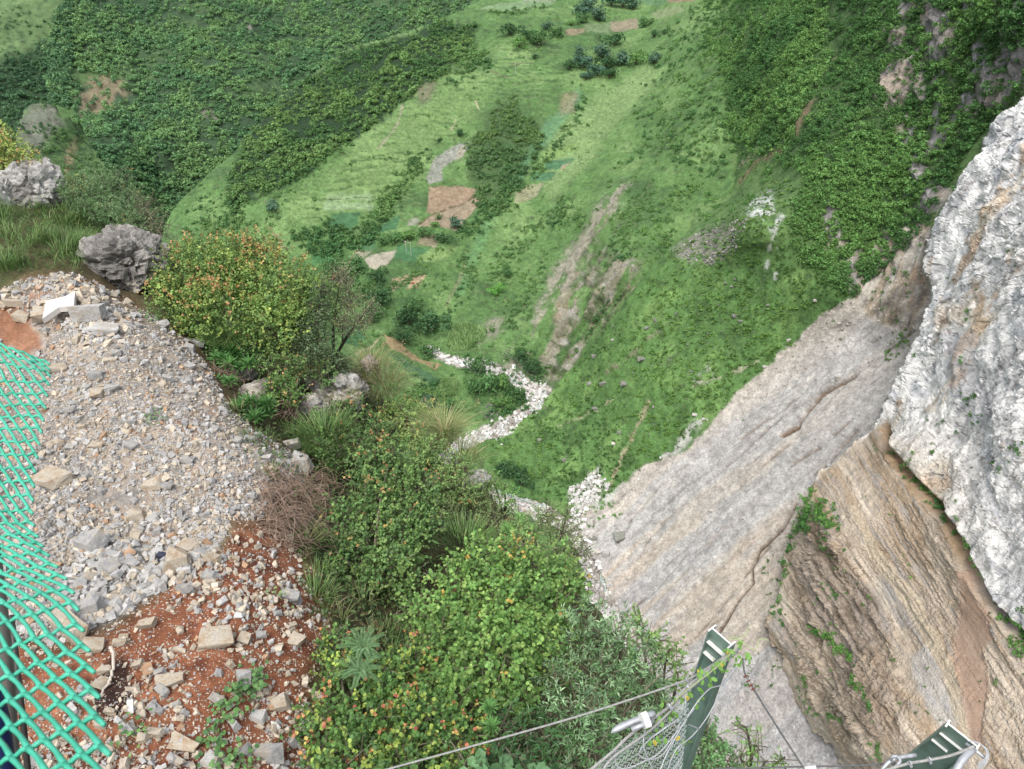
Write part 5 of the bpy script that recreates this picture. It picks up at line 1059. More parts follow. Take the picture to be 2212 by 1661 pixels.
for i, (x, y, w, h, m, lb) in enumerate(((1155, 832, 18, 12, M_sw, 'white boulder at the outer bend of the stream'), (1138, 838, 22, 13, M_sw, 'broad white boulder just left of the bend of the stream'), (1180, 848, 22, 12, M_sd, 'grey flat boulder inside the stream bend'), (1060, 799, 14, 10, M_sw, 'white boulder in the upper stream beside a tree'), (965, 770, 20, 9, M_sw, 'white flat slab high in the upper stream'), (980, 778, 14, 8, M_sw, 'second white slab high in the upper stream'),
    (1276, 1128, 17, 26, M_sw, 'tall white boulder where the scree meets the stream'), (1338, 1160, 34, 30, M_sd, 'brown overhanging rock with shrubs at the scree foot'), (1282, 1162, 22, 14, M_sd, 'grey boulder left of the brown overhanging rock'), (1288, 1190, 26, 22, M_sw, 'large white boulder below the brown overhanging rock'), (1310, 1196, 22, 22, M_sg, 'grey white boulder touching the brown rock'), (1262, 1202, 26, 16, M_sw, 'white ledge boulder left of the large white one'), (1318, 1262, 20, 12, M_sg, 'grey boulder lower down the stream'), (1330, 1318, 14, 12, M_sw, 'white boulder at the leaf edge of the grey shrub'),
    (1809, 816, 18, 22, M_sw, 'big white block stuck in the scree gully'), (1538, 1104, 11, 11, M_sw, 'white stone alone on the middle scree'), (1610, 1122, 9, 9, M_sw, 'white stone right of the lone one on the middle scree'), (1466, 1188, 9, 11, M_sw, 'white stone low on the scree left side'), (1720, 870, 9, 9, M_sw, 'pale rock near the bend of the scree gully'), (1500, 890 + 6, 16, 10, M_sw, 'white slab at the green edge of the scree'), (1520, 905, 14, 9, M_sw, 'second white slab at the green edge of the scree'), (1652, 792, 12, 7, M_sw, 'white slab at the upper edge of the scree'), (1704, 735, 12, 10, M_sw, 'white stone where scree, weeds and gravel meet'), (1760, 648, 12, 6, M_sw, 'white slab below the grey strata wall'), (1843, 1165 - 430, 10, 5, M_sw, 'white flat stone on the upper scree'),
    (1588, 702 - 20, 16, 13, M_sd, 'dark boulder alone in the middle of the talus'), (1414, 690, 13, 13, M_sd, 'dark boulder high on the talus crest'), (1397, 709, 14, 12, M_sd, 'second dark boulder under the crest one'), (1386, 776, 24, 18, M_sd, 'grey jagged boulder group stone on the talus'), (1346, 828, 22, 16, M_sd, 'broken grey boulder near the left talus edge'), (1300, 828, 22, 15, M_sd, 'grey boulder left of the broken one'), (1272, 828, 12, 13, M_sd, 'small grey boulder at the left talus edge'), (1288, 882, 18, 11, M_sd, 'brownish boulder lower on the talus'), (1286, 770, 16, 12, M_sd, 'dark boulder close to the erosion rim'), (1326, 735, 8, 8, M_sw, 'small white stone close to the talus crest'), (1166, 951, 14, 9, M_sd, 'grey boulder above the hidden stream'), (1338, 935, 11, 10, M_sd, 'dark round boulder left of the sandy streak'), (1328, 960, 12, 8, M_sw, 'pale stone below the dark round boulder'), (1216, 994, 14, 14, M_sd, 'brown boulder above the white rubble patch'), (1660, 658, 14, 10, M_sd, 'dark boulder in the weeds under the pale streak'), (1601, 694, 12, 10, M_sd, 'dark boulder right of the lone talus boulder'), (1566, 612, 9, 7, M_sd, 'grey stone left of a pair on the upper talus'), (1585, 604, 11, 7, M_sd, 'upper grey stone of a pair on the talus'), (1580, 619, 11, 7, M_sd, 'lower grey stone of a pair on the talus'), (1493, 801, 9, 9, M_sd, 'brown stone in the lower talus weeds'), (1460, 655 + 20, 8, 7, M_sd, 'small grey stone in the bright weeds'))):
    sh = V2 if (x > 1200 or y > 940) and not (x < 1200 and y < 900) else V1
    stone(sh, x, y, w * .8, h * .8, m, lb, 'boulder', name='boulder', k=i * 7 + 2, sink=.35)

# water between the boulders
mb = MB(); wsp = spline(STREAM, 160); nw = len(wsp); tw = V1.pos(wsp[:, 0], wsp[:, 1])
tw[:, 2] = np.convolve(np.pad(tw[:, 2], 4, mode='edge'), np.ones(9) / 9, 'valid') + .12
d_ = np.gradient(tw, axis=0); nn_ = np.stack([-d_[:, 1], d_[:, 0], 0 * d_[:, 0]], -1); nn_ /= np.linalg.norm(nn_, axis=1)[:, None]
wo = nn_ * (2.0 * vn(np.stack([np.arange(nw) / 6., np.zeros(nw), np.zeros(nw)], -1), 171))[:, None]
hw = (.7 + .5 * vn(np.stack([np.arange(nw) / 3., np.ones(nw), np.zeros(nw)], -1), 172))[:, None]
Vw = np.concatenate([tw + wo - nn_ * hw, tw + wo + nn_ * hw]); Fw = [(i, i + 1, nw + 1 + i, nw + i) for i in range(nw - 1)]
mb.add(Vw, Fw)
M_water = mat_plain('stream_water', lin(168, 186, 180), .12, 0, .8, .3, .4, .5)
tag(mb.build('stream', M_water, smooth=True), kind='structure')
# power poles
M_conc = mat_plain('concrete_pole', lin(196, 194, 186), .8, 0, 3, .1)
def pole(par, base, h, r=.16):
    m = MB(); tube(m, [base, base + np.array([0, 0, h])], [r, r * .7], 8); return m.build('pole', M_conc, par)
b0, b1 = V1.pos(878, 549), V1.pos(890, 556)
e = empty('power_pole', b0, 'twin concrete power poles joined by a crossarm beside the pale field', 'power pole')
hp = 7.2; pole(e, b0, hp); pole(e, b1, hp + (b0[2] - b1[2]))
m = MB(); a_ = b0 + np.array([0, 0, hp - .3]); c_ = b1 + np.array([0, 0, hp + b0[2] - b1[2] - .3]); u_ = (c_ - a_) * .35; tube(m, [a_ - u_, c_ + u_ * .2], .1, 6); m.build('crossarm', M_conc, e)
b2 = V1.pos(1114, 164); e = empty('power_pole', b2, 'single concrete power pole on the upper grass terraces', 'power pole'); pole(e, b2, 8.2)
m = MB(); tube(m, [b2 + np.array([-.5, 0, 7.9]), b2 + np.array([.5, 0, 7.9])], .06, 6); m.build('crossarm', M_conc, e)
M_red = mat_plain('red_cloth', lin(200, 60, 70), .8, 0, 8, .2)
m = MB(); V, T = STB[3]; m.add(V * np.array([.9, .5, .5]) + V1.pos(892, 613) + np.array([0, -.6, .5]), T); tag(m.build('red_bundle', M_red), 'small red bundle at the foot of the vine-hung earth bank', 'bundle')
# ------------------------------------------------------------------ plants and rocks of the near ridge
M_near_leaf = mat_leaf('leaf_near', .28, .5, .35)
M_gloss_leaf = mat_leaf('leaf_waxy', .15, .38, .5)
M_twig = mat_plain('twig', lin(118, 112, 88), .9, 0, 30, .3)
M_dry = mat_plain('dry_twig', lin(158, 132, 112), .9, 0, 30, .3)

def unit(v): return v / (np.linalg.norm(v, axis=-1, keepdims=True) + 1e-12)

def leaves(mb, b, a, n, L, shape, col, wid=None):
    """leaves from base points b, pointing along a, facing n"""
    a = unit(a); s = unit(np.cross(a, n)); n = np.cross(s, a); L = np.broadcast_to(L, (len(b),))[:, None]
    if shape == 'round':
        w = .40 if wid is None else wid
        V = np.stack([b, b + L * (.28 * a + w * .85 * s + .08 * n), b + L * (.7 * a + w * s + .05 * n), b + L * (1.0 * a - .08 * n), b + L * (.7 * a - w * s + .05 * n), b + L * (.28 * a - w * .85 * s + .08 * n)], 1)
        k = 6
    else:
        w = .14 if wid is None else wid
        V = np.stack([b, b + L * (.5 * a + w * s + .03 * n), b + L * (a - .12 * n), b + L * (.5 * a - w * s + .03 * n)], 1)
        k = 4
    N_ = len(b)
    mb.add(V.reshape(-1, 3), np.arange(N_ * k).reshape(-1, k), np.repeat(col, k, 0))

def wpick(pal_, n):
    w = np.array([p[1] for p in pal_], float); i = rng.choice(len(pal_), size=n, p=w / w.sum())
    return np.array([lin(*p[0]) for p in pal_])[i]

def shrub(name, label, cat, blobs, root, leaf, L, dens, palette, tips=None, tipp=.0, mat=None, per=9, twl=5., group=None, wid=None, tipw=None, stems=True, shell=.36, sparse=False):
    B = np.array([np.append(at(x, y, t), r / FL * t) for x, y, r, t in blobs])
    base = VF.pos(*root) if root is not None else at(blobs[0][0], blobs[0][1] + blobs[0][2], blobs[0][3])
    o = empty(name, base, label, cat, group)
    mb = MB(); tw = MB()
    for bx, by, bz, R in B:
        n = max(6, int(dens * 1.35 * R * R / (L * L)))
        d = rng.normal(size=(n, 3)); d[:, 2] = d[:, 2] + .25; d[:, 1] -= .25; d = unit(d)
        u = rng.uniform(size=(n, 1)) ** shell
        c = np.array([bx, by, bz])
        lump = 1 + .22 * vn(d * 2.3 + c, 181)[:, None]
        p = c + d * R * u * lump
        g = unit(d * .8 + np.array([0, 0, .45]) + rng.normal(size=(n, 3)) * .45)
        tl = L * twl * rng.uniform(.6, 1.3, (n, 1))
        cb = wpick(palette, n) * rng.uniform(.8, 1.2, (n, 1)) * np.array([1.40, 1.52, 1.32])
        cb = cb * (1 + .22 * vn(p / (R * .5 + .05), 182)[:, None])
        outer = (u[:, 0] > .8)
        if tips is not None:
            pr = .42 * tipp * (outer * 1.3 + .1) * np.clip(.6 + .9 * d[:, 2], .05, 1.5) * np.clip(1 + 1.6 * vn(p / .5, 183), 0, 2.4)
            if tipw is not None: pr = pr * tipw(p)
            m = rng.uniform(size=n) < pr
        else: m = np.zeros(n, bool)
        for k in range(per):
            f = (k + rng.uniform(0, 1, (n, 1))) / per
            q = p + g * tl * (f - .5) * (1.0) - np.array([0, 0, 1]) * (f ** 2) * tl * .12
            a = unit(g * .55 + unit(rng.normal(size=(n, 3))) * .9)
            nn = unit(np.array([0, 0, .9]) + d * .45 + rng.normal(size=(n, 3)) * .5)
            col = cb * rng.uniform(.8, 1.22, (n, 1))
            if tips is not None and k >= per * .4:
                col = np.where((m & (rng.uniform(size=n) < .85))[:, None], wpick(tips, n) * rng.uniform(.9, 1.4, (n, 1)), col)
            leaves(mb, q, a, nn, L * rng.uniform(.65, 1.25, n), leaf, col, wid)
        # twigs that show between the leaves
        idx = rng.choice(n, size=min(n, 40 if not sparse else 140), replace=False)
        for i in idx:
            tube(tw, [p[i] - g[i] * tl[i] * 1.2 - d[i] * R * .2, p[i], p[i] + g[i] * tl[i] * .3], [.008, .005, .002], 3, cap=False)
        if stems:
            tube(tw, spline([base - np.array([0, 0, .1]), (base + c) / 2 + rng.normal(size=3) * R * .25 + np.array([0, 0, .1]), c, c + rng.normal(size=3) * R * .4 + np.array([0, 0, R * .3])], 10), np.linspace(.035, .008, 10), 5, cap=False)
    mb.build('foliage', mat or M_near_leaf, o); tw.build('stems', M_twig, o)
    return o

OR = [((206, 156, 92), 3), ((196, 132, 84), 2), ((204, 178, 88), 3)]
RD = [((186, 110, 72), 3), ((202, 142, 76), 3), ((196, 176, 76), 3), ((160, 80, 60), 1)]
shrub('shrub', 'largest upper shrub with yellow and orange tips above the rubble crest', 'shrub', [(415, 590, 85, 18.6), (500, 575, 75, 18.6), (560, 548, 52, 18.7), (600, 625, 90, 18.2), (670, 650, 66, 18.2), (480, 680, 92, 17.7), (600, 715, 85, 17.6), (375, 645, 62, 17.9), (420, 700, 60, 17.4), (640, 690, 60, 17.9), (500, 620, 80, 18.2)],
      (560, 770), 'round', .058, 1.35, [((128, 152, 70), 3), ((112, 140, 64), 3), ((92, 124, 58), 2), ((152, 164, 74), 2)], OR, .55, per=9, twl=6, tipw=lambda p: np.clip((p[:, 2] + 8.2) / 1.6, .05, 1.6) * np.clip(1.2 - p[:, 0] * .06, .3, 1.6))
shrub('vine_column', 'dark grey-green leaves clinging in a leaning column at the right of the upper shrub', 'shrub', [(695, 625, 24, 17.6), (688, 660, 30, 17.6), (680, 705, 40, 17.5), (690, 755, 46, 17.4), (725, 790, 36, 17.6), (650, 750, 40, 17.5)], (690, 800), 'round', .038, 1.1, [((88, 108, 74), 3), ((70, 92, 56), 3), ((120, 136, 104), 1)], per=8)
shrub('wispy_shrub', 'thin pale grey-green wispy shrub reaching right over the valley', 'shrub', [(735, 600, 40, 18.2), (752, 645, 42, 18.2), (775, 690, 34, 18.0), (740, 690, 40, 18.), (800, 660, 22, 18)], (720, 780), 'lance', .04, .42, [((140, 156, 112), 3), ((120, 142, 96), 3), ((150, 150, 90), 1)], per=8, twl=8, wid=.25, sparse=True)
shrub('shrub', 'orange flecked shrub in the middle of the ridge beside the dry brush', 'shrub', [(790, 1015, 48, 14.6), (845, 985, 50, 14.7), (825, 1075, 72, 14.1), (745, 1120, 56, 13.6), (900, 1050, 52, 14.2), (870, 1140, 70, 13.6), (765, 1190, 62, 13.1), (850, 1225, 72, 12.9), (925, 1120, 48, 13.9), (715, 1240, 44, 12.6), (690, 1170, 40, 13.1), (690, 1280, 34, 12.2), (780, 1270, 50, 12.6)],
      (800, 1280), 'round', .056, 1.3, [((102, 136, 72), 4), ((88, 122, 66), 3), ((122, 150, 76), 3)], OR, .5, per=9, tipw=lambda p: np.clip((p[:, 2] + 9.6) / 1.2, .15, 1.6))
shrub('shrub', 'big bright green round-leaved shrub at bottom centre with a yellow patch', 'shrub', [(1060, 1215, 76, 11.6), (1155, 1230, 82, 11.6), (985, 1280, 76, 11.1), (1100, 1310, 96, 10.9), (1200, 1300, 62, 11.3), (960, 1375, 80, 10.3), (1075, 1410, 100, 10.1), (1180, 1400, 72, 10.4), (985, 1470, 82, 9.7), (900, 1325, 48, 11), (1230, 1250, 40, 11.7), (1100, 1490, 70, 9.8)],
      (1080, 1540), 'round', .058, 1.3, [((106, 144, 66), 4), ((92, 130, 60), 3), ((126, 158, 74), 3), ((142, 168, 80), 1)], [((210, 180, 60), 4), ((214, 150, 84), 1)], .08, per=9, tipw=lambda p: np.where(np.linalg.norm(p - at(1130, 1235, 11.2), axis=1) < .5, 6., .7))
shrub('shrub', 'grey-green narrow-leaved shrub behind the steel post', 'shrub', [(1275, 1350, 64, 10.2), (1345, 1385, 74, 10.2), (1300, 1460, 88, 9.7), (1395, 1460, 66, 9.9), (1240, 1520, 70, 9.4), (1345, 1545, 86, 9.4), (1420, 1530, 48, 9.7), (1280, 1615, 80, 9.0), (1380, 1640, 80, 9.1), (1200, 1460, 40, 9.7)],
      (1330, 1680), 'lance', .078, 1.7, [((104, 132, 96), 3), ((88, 118, 78), 3), ((122, 148, 110), 2), ((72, 108, 58), 2)], per=11, twl=2.2, wid=.13, mat=M_gloss_leaf)
shrub('shrub', 'light green twiggy shrub fringing the right edge of the grey-green one', 'shrub', [(1405, 1375, 36, 10.6), (1440, 1415, 38, 10.5), (1465, 1465, 28, 10.3), (1380, 1340, 24, 10.8)], (1420, 1660), 'round', .05, .75, [((128, 158, 86), 3), ((108, 142, 74), 3)], OR, .1, per=9, twl=5)
shrub('shrub', 'orange and red tinged shrub at the bottom beside the red soil', 'shrub', [(735, 1440, 50, 9.7), (840, 1465, 66, 9.5), (700, 1555, 62, 8.9), (800, 1560, 88, 8.9), (900, 1560, 78, 8.9), (760, 1645, 80, 8.4), (880, 1655, 86, 8.4), (985, 1590, 66, 8.8), (1010, 1670, 56, 8.4), (720, 1390, 40, 10), (880, 1430, 50, 9.9), (690, 1620, 40, 8.6)],
      (820, 1690), 'round', .05, 1.35, [((88, 122, 54), 4), ((72, 106, 50), 3), ((140, 156, 60), 2)], RD, .5, per=9)
shrub('shrub', 'dark narrow-leaved shrub at the bottom under the wire rope', 'shrub', [(1090, 1570, 60, 9.2), (1160, 1600, 66, 9.), (1190, 1545, 48, 9.4), (1080, 1650, 60, 8.6), (1190, 1660, 60, 8.7)], (1130, 1690), 'lance', .11, 1.9, [((70, 108, 62), 3), ((56, 92, 50), 3)], per=10, twl=2., wid=.11, mat=M_gloss_leaf)
shrub('large_leaf_plant', 'plant with big heart-shaped dull green leaves at the bottom edge', 'plant', [(1110, 1640, 34, 8.2), (1140, 1665, 30, 8.1), (1030, 1655, 24, 8.1)], (1110, 1690), 'round', .14, .8, [((96, 132, 92), 3), ((84, 120, 76), 2)], per=3, twl=1.)
shrub('shrub', 'pale feathery shrubbery on the ridge edge right of the orange flecked shrub', 'shrub', [(1010, 1090, 52, 16), (1080, 1130, 58, 15.2), (1150, 1150, 56, 14.6), (1205, 1190, 48, 14.2), (1050, 1045, 34, 16.6), (960, 1110, 44, 15.4), (1120, 1190, 50, 13.9), (1230, 1240, 36, 13.6)], (1100, 1240), 'lance', .05, 1.0, [((122, 142, 92), 3), ((140, 152, 96), 3), ((104, 128, 76), 3)], OR, .08, per=10, twl=4, wid=.2)
shrub('shrub', 'yellow-green shrub over the jagged grey rocks of the ridge', 'shrub', [(880, 905, 52, 18.2), (930, 900, 40, 18.4), (840, 890, 36, 18.6), (900, 960, 48, 17.2), (815, 950, 36, 17.2), (960, 940, 30, 17.8)], (880, 1000), 'round', .05, 1.1, [((126, 146, 78), 3), ((110, 134, 68), 3), ((146, 156, 84), 1)], OR, .16, per=9)
shrub('shrub', 'orange-yellow shrub on top of the leftmost skyline rocks', 'shrub', [(22, 335, 52, 20.2), (66, 362, 40, 20.2), (0, 305, 36, 20.6), (-30, 350, 50, 20.4)], (40, 400), 'round', .056, 1.2, [((150, 160, 74), 3), ((122, 142, 62), 2)], OR, .6, per=9)
shrub('shrub', 'dark grey-green shrub between the left rocks and the pitted boulder', 'shrub', [(215, 425, 66, 19.8), (280, 458, 54, 19.4), (170, 415, 46, 20.0), (250, 392, 40, 20.), (300, 480, 36, 19.2)], (240, 500), 'lance', .05, 1.3, [((110, 136, 92), 3), ((92, 120, 76), 3), ((126, 146, 104), 1)], OR, .05, per=12, twl=4, wid=.24, mat=M_near_leaf)
shrub('bare_twig_shrub', 'half bare grey twigs arching over the valley right of the dark left shrub', 'shrub', [(325, 465, 34, 19.2), (345, 490, 26, 19.), (310, 430, 26, 19.4)], (310, 520), 'lance', .03, .14, [((128, 140, 100), 3), ((150, 140, 96), 1)], per=5, twl=16, wid=.25, sparse=True)
shrub('shrub', 'yellow leaved small shrub on the grassy left slope', 'shrub', [(170, 415 - 5, 22, 20.6), (160, 395, 18, 20.8)], (165, 440), 'round', .05, 1.1, [((170, 172, 74), 3), ((140, 154, 70), 2)], OR, .4, per=9)
shrub('shrub', 'low bright green leafy plant growing between the left rocks', 'shrub', [(38, 415, 26, 20.4), (55, 432, 20, 20.2)], (45, 450), 'lance', .06, 1.3, [((96, 150, 70), 3), ((80, 130, 62), 2)], per=9, twl=3, wid=.22)
shrub('shrub', 'low green and orange shrub at the upper rim of the red cutting', 'shrub', [(85, 572, 26, 18.4), (110, 588, 20, 18.2), (20, 510, 40, 19.2), (-10, 480, 34, 19.4)], (90, 600), 'round', .05, 1.2, [((104, 136, 60), 3), ((140, 156, 64), 2)], OR, .3, per=9)
shrub('shrub', 'small round-leaved shrub on the slope below the upper shrub', 'shrub', [(612, 832, 36, 16.6), (588, 856, 26, 16.5), (636, 855, 28, 16.4)], (610, 890), 'round', .05, 1.25, [((110, 140, 66), 3), ((88, 122, 56), 3)], OR, .16, per=9)
shrub('shrub', 'small yellow-green shrub at the right edge of the rubble crest', 'shrub', [(365, 785, 26, 17), (400, 790, 28, 16.9), (350, 770, 16, 17.1)], (385, 815), 'round', .05, 1.2, [((128, 150, 62), 3), ((96, 126, 56), 3)], OR, .06, per=9)
shrub('shrub', 'leafy light green bush behind the foot of the steel post', 'shrub', [(1530, 1600, 42, 9.8), (1560, 1645, 42, 9.6), (1510, 1560, 22, 10), (1520, 1660, 40, 9.4)], (1540, 1690), 'round', .042, 1.2, [((104, 144, 92), 3), ((92, 132, 78), 2), ((122, 158, 100), 1)], per=9, twl=5)
shrub('sapling', 'thin light green sapling right of the steel post foot', 'sapling', [(1610, 1570, 26, 9.6), (1630, 1610, 36, 9.4), (1600, 1640, 40, 9.3), (1650, 1650, 26, 9.3), (1690, 1640, 14, 9.4)], (1620, 1690), 'lance', .07, .55, [((128, 170, 84), 3), ((108, 152, 76), 2)], per=7, twl=3.5, wid=.18)
shrub('shrub', 'pale grass-like leafy tuft on the ridge line over the hidden stream', 'shrub', [(1090, 1050, 24, 16.6), (1110, 1080, 24, 16), (1060, 1030, 20, 17)], (1090, 1120), 'lance', .11, 1.4, [((112, 162, 76), 3), ((128, 170, 90), 2)], per=8, twl=1.6, wid=.12)

shrub('shrub', 'mid green shrub filling the slope between the jagged rocks and the orange flecked shrub', 'shrub', [(700, 920, 40, 16.4), (760, 900, 46, 16.8), (820, 930, 40, 16.6), (720, 970, 40, 15.4), (780, 960, 36, 15.6)], (740, 1000), 'round', .05, 1.0, [((98, 128, 66), 3), ((80, 112, 58), 3), ((120, 142, 76), 1)], OR, .12, per=9)
shrub('shrub', 'light green shrub on the ridge line beneath the visible stream', 'shrub', [(930, 985, 44, 16.6), (985, 1010, 40, 16.4), (960, 1050, 46, 15.8), (905, 1000, 36, 16.4), (1000, 1060, 36, 15.8)], (950, 1090), 'round', .045, 1.0, [((130, 154, 86), 3), ((112, 140, 76), 3)], OR, .1, per=9)
shrub('shrub', 'thin olive shrub hanging over the ridge edge above the big bright shrub', 'shrub', [(1180, 1110, 34, 15), (1215, 1145, 36, 14.6), (1245, 1190, 36, 14.2), (1225, 1110, 20, 15)], (1200, 1260), 'lance', .05, .8, [((132, 150, 90), 3), ((112, 136, 78), 3)], OR, .1, per=10, twl=5, wid=.22)
shrub('shrub', 'low green shrubs at the foot of the vine column', 'shrub', [(640, 800, 34, 17), (700, 810, 30, 17.2), (580, 790, 30, 17), (540, 760, 36, 17.2), (470, 760, 30, 17.2)], (620, 830), 'round', .05, 1.0, [((104, 134, 70), 3), ((84, 116, 60), 3)], OR, .1, per=9)
def rosette(vx, vy, t, n, L, label, col=(92, 152, 66), heads=1, group=None):
    c0 = VF.pos(vx, vy) if t is None else at(vx, vy, t)
    o = empty('rosette_plant', c0, label, 'plant', group); mb = MB()
    for h in range(heads):
        c = c0 + (rng.normal(size=3) * L * .9 if heads > 1 else 0) * np.array([1, 1, .4]) + np.array([0, 0, L * .5])
        for j in range(3):
            k = n; az = np.arange(k) / k * 6.283 + rng.uniform(0, .5, k) + j; el = .15 + .42 * j + rng.uniform(-.1, .1, k)
            a = np.stack([np.cos(az) * np.cos(el), np.sin(az) * np.cos(el), np.sin(el)], -1)
            leaves(mb, np.tile(c, (k, 1)) + a * L * .1, a, np.tile([0, 0, 1.], (k, 1)) + .1 * rng.normal(size=(k, 3)), L * rng.uniform(.8, 1.1, k), 'lance', lin(*col) * rng.uniform(.75, 1.2, (k, 1)), .11)
        tube(mb, [c - np.array([0, 0, L]), c], [.012, .008], 4, lin(110, 120, 70))
    mb.build('leaves', M_near_leaf, o); return o
rosette(550, 905, 15.6, 11, .26, 'bright green rosette plant clump at the lower rubble edge', heads=9)
rosette(492, 785, 17.0, 10, .26, 'bright green rosette plant clump below the upper shrub', heads=9)
rosette(484, 830, 16.4, 10, .22, 'rosette plant in front of the dead twigs', heads=4)
rosette(1062, 1572, 8.6, 12, .13, 'star-shaped bright leaf rosette under the wire rope', heads=2, col=(110, 170, 80))
rosette(1120, 1150, 14.6, 10, .2, 'light green rosettes on the ridge edge above the pale boulders', heads=6, col=(120, 172, 84))

# ferny compound-leaved plant
o = empty('fern_like_plant', VF.pos(785, 1480), 'feathery plant with long paired leaflets among the orange tinged shrub', 'plant'); mb = MB()
for (hx, hy, ht) in ((785, 1400, 9.2), (778, 1450, 9.0)):
    c = at(hx, hy, ht)
    for k in range(11):
        az = k * .571 + rng.uniform(-.1, .1); ln_ = rng.uniform(.28, .42); el0 = rng.uniform(.5, .95)
        f = np.linspace(0, 1, 16)[:, None]; h = np.array([math.cos(az), math.sin(az), 0])
        pth = c + h * ln_ * f * math.cos(el0) + np.array([0, 0, 1]) * (ln_ * f * math.sin(el0) - .22 * f ** 2 * ln_ * 2)
        tube(mb, pth, .003, 3, lin(120, 150, 90), cap=False)
        tg = unit(np.gradient(pth, axis=0)); sd = unit(np.cross(tg, [0, 0, 1.]))
        for s in (-1, 1):
            leaves(mb, pth[1:], unit(sd[1:] * s + tg[1:] * .35), np.tile([0, 0, 1.], (15, 1)) + .15 * rng.normal(size=(15, 3)), .062 * (1 - .45 * f[1:, 0]), 'lance', lin(112, 160, 96) * rng.uniform(.85, 1.15, (15, 1)), .2)
mb.build('fronds', M_near_leaf, o)

# grass
def blades(mb, base, n, H, spread, cols, lean=.6, w=.006):
    az = rng.uniform(0, 6.283, n); h = H * rng.uniform(.5, 1.1, n); d = np.stack([np.cos(az), np.sin(az), 0 * az], -1)
    b = base + d * (rng.uniform(size=(n, 1)) ** .5) * spread; ln_ = lean * rng.uniform(.3, 1.2, n)
    sd = np.stack([-d[:, 1], d[:, 0], 0 * az], -1); c = wpick(cols, n) * rng.uniform(.8, 1.2, (n, 1)); V = []
    for f, ww in ((0, 1.), (.4, .9), (.75, .6), (1., .08)):
        p = b + (d * (ln_ * f ** 2)[:, None] * 1.0) * h[:, None] + np.array([0, 0, 1.]) * (h * (f - .28 * ln_ * f ** 2.5))[:, None]
        V += [p - sd * w * ww, p + sd * w * ww]
    V = np.stack(V, 1); k = np.arange(n)[:, None] * 8
    F = np.concatenate([k + np.array([[0, 1, 3, 2]]), k + np.array([[2, 3, 5, 4]]), k + np.array([[4, 5, 7, 6]])])
    mb.add(V.reshape(-1, 3), F, np.repeat(c, 8, 0))
GR = [((124, 164, 78), 3), ((104, 146, 66), 3), ((160, 176, 104), 1), ((84, 122, 54), 2)]
DRYG = [((190, 180, 128), 2), ((150, 160, 92), 2), ((120, 150, 76), 2)]
def tuft(vx, vy, t, n, H, spr, label, cols=GR, lean=.7, w=.007, group=None, stalk=0):
    H, spr, lean, w = H * .72, spr * 1.25, lean * 1.2, w * .85
    c = VF.pos(vx, vy) if t is None else at(vx, vy, t)
    mb = MB(); blades(mb, c, n, H, spr, cols, lean, w)
    for k in range(stalk):
        a = rng.uniform(-.6, .9); tube(mb, spline([c, c + np.array([a * .3, 0, H * .7]), c + np.array([a, .1, H * 1.3])], 8), np.linspace(.005, .002, 8), 3, lin(196, 180, 130), cap=False)
        q = c + np.array([a, .1, H * 1.3]); leaves(mb, q + rng.normal(size=(14, 3)) * .05, rng.normal(size=(14, 3)), rng.normal(size=(14, 3)), .035, 'lance', np.tile(lin(196, 170, 120), (14, 1)), .3)
    return tag(mb.build('grass_tuft', M_near_leaf), label, 'grass tuft', group)
tuft(135, 545, None, 650, .55, .6, 'lush bright grass below the left rocks'); tuft(190, 545, None, 420, .55, .35, 'grass against the left side of the pitted boulder'); tuft(105, 525, None, 300, .5, .3, 'grass beside the lower left skyline rock')
tuft(140, 440, None, 320, .5, .4, 'grass slope between the leftmost rock and the dark shrub', DRYG); tuft(150, 480, None, 700, .6, .7, 'long grass under the dark left shrub'); tuft(12, 585, None, 260, .6, .3, 'tall grass clump at the left edge above the red cutting')
tuft(650, 1180, None, 300, .45, .3, 'grass blades between the red soil and the dry brush', DRYG); tuft(680, 1300, None, 260, .4, .25, 'grass at the edge of the red soil under the orange flecked shrub'); tuft(640, 965, None, 700, .8, .5, 'tall grass at the right rim of the rubble', GR, .9); tuft(690, 1000, None, 700, .8, .5, 'second tall grass clump right of the white angular block', GR, .9); tuft(500, 730, 17.2, 500, .7, .4, 'drooping grass under the upper shrub', GR, 1.)
tuft(800, 800, 18.4, 420, .8, .35, 'dry pale grass on the ridge right of the vine column', DRYG, .9, .006, None, 6); tuft(830, 840, 18.2, 420, .8, .4, 'dry pale grass drooping beside the jagged rocks', DRYG, 1., .006, None, 3); tuft(960, 940, 17.6, 600, .95, .3, 'tall arching grass clump on the ridge line against the stream', DRYG, 1.1, .006, None, 4)
tuft(990, 1000, 17.2, 420, .6, .4, 'pale dry grass on the ridge rocks above the feathery shrubs', DRYG, 1.); tuft(880, 1020, 16.2, 400, .6, .4, 'grass in the gap behind the orange flecked shrub'); tuft(655, 790, 17.2, 400, .5, .4, 'brownish grass at the foot of the vine column', DRYG); tuft(740, 870, 17.4, 300, .6, .3, 'grass tuft sprouting between the jagged rocks', DRYG)
tuft(1040, 1075, 16.2, 350, .5, .4, 'grass over the hollow in the ridge edge'); tuft(1000, 1180, 14.2, 380, .55, .5, 'grass between the orange flecked shrub and the feathery shrubs'); tuft(700, 940, 15.6, 420, .6, .5, 'grass on the shady slope below the jagged rocks'); tuft(300, 500, None, 350, .6, .4, 'grass behind the pitted boulder', GR)

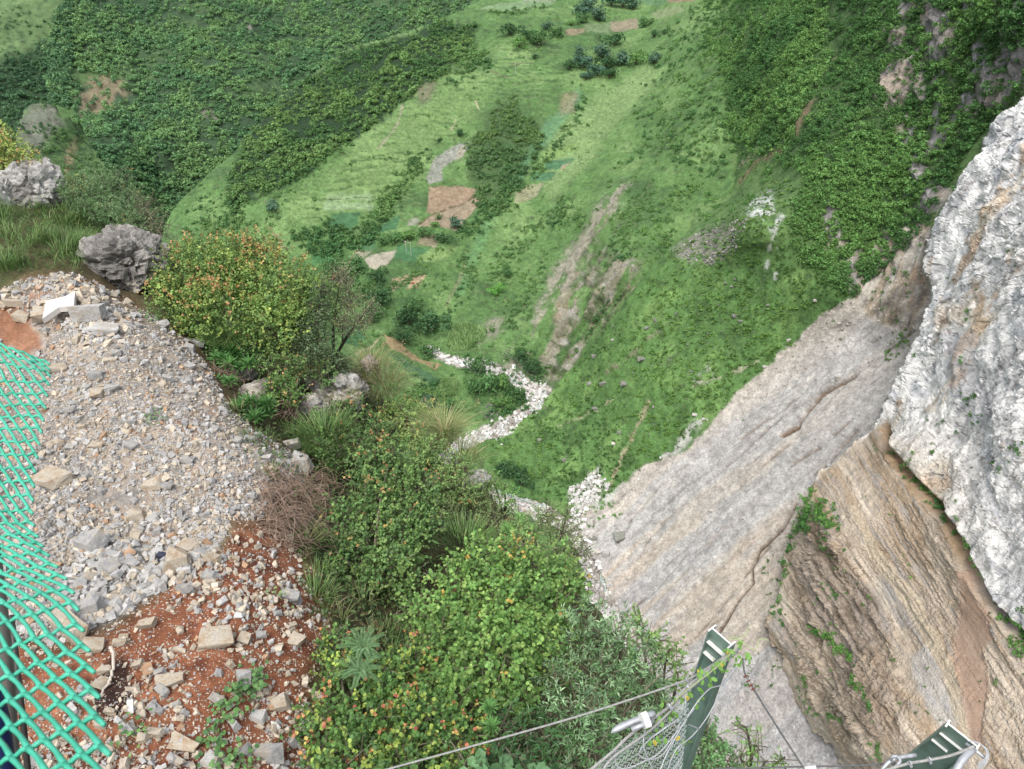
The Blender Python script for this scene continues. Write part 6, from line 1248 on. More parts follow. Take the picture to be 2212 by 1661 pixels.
# undergrowth that covers the rest of the ridge
mb = MB(); pz = [(330, 560), (560, 700), (720, 760), (830, 840), (1000, 1000), (1200, 1200), (1340, 1390), (1460, 1560), (1560, 1700), (700, 1700), (720, 1400), (680, 1270), (560, 1000), (470, 810), (340, 690)]
x, y = sample(VF, pz, 3800); p = VF.pos(x, y) + np.array([0, 0, .08]); n = len(x)
for k in range(12):
    c = wpick([((88, 118, 60), 3), ((70, 98, 48), 3), ((120, 142, 76), 2), ((140, 120, 84), 1)], n) * rng.uniform(.8, 1.2, (n, 1))
    leaves(mb, p + rng.normal(size=(n, 3)) * np.array([.14, .14, .08]), rng.normal(size=(n, 3)) + np.array([0, 0, .4]), rng.normal(size=(n, 3)) * .5 + np.array([0, 0, 1.]), rng.uniform(.04, .10, n), 'lance' if k % 2 else 'round', c, .2 if k % 2 else None)
for i in range(0, n, 7): blades(mb, p[i], 26, .38, .16, GR if i % 2 else DRYG, .9, .005)
x, y = sample(VF, [(-200, 320), (60, 420), (330, 540), (330, 600), (200, 590), (120, 600), (-100, 600)], 500); p = VF.pos(x, y) + np.array([0, 0, .05]); n = len(x)
for k in range(8): leaves(mb, p + rng.normal(size=(n, 3)) * np.array([.14, .14, .08]), rng.normal(size=(n, 3)) + np.array([0, 0, .6]), rng.normal(size=(n, 3)) * .5 + np.array([0, 0, 1.]), rng.uniform(.05, .12, n), 'lance', wpick([((116, 152, 74), 3), ((90, 124, 58), 3), ((150, 158, 90), 1)], n), .14)
for i in range(0, n, 2): blades(mb, p[i], 22, .4, .2, GR, .9, .006)
tag(mb.build('undergrowth', M_near_leaf), 'tangled grass and weeds covering the near ridge between the shrubs', 'undergrowth', kind='stuff')

# creeping vines and seedlings on the red soil
def creeper(line, n, L, label, col=((88, 140, 70), (112, 162, 78))):
    ln_ = spline(line, 30); P_ = VF.pos(ln_[:, 0], ln_[:, 1]) + np.array([0, 0, .09]); o = empty('creeping_vine', P_[0], label, 'vine'); m1 = MB(); m2 = MB(); tube(m1, P_, .006, 4, lin(120, 96, 60))
    i = rng.integers(len(P_), size=n); b = P_[i] + rng.normal(size=(n, 3)) * np.array([.09, .09, .03])
    leaves(m2, b, rng.normal(size=(n, 3)) * np.array([1, 1, .2]), np.array([0, -.2, 1.]) + rng.normal(size=(n, 3)) * .3, L * rng.uniform(.6, 1.2, n), 'round', np.where(rng.uniform(size=(n, 1)) < .5, lin(*col[0]), lin(*col[1])) * rng.uniform(.8, 1.2, (n, 1)), .42)
    m1.build('stem', M_twig, o); m2.build('leaves', M_near_leaf, o)
creeper([(560, 1455), (540, 1490), (500, 1530), (480, 1560), (470, 1600), (460, 1625)], 130, .075, 'creeping vine with toothed green leaves across the lower red soil')
creeper([(500, 1490), (530, 1510), (550, 1530)], 30, .07, 'short side vine beside the main creeping vine')
creeper([(555, 1670), (500, 1650), (470, 1655)], 70, .06, 'leafy vine at the bottom edge right of the whitish stone')
creeper([(250, 1640), (290, 1600), (300, 1585), (270, 1570)], 26, .055, 'small green seedlings on the dark soil beside the net')
creeper([(620, 1620), (640, 1590), (660, 1570)], 30, .06, 'thin vine at the foot of the orange tinged shrub')
creeper([(590, 1295), (610, 1310), (640, 1320)], 26, .05, 'seedling sprays on the pebbles beside the grey tan boulder', ((120, 150, 96), (130, 160, 90)))
creeper([(338, 905), (345, 912), (342, 920)], 30, .05, 'small green weed in the middle of the rubble')
creeper([(300, 690), (330, 690), (345, 700)], 40, .06, 'weeds on the rubble crest behind the large white block')

# dry brush, dead sticks
def brush(name, cx, cy, wx, wy, t, n, ln_, label, mat=None, hang=.25):
    o = MB()
    for k in range(n):
        qx, qy = cx + rng.uniform(-1.6, 1.6) * wx, cy + rng.uniform(-1.6, 1.6) * wy
        p = (VF.pos(qx, qy) + np.array([0, 0, abs(rng.normal()) * .16 + .06])) if name == 'dry_brush_pile' else at(cx + rng.normal() * wx, cy + rng.normal() * wy, t + rng.normal() * .12); a = rng.uniform(0, 6.28); L = ln_ * rng.uniform(.5, 1.2)
        d = np.array([math.cos(a), math.sin(a) * .7, rng.uniform(-.25, .35)]); b = rng.normal(size=3) * .18
        tube(o, spline([p - d * L / 2 - np.array([0, 0, hang * L]), p + b * L, p + d * L / 2 - np.array([0, 0, hang * L])], 7), [.004, .006, .005, .002], 3, cap=False)
    return tag(o.build(name, mat or M_dry), label, 'brush')
brush('dry_brush_pile', 645, 1115, 44, 42, 12.9, 760, .85, 'heap of dry reddish brown twigs at the right rim of the rubble')
brush('dead_twigs', 470, 825, 26, 20, 16.6, 160, .6, 'tangle of dead grey-brown twigs below the rubble crest')
brush('dead_twigs', 590, 875, 34, 12, 16.6, 90, .6, 'dead brown twigs in the shade left of the small round shrub')
M_cane = mat_plain('pale_cane', lin(206, 192, 174), .7, 0, 10, .1)
m = MB(); q = spline([(244, 1412), (253, 1436), (247, 1472), (236, 1492), (223, 1510)], 20); tube(m, VF.pos(q[:, 0], q[:, 1]) * .985 + np.array([0, 0, .03]), np.linspace(.022, .012, len(q)), 8); tag(m.build('curved_stick', M_cane), 'pale curved stick lying by the burnt patch', 'stick')
m = MB(); tube(m, [at(595, 1060, 12.9), at(650, 1125, 12.7)], .009, 5); tag(m.build('pale_stalk', M_cane), 'straight pale stalk lying across the dry brush', 'stick')
for (a_, b_, c_, lb) in (((560, 500), (585, 530), (601, 555), 'long flowering spray left of the two above the upper shrub'), ((580, 488), (600, 515), (620, 545), 'long flowering spray above the middle of the upper shrub'), ((772, 500 + 40), (745, 575), (715, 600), 'long flowering spray bending over the valley')):
    m = MB(); sp_ = spline([at(*a_, 18.6), at(*b_, 18.5), at(*c_, 18.4)], 14); tube(m, sp_, .006, 4, lin(150, 130, 90)); n = 90; i = rng.integers(len(sp_), size=n); leaves(m, sp_[i] + rng.normal(size=(n, 3)) * .03, rng.normal(size=(n, 3)), rng.normal(size=(n, 3)), .045, 'round', wpick([((180, 186, 130), 3), ((206, 160, 110), 1), ((130, 150, 80), 2)], n))
    tag(m.build('spray', M_near_leaf), lb, 'branch')
M_sheet = mat_plain('pale_sheet', lin(214, 208, 200), .7, 0, 3, .08)
m = MB(); c4 = [at(92, 690, 15.3), at(100, 652, 15.6), at(140, 642, 15.7), at(163, 630, 15.8), at(160, 662, 15.5), at(128, 665, 15.45)]
up_ = np.array([0, -.05, .05]); m.add(np.vstack([np.array(c4) + np.array([0, 0, .02]), np.array(c4) - np.array([0, 0, .10])]), [(0, 1, 2, 5), (2, 3, 4, 5), (6, 11, 8, 7), (8, 11, 10, 9)] + [(i, 6 + i, 6 + (i + 1) % 6, (i + 1) % 6) for i in range(6)])
tag(m.build('broken_slab', M_sheet), 'flat whitish slab with a torn edge on top of the rubble', 'slab')
M_fab = mat_plain('dark_fabric', lin(52, 56, 74), .8, 0, 20, .2)
m = MB(); V, T = STB[5]; m.add(V * np.array([.11, .08, .13]) + VF.pos(358, 1212) + np.array([0, 0, .06]), T); tag(m.build('dark_scrap', M_fab), 'dark blue scrap stuck beside the pale wedge stone', 'scrap')

# rock outcrops of grey limestone
M_out = mat_ground('outcrop_rock', ((1.2, .25), (5., .3), (18., .25)), (9., 1., .06))
def outcrop(vx, vy, wv, hv, t, label, seed, sub=5, pits=0.0, tilt=0.0, col=(176, 174, 168)):
    bm = bmesh.new(); bmesh.ops.create_icosphere(bm, subdivisions=sub, radius=1)
    co = np.array([v.co[:] for v in bm.verts]); F = np.array([[v.index for v in f.verts] for f in bm.faces]); bm.free()
    q = np.sign(co) * np.abs(co) ** .75; q = q / np.maximum(np.linalg.norm(q, axis=1), .85)[:, None]
    f1, f2, cid = worley(q * 1.5 + seed * 5.1, 190 + seed); g1, g2, gid = worley(q * 4. + seed * 3.3, 195)
    d = .20 * fbm(q * 1.4 + seed * 9, 3, .5, 191) + .30 * (cid - .5) - .16 * sstep(.14, 0, f2 - f1) + .11 * ridged(q * np.array([4.2, 4.2, 1.6]) + seed, 4, 192) + .07 * (gid - .5) - pits * .16 * sstep(.42, .12, g1) - .04 * sstep(.16, 0, g2 - g1)
    q = q * (1 + d)[:, None]
    ca, sa = math.cos(tilt), math.sin(tilt); q = np.stack([q[:, 0] * ca - q[:, 2] * sa, q[:, 1], q[:, 0] * sa + q[:, 2] * ca], -1)
    w, h = wv / FL * t * .5, hv / FL * t * .56
    c = at(vx, vy, t); Pq = c + q * np.array([w, (w + h) * .5, h]); b = fbm(Pq / .5, 4, .65, 193)
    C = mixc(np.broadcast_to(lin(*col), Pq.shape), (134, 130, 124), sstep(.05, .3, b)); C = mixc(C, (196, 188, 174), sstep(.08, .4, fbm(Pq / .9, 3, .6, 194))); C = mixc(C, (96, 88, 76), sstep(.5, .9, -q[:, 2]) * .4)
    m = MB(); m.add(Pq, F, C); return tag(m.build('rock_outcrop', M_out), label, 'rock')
outcrop(70, 412, 135, 110, 20.2, 'slanting grey rock slab at the left skyline', 1, tilt=.7); outcrop(8, 445, 84, 120, 19.6, 'grey rock cut by the left edge of the view', 2, tilt=.5); outcrop(66, 535, 76, 62, 18.6, 'grey rock in the grass above the red cutting', 3)
outcrop(272, 572, 168, 130, 18.4, 'pitted dark grey boulder beside the upper shrub', 4, 5, 1.0, 0, (146, 142, 136)); outcrop(250, 500, 50, 26, 19.4, 'flat pale rock on the slope behind the pitted boulder', 5, 4)
outcrop(735, 850, 110, 90, 17.9, 'jagged grey rock with sharp ridges in the middle of the ridge', 6, 5, .3, -.4); outcrop(690, 815, 60, 60, 18., 'jagged grey rock left of the sharp ridged one', 7, 5, .3); outcrop(770, 830, 60, 60, 18.6, 'brownish jagged rock peak on the ridge line', 8, 4, .3, .3, (156, 142, 128)); outcrop(680, 880, 70, 50, 17.2, 'low grey rock at the foot of the jagged rocks', 9, 4, .3)
outcrop(520, 805, 60, 40, 17.4, 'grey rock showing through the dead twigs', 10, 4); outcrop(560, 850, 100, 44, 16.8, 'dark rock ledge behind the rosette plants', 11, 4, 0, 0, (116, 108, 102)); outcrop(960, 1005, 62, 44, 16.9, 'grey rock on the ridge edge above the feathery shrubs', 12, 4, .3); outcrop(1030, 1035, 60, 34, 16.6, 'second grey rock along the ridge edge', 13, 4, .3); outcrop(1000, 1055, 50, 30, 16.2, 'brown grey broken rock below the two ridge edge rocks', 14, 4, 0, 0, (150, 134, 118))
outcrop(735, 1330, 50, 40, 11.8, 'tan layered rock tucked between the two orange shrubs', 15, 4, 0, .3, (168, 146, 120)); outcrop(800, 800, 40, 60, 18.6, 'tan grey rock spike under the dry pale grass', 16, 4, .2, 0, (160, 148, 136))
# ------------------------------------------------------------------ barrier posts, ropes, nets
def smat(name, rgb, **k): return mat_plain(name, rgb, **k)
M_green = smat('green_plastic', (.06, .40, .27), rough=.45, nscale=4, namt=.12, spec=.4)
M_post = smat('painted_steel', lin(112, 142, 128), rough=.42, nscale=6, namt=.28, spec=.5)
M_edge = smat('worn_white_edge', lin(226, 226, 222), rough=.6, nscale=14, namt=.18)
M_galv = smat('galvanised', lin(186, 190, 194), rough=.42, metal=.35, nscale=25, namt=.15)
M_rope = smat('steel_rope', lin(166, 166, 162), rough=.55, metal=.3, nscale=40, namt=.22)
M_ropedark = smat('old_steel_rope', lin(104, 106, 106), rough=.6, metal=.3, nscale=40, namt=.22)
M_rust = smat('rusty_iron', lin(128, 60, 46), rough=.9, nscale=40, namt=.35)
M_wire = smat('mesh_wire', lin(170, 184, 176), rough=.5, metal=.3, nscale=40, namt=.15)

# green plastic net hanging on the left
EDG = [(99, 781, 2.9), (100, 791, 2.88), (101, 803, 2.86), (100, 825, 2.83), (96, 849, 2.8), (92, 873, 2.75), (88, 898, 2.7), (84, 924, 2.66), (79, 952, 2.6), (75, 981, 2.55), (70, 1010, 2.5), (67, 1039, 2.45), (64, 1070, 2.4), (62, 1102, 2.34), (62, 1128, 2.26), (70, 1152, 2.18), (80, 1172, 2.12), (90, 1192, 2.06), (108, 1220, 2.0), (126, 1243, 1.94), (145, 1270, 1.86), (155, 1302, 1.77), (164, 1350, 1.67), (178, 1397, 1.58), (187, 1440, 1.49), (197, 1490, 1.40), (207, 1547, 1.31), (217, 1612, 1.22), (228, 1684, 1.13), (240, 1765, 1.05), (252, 1855, .98)]
net = empty('green_plastic_net', at(0, 1000, 2.5), 'mint green plastic mesh net hanging loose along the left edge', 'net')
NR = len(EDG); NC = 12; ND = np.zeros((NR, NC, 3))
for i, (ex, ey, t) in enumerate(EDG):
    sl = np.interp(ey, [781, 830, 1100, 1180, 1300, 1450, 1700], [-.37, .03, .04, .12, .28, .44, .5])
    for j in range(NC):
        f = j / (NC - 1.); sp_ = np.interp(ey, [780, 1100, 1300, 1700], [22, 22, 28, 42]) * j
        jit = 1.6 * math.sin(j * 2.1 + i * 1.3)
        ND[i, j] = at(ex - sp_, ey + sl * sp_ * (1 + .1 * f) + jit, t * (1 - .03 * f) + .012 * math.sin(j * 1.7 + i * .9))
m = MB()
for i in range(NR):
    p = ND[i]; pts = spline(p, NC * 4)
    pts = pts + np.array([0, 0, 1]) * (.0035 * np.sin(np.arange(len(pts)) * math.pi / 2))[:, None]
    tube(m, pts, .0050, 6)
    if i < NR - 1:
        for j in range(1, NC): tube(m, spline([ND[i, j], (ND[i, j] + ND[i + 1, j - 1]) / 2 + np.array([0, .003, -.002]), ND[i + 1, j - 1]], 6), [.0058, .0042, .0058], 6)
        e_ = ND[i + 1, 0] - ND[i, 1]; tube(m, [ND[i, 0], ND[i, 0] + e_ * .38], [.0058, .0042], 6)
m.build('mesh', M_green, net, smooth=True)
rp = empty('railing_post', at(10, 1500, 2.2), 'grey metal railing post seen through the green net at the lower left', 'railing post')
m = MB(); tube(m, [at(-22, 1180, 2.1), at(6, 1420, 2.15), at(26, 1700, 2.2), at(40, 1900, 2.25)], .026, 12); m.build('post', smat('railing_grey', lin(120, 116, 106), rough=.5, nscale=8, namt=.2), rp, smooth=True)
m = MB(); tube(m, [at(24, 1330, 2.4), at(50, 1560, 2.45), at(64, 1700, 2.5), at(80, 1900, 2.5)], .010, 8); m.build('stay', smat('railing_dark', lin(60, 58, 54), rough=.5), rp, smooth=True)
m = MB(); tube(m, [at(-40, 1450, 1.9), at(-10, 1560, 1.95), at(6, 1690, 2.), at(20, 1850, 2.)], .034, 12); tag(m.build('blue_pipe', smat('dark_blue', lin(30, 44, 96), rough=.5), None, smooth=True), 'dark blue pipe end behind the green net at the bottom left', 'pipe')

def ibeam(mb, top, bot, wd, fd, dep, fw, tw, tf):
    top, bot = np.array(top), np.array(bot); ax = unit(bot - top); wd = unit(wd - ax * (wd @ ax)); fd = np.cross(ax, wd) * np.sign(np.cross(ax, wd) @ fd)
    d, f, a, b = dep / 2, fw / 2, tw / 2, dep / 2 - tf
    prof = [(-d, -f), (-d, f), (-b, f), (-b, a), (b, a), (b, f), (d, f), (d, -f), (b, -f), (b, -a), (-b, -a), (-b, -f)]
    V = [top + wd * u + fd * v for u, v in prof] + [bot + wd * u + fd * v for u, v in prof]
    F = [(i, (i + 1) % 12, 12 + (i + 1) % 12, 12 + i) for i in range(12)]
    for o_ in (0, 12): F += [(o_, o_ + 1, o_ + 2, o_ + 11), (o_ + 3, o_ + 4, o_ + 9, o_ + 10), (o_ + 5, o_ + 6, o_ + 7, o_ + 8)]
    mb.add(V, F); return ax, wd, fd

def steel_post(top, bot, wd, fd, dep, fw, label):
    o = empty('barrier_post', bot, label, 'steel post'); m = MB()
    ax, wd, fd = ibeam(m, top, bot, wd, fd, dep, fw, .012, .012); m.build('beam', M_post, o)
    m = MB(); ibeam(m, top - ax * .006, top - ax * .0005, wd, fd, dep + .004, fw + .004, .015, .015); m.build('cut_edge', M_edge, o)
    m = MB()
    for s in (.16, .33):
        c = top + ax * s
        for k in (-1, 1):
            u, v = wd * (dep / 2 - .016), fd * k * .02; q = fd * k * (fw / 2 - .006)
            m.add([c - u + fd * k * .008, c + u * (.2 if s > .2 else 1) + fd * k * .008, c + u * (.2 if s > .2 else 1) + q, c - u + q, c - u + fd * k * .008 + ax * .008, c + u * (.2 if s > .2 else 1) + fd * k * .008 + ax * .008, c + u * (.2 if s > .2 else 1) + q + ax * .008, c - u + q + ax * .008],
                  [(0, 1, 2, 3), (4, 7, 6, 5), (0, 4, 5, 1), (1, 5, 6, 2), (2, 6, 7, 3), (3, 7, 4, 0)])
    m.build('stiffener', M_edge, o)
    return o, ax, wd, fd
tp1, bt1 = at(1559, 1375, 7.0), at(1436, 1740, 8.9)
P1, ax1, wd1, fd1 = steel_post(tp1, bt1, np.array([.62, -.79, 0]), np.array([.79, .62, 0]), .245, .115, 'dark green steel I-beam post overgrown with vine at bottom right of centre')
m = MB(); c = tp1 + wd1 * .14 + ax1 * .10 - fd1 * .02; tube(m, [c - fd1 * .09 + ax1 * .03, c + fd1 * .10 - ax1 * .03], .012, 8); tube(m, [c - fd1 * .07 + ax1 * .09, c + fd1 * .07 + ax1 * .02], .010, 8); m.build('pin', M_edge, P1, smooth=True)
tp2, bt2 = at(2079, 1588, 6.0), at(1800, 1800, 8.6)
P2, ax2, wd2, fd2 = steel_post(tp2, bt2, np.array([.66, -.75, 0]), np.array([.75, .66, 0]), .26, .075, 'dark green steel I-beam post cut off by the bottom right edge')
m = MB(); tube(m, spline([at(2059, 1675, 5.7), at(2080, 1640, 5.75), at(2102, 1618, 5.8)], 8), .028, 10); tube(m, [at(2086, 1606, 5.85), at(2108, 1622, 5.8), at(2131, 1640, 5.75)], .014, 8); m.build('bracket', M_galv, P2, smooth=True)
m = MB()
for k in range(5): tube(m, spline([at(2090 + 4 * k, 1600, 5.8), at(2118 + 4 * k, 1608 + 3 * k, 5.76), at(2132, 1630 + 4 * k, 5.74), at(2112, 1652 + 4 * k, 5.72)], 12), .0035, 4, cap=False)
m.build('loose_wire', M_galv, P2, smooth=True)

def rope(mb, pts, R, n=160, strands=6, pitch=9.0):
    p = spline(pts, n); tg = unit(np.gradient(p, axis=0)); s = np.concatenate([[0], np.cumsum(np.linalg.norm(np.diff(p, axis=0), axis=1))])
    N1 = unit(np.cross(tg, [0.1, .2, 1.])); N2 = np.cross(tg, N1)
    # resample finely enough for the twist
    L = s[-1]; k = int(min(900, max(n, L / (R * 2.2)))); u = np.linspace(0, L, k); f = lambda A: np.stack([np.interp(u, s, A[:, i]) for i in range(3)], -1)
    p, N1, N2 = f(p), unit(f(N1)), unit(f(N2))
    for j in range(strands):
        a = u / (R * pitch) * 2 * math.pi / 1.6 + j * 2 * math.pi / strands
        tube(mb, p + R * .62 * (np.cos(a)[:, None] * N1 + np.sin(a)[:, None] * N2), R * .42, 5, cap=False)
def clamp(mb, c, d, R):
    """U-bolt rope clamp"""
    d = unit(np.array(d, float)); n = unit(np.cross(d, [.2, .1, 1.])); b = np.cross(d, n)
    tube(mb, spline([c - n * R * 1.5 + b * R * 2.4, c - n * R * 1.5, c - b * R * 1.6, c + n * R * 1.5, c + n * R * 1.5 + b * R * 2.4], 14), R * .5, 6)
    mb.add(np.array([[x * R * .9, y * R * 2.2, z * R * .5] for x in (-1, 1) for y in (-1, 1) for z in (-1, 1)]) @ np.stack([d, n, b]) + c + b * R * 1.4, [(0, 1, 3, 2), (4, 6, 7, 5), (0, 4, 5, 1), (2, 3, 7, 6), (0, 2, 6, 4), (1, 5, 7, 3)])
    for s in (-1, 1): tube(mb, [c + n * s * R * 1.5 + b * R * 1.7, c + n * s * R * 1.5 + b * R * 2.9], R * .85, 6)

def rope_thing(label, pts, R, mat, clamps=(), cmat=None):
    q = [at(*a) for a in pts]; o = empty('wire_rope', q[len(q) // 2], label, 'wire rope'); m = MB(); rope(m, q, R); m.build('rope', mat, o, smooth=True)
    for (x, y, t, x2, y2, t2) in clamps:
        m = MB(); clamp(m, at(x, y, t), at(x2, y2, t2) - at(x, y, t), R); m.build('clamp', cmat or M_galv, o, smooth=False)
    return o
rope_thing('grey wire rope running across the bottom shrubs to the vine covered post', [(740, 1690, 7.5), (839, 1661, 7.4), (1044, 1605, 7.25), (1215, 1557, 7.1), (1340, 1518, 7.0), (1458, 1478, 6.9), (1500, 1460, 6.85), (1545, 1432, 6.8), (1580, 1408, 6.8)], .0105, M_rope, [(1462, 1476, 6.88, 1480, 1468, 6.87), (1483, 1467, 6.86, 1500, 1459, 6.85)])
rope_thing('thick twin rope slung from the vine covered post down to the bottom edge', [(1598, 1399, 6.8), (1543, 1439, 6.75), (1482, 1486, 6.6), (1446, 1526, 6.5), (1415, 1549, 6.4), (1364, 1585, 6.35), (1323, 1624, 6.3), (1283, 1657, 6.25), (1230, 1700, 6.2)], .0135, M_rope, [(1520, 1455, 6.66, 1500, 1470, 6.64), (1486, 1484, 6.56, 1470, 1496, 6.55), (1446, 1524, 6.46, 1436, 1532, 6.45)])
rope_thing('second strand lying against the thick twin rope below the silver tubes', [(1594, 1408, 6.82), (1540, 1448, 6.72), (1480, 1497, 6.6), (1450, 1534, 6.5), (1404, 1578, 6.35), (1360, 1610, 6.3), (1320, 1640, 6.25), (1290, 1680, 6.2)], .011, M_rope)
rope_thing('dark guy rope with rusty clamps running right from the vine covered post', [(1604, 1422, 6.8), (1610, 1457, 6.75), (1629, 1490, 6.65), (1674, 1563, 6.4), (1742, 1668, 6.1), (1790, 1745, 5.9)], .0085, M_ropedark, [(1612, 1460, 6.72, 1618, 1470, 6.7), (1618, 1470, 6.7, 1624, 1478, 6.68), (1624, 1479, 6.67, 1630, 1488, 6.65), (1629, 1487, 6.65, 1636, 1498, 6.63)], M_rust)
rope_thing('short return end of the guy rope below the post head', [(1588, 1442, 6.8), (1604, 1458, 6.74), (1618, 1474, 6.7), (1632, 1496, 6.64)], .008, M_rope)
rope_thing('dark wire rope along the bottom edge leading to the cut off post', [(1540, 1661, 6.3), (1700, 1657, 6.2), (1860, 1653, 6.1), (1935, 1648, 6.05)], .0075, M_ropedark)
rope_thing('clamped wire rope lying across the face of the cut off post', [(1900, 1668, 5.9), (1960, 1650, 5.88), (2010, 1641, 5.85), (2060, 1630, 5.8), (2104, 1612, 5.78)], .0115, M_rope, [(1966, 1648, 5.86, 1976, 1646, 5.86), (2008, 1640, 5.84, 2018, 1638, 5.84)])
o = empty('brake_tubes', at(1390, 1558, 6.35), 'pair of silver tubes with white clamp hung on the thick rope', 'brake tubes')
m = MB(); tube(m, spline([at(1320, 1583, 6.25), at(1330, 1576, 6.25), at(1350, 1566, 6.27), at(1380, 1554, 6.3), at(1413, 1541, 6.36)], 20), [.006, .02, .028, .029, .029, .029, .029], 14); m.build('tube', M_galv, o, smooth=True)
m = MB(); tube(m, [at(1364, 1576, 6.2), at(1388, 1566, 6.22), at(1411, 1558, 6.28)], .021, 14); m.build('tube', M_galv, o, smooth=True)
m = MB(); c = at(1393.5, 1556, 6.24); d = unit(at(1413, 1541, 6.36) - at(1350, 1566, 6.27)); n_ = unit(np.cross(d, ray(1393, 1556))); b_ = np.cross(d, n_)
ring = np.array([[u, v] for u, v in ((-.062, -.03), (-.05, -.042), (.05, -.042), (.066, -.03), (.066, .03), (.05, .042), (-.05, .042), (-.062, .03))])
V = np.concatenate([c + d * s * .028 + ring[:, :1] * n_ + ring[:, 1:] * b_ for s in (-1, 1)]); m.add(V, [(i, (i + 1) % 8, 8 + (i + 1) % 8, 8 + i) for i in range(8)] + [tuple(range(8))[::-1], tuple(range(8, 16))]); m.build('clamp', M_edge, o)
o = empty('shackle', at(1940, 1640, 6.), 'curved galvanised shackle bow at the left of the cut off post', 'shackle')
m = MB(); tube(m, spline([at(1895, 1680, 5.98), at(1914, 1652, 6.), at(1936, 1638, 6.), at(1978, 1631, 6.02)], 16), .017, 10); tube(m, spline([at(1908, 1690, 5.9), at(1930, 1662, 5.9), at(1944, 1645, 5.92), at(1938, 1634, 5.95), at(1926, 1636, 5.97), at(1928, 1650, 6.0)], 20), .013, 10); m.build('bow', M_galv, o, smooth=True)
m = MB(); V, T = STB[2]; tube(m, [at(1738, 1659, 5.2), at(1762, 1656, 5.2)], .014, 4); m.build('pin', M_edge, o)

# chain-link net hung between rope and post
o = empty('wire_net', at(1380, 1640, 6.5), 'grey chain-link netting hanging below the thick rope beside the post', 'wire net')
A = spline([(1270, 1672), (1325, 1628), (1366, 1592), (1410, 1568), (1446, 1540), (1490, 1500)], 60); Bq = spline([(1300, 1800), (1340, 1780), (1390, 1760), (1430, 1740), (1455, 1720), (1470, 1690)], 60)
def npt(u, v):
    i = np.clip(u, 0, 1) * (len(A) - 1); a = np.stack([np.interp(i, np.arange(len(A)), A[:, k]) for k in (0, 1)], -1); b = np.stack([np.interp(i, np.arange(len(Bq)), Bq[:, k]) for k in (0, 1)], -1)
    q = a * (1 - v)[:, None] + b * v[:, None]; return at(q[:, 0], q[:, 1] , 6.35 + .35 * u + .5 * v + .08 * np.sin(u * 5) * v)
m = MB(); NU, NV = 26, 16
for i in range(NU):
    k = np.arange(NV * 2 + 1); u = (i + .5 + .56 * np.where(k % 2 == 0, -1, 1) * 1.0) / NU; v = k / (NV * 2.)
    tube(m, npt(u, v) + np.array([0, 1, 0]) * (.004 * np.where(k % 4 < 2, 1, -1))[:, None], .0048, 4, cap=False)
m.build('mesh', M_wire, o)
m = MB()
for q in ([(1480, 1500, 6.6), (1478, 1540, 6.5), (1440, 1570, 6.4), (1400, 1600, 6.4), (1380, 1630, 6.4), (1410, 1640, 6.4), (1440, 1620, 6.45), (1470, 1560, 6.55)], [(1395, 1570, 6.4), (1390, 1610, 6.35), (1405, 1650, 6.35), (1420, 1680, 6.35)], [(1330, 1620, 6.3), (1330, 1650, 6.3), (1350, 1660, 6.3), (1390, 1645, 6.35), (1430, 1620, 6.4), (1500, 1530, 6.6)],
          [(1590, 1440, 6.8), (1560, 1478, 6.7), (1530, 1490, 6.6), (1490, 1540, 6.5), (1440, 1630, 6.45), (1420, 1680, 6.4)], [(1575, 1460, 6.9), (1530, 1545, 6.7), (1495, 1590, 6.6), (1460, 1620, 6.5), (1440, 1670, 6.5)], [(1450, 1550, 6.5), (1460, 1570, 6.5), (1475, 1600, 6.55), (1470, 1640, 6.6), (1440, 1680, 6.6)], [(1487, 1565, 6.5), (1500, 1570, 6.55), (1511, 1575, 6.6)]):
    tube(m, spline([at(*p) for p in q], 30), .006, 5, cap=False)
m.build('lacing', M_galv, o, smooth=True)
m = MB()
for k in range(9): tube(m, spline([at(1466 + rng.uniform(-8, 16), 1525 + rng.uniform(-5, 18), 6.45), at(1470 + rng.uniform(-6, 20), 1535 + rng.uniform(-10, 18), 6.4), at(1480 + rng.uniform(-20, 10), 1545 + rng.uniform(-10, 15), 6.42)], 8), .0022, 4, cap=False)
m.build('loose_wire', M_wire, o)

# vine on the rope
o = empty('climbing_vine', at(1500, 1470, 6.5), 'fresh green vine winding along the thick rope over the post', 'vine')
LZ = [(1720, 340), (1750, 330), (1640, 400), (1690, 460), (1760, 460), (1830, 440), (1850, 500), (1790, 500), (1640, 480), (1600, 560), (1700, 545), (1560, 590), (1520, 580), (1470, 640), (1420, 700), (1360, 730), (1300, 640), (1340, 620), (1400, 780), (1250, 850), (1200, 870), (1170, 940), (1120, 950), (1080, 910), (1100, 880), (1080, 1090), (990, 1120), (960, 1110), (910, 1060), (880, 1090), (860, 1230), (760, 1240), (930, 1170), (900, 1320), (820, 1370), (940, 1350), (1360, 940), (1270, 1000), (1610, 410), (1750, 400), (1810, 470), (1460, 560), (1380, 650), (1320, 800), (1450, 700), (1020, 1080), (940, 1000), (1600, 620), (1540, 560), (1830, 500), (1700, 500), (1660, 430), (1480, 800), (1130, 1340), (1160, 1360), (1050, 1470), (1340, 850)]
m = MB(); b = []; 
for (zx, zy) in LZ:
    for k in range(2): b.append(at(1242 + (zx + rng.normal() * 16) * .2035, 1318 + (zy + rng.normal() * 16) * .2035, 6.55 + (zx - 1000) * .0003 + rng.uniform(-.1, .02)))
b = np.array(b); n = len(b)
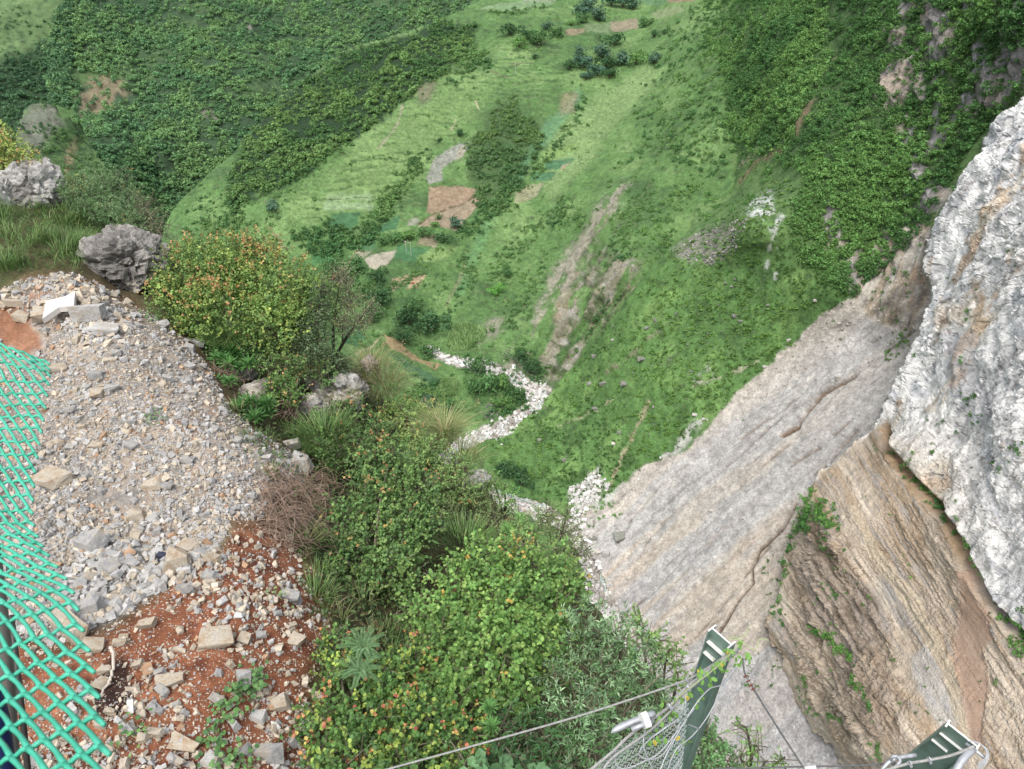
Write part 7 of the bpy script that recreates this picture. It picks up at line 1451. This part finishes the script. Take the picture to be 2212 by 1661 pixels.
leaves(m, b, np.array([.1, -.3, -.8]) + rng.normal(size=(n, 3)) * .45, np.array([0, -.7, .5]) + rng.normal(size=(n, 3)) * .3, rng.uniform(.045, .072, n), 'round', np.where(rng.uniform(size=(n, 1)) < .06, lin(220, 200, 50), lin(120, 176, 66)) * rng.uniform(.8, 1.25, (n, 1)), .28)
m.build('leaves', M_near_leaf, o)
m = MB()
for q in ([(1740, 350), (1480, 600), (1180, 830), (1000, 1010), (900, 1090), (840, 1230)], [(1620, 270), (1700, 290), (1800, 250), (1830, 200), (1860, 130)], [(1750, 300), (1830, 360), (1890, 400), (1930, 370), (1960, 290), (2030, 290), (2050, 310)], [(1790, 330), (1720, 270), (1660, 265)]):
    tube(m, spline([at(1242 + x * .2035, 1322 + y * .2035, 6.5) for x, y in q], 24), .0042, 4, lin(150, 176, 96), cap=False)
m.build('stem', smat('vine_stem', lin(160, 180, 110), rough=.7), o)
# ------------------------------------------------------------------ air between here and the far hills
hz = bpy.data.meshes.new('haze'); bm = bmesh.new(); bmesh.ops.create_cube(bm, size=2); bm.to_mesh(hz); bm.free()
allz = []; bpy.context.view_layer.update()
lo_ = np.array([1e9] * 3); hi_ = -lo_
for ob in SC.objects:
    if ob.type == 'MESH':
        bb = np.array([ob.matrix_world @ Vector(c) for c in ob.bound_box]); lo_ = np.minimum(lo_, bb.min(0)); hi_ = np.maximum(hi_, bb.max(0))
lo_ = np.minimum(lo_, -20) - np.array([20, 20, 1]); hi_ = np.maximum(hi_, 6) + np.array([20, 20, 3])
ho = link('haze', hz); ho.location = [float(q) for q in (lo_ + hi_) / 2]; ho.scale = [float(q) for q in (hi_ - lo_) / 2]; tag(ho, kind='stuff')
mh = bpy.data.materials.new('haze_air'); mh.use_nodes = True; hn = mh.node_tree.nodes; hn.clear()
ou = hn.new('ShaderNodeOutputMaterial'); pv = hn.new('ShaderNodeVolumePrincipled'); pv.inputs['Color'].default_value = (.80, .92, 1.0, 1); pv.inputs['Density'].default_value = HAZE; pv.inputs['Anisotropy'].default_value = .0
mh.node_tree.links.new(pv.outputs[0], ou.inputs['Volume']); hz.materials.append(mh)
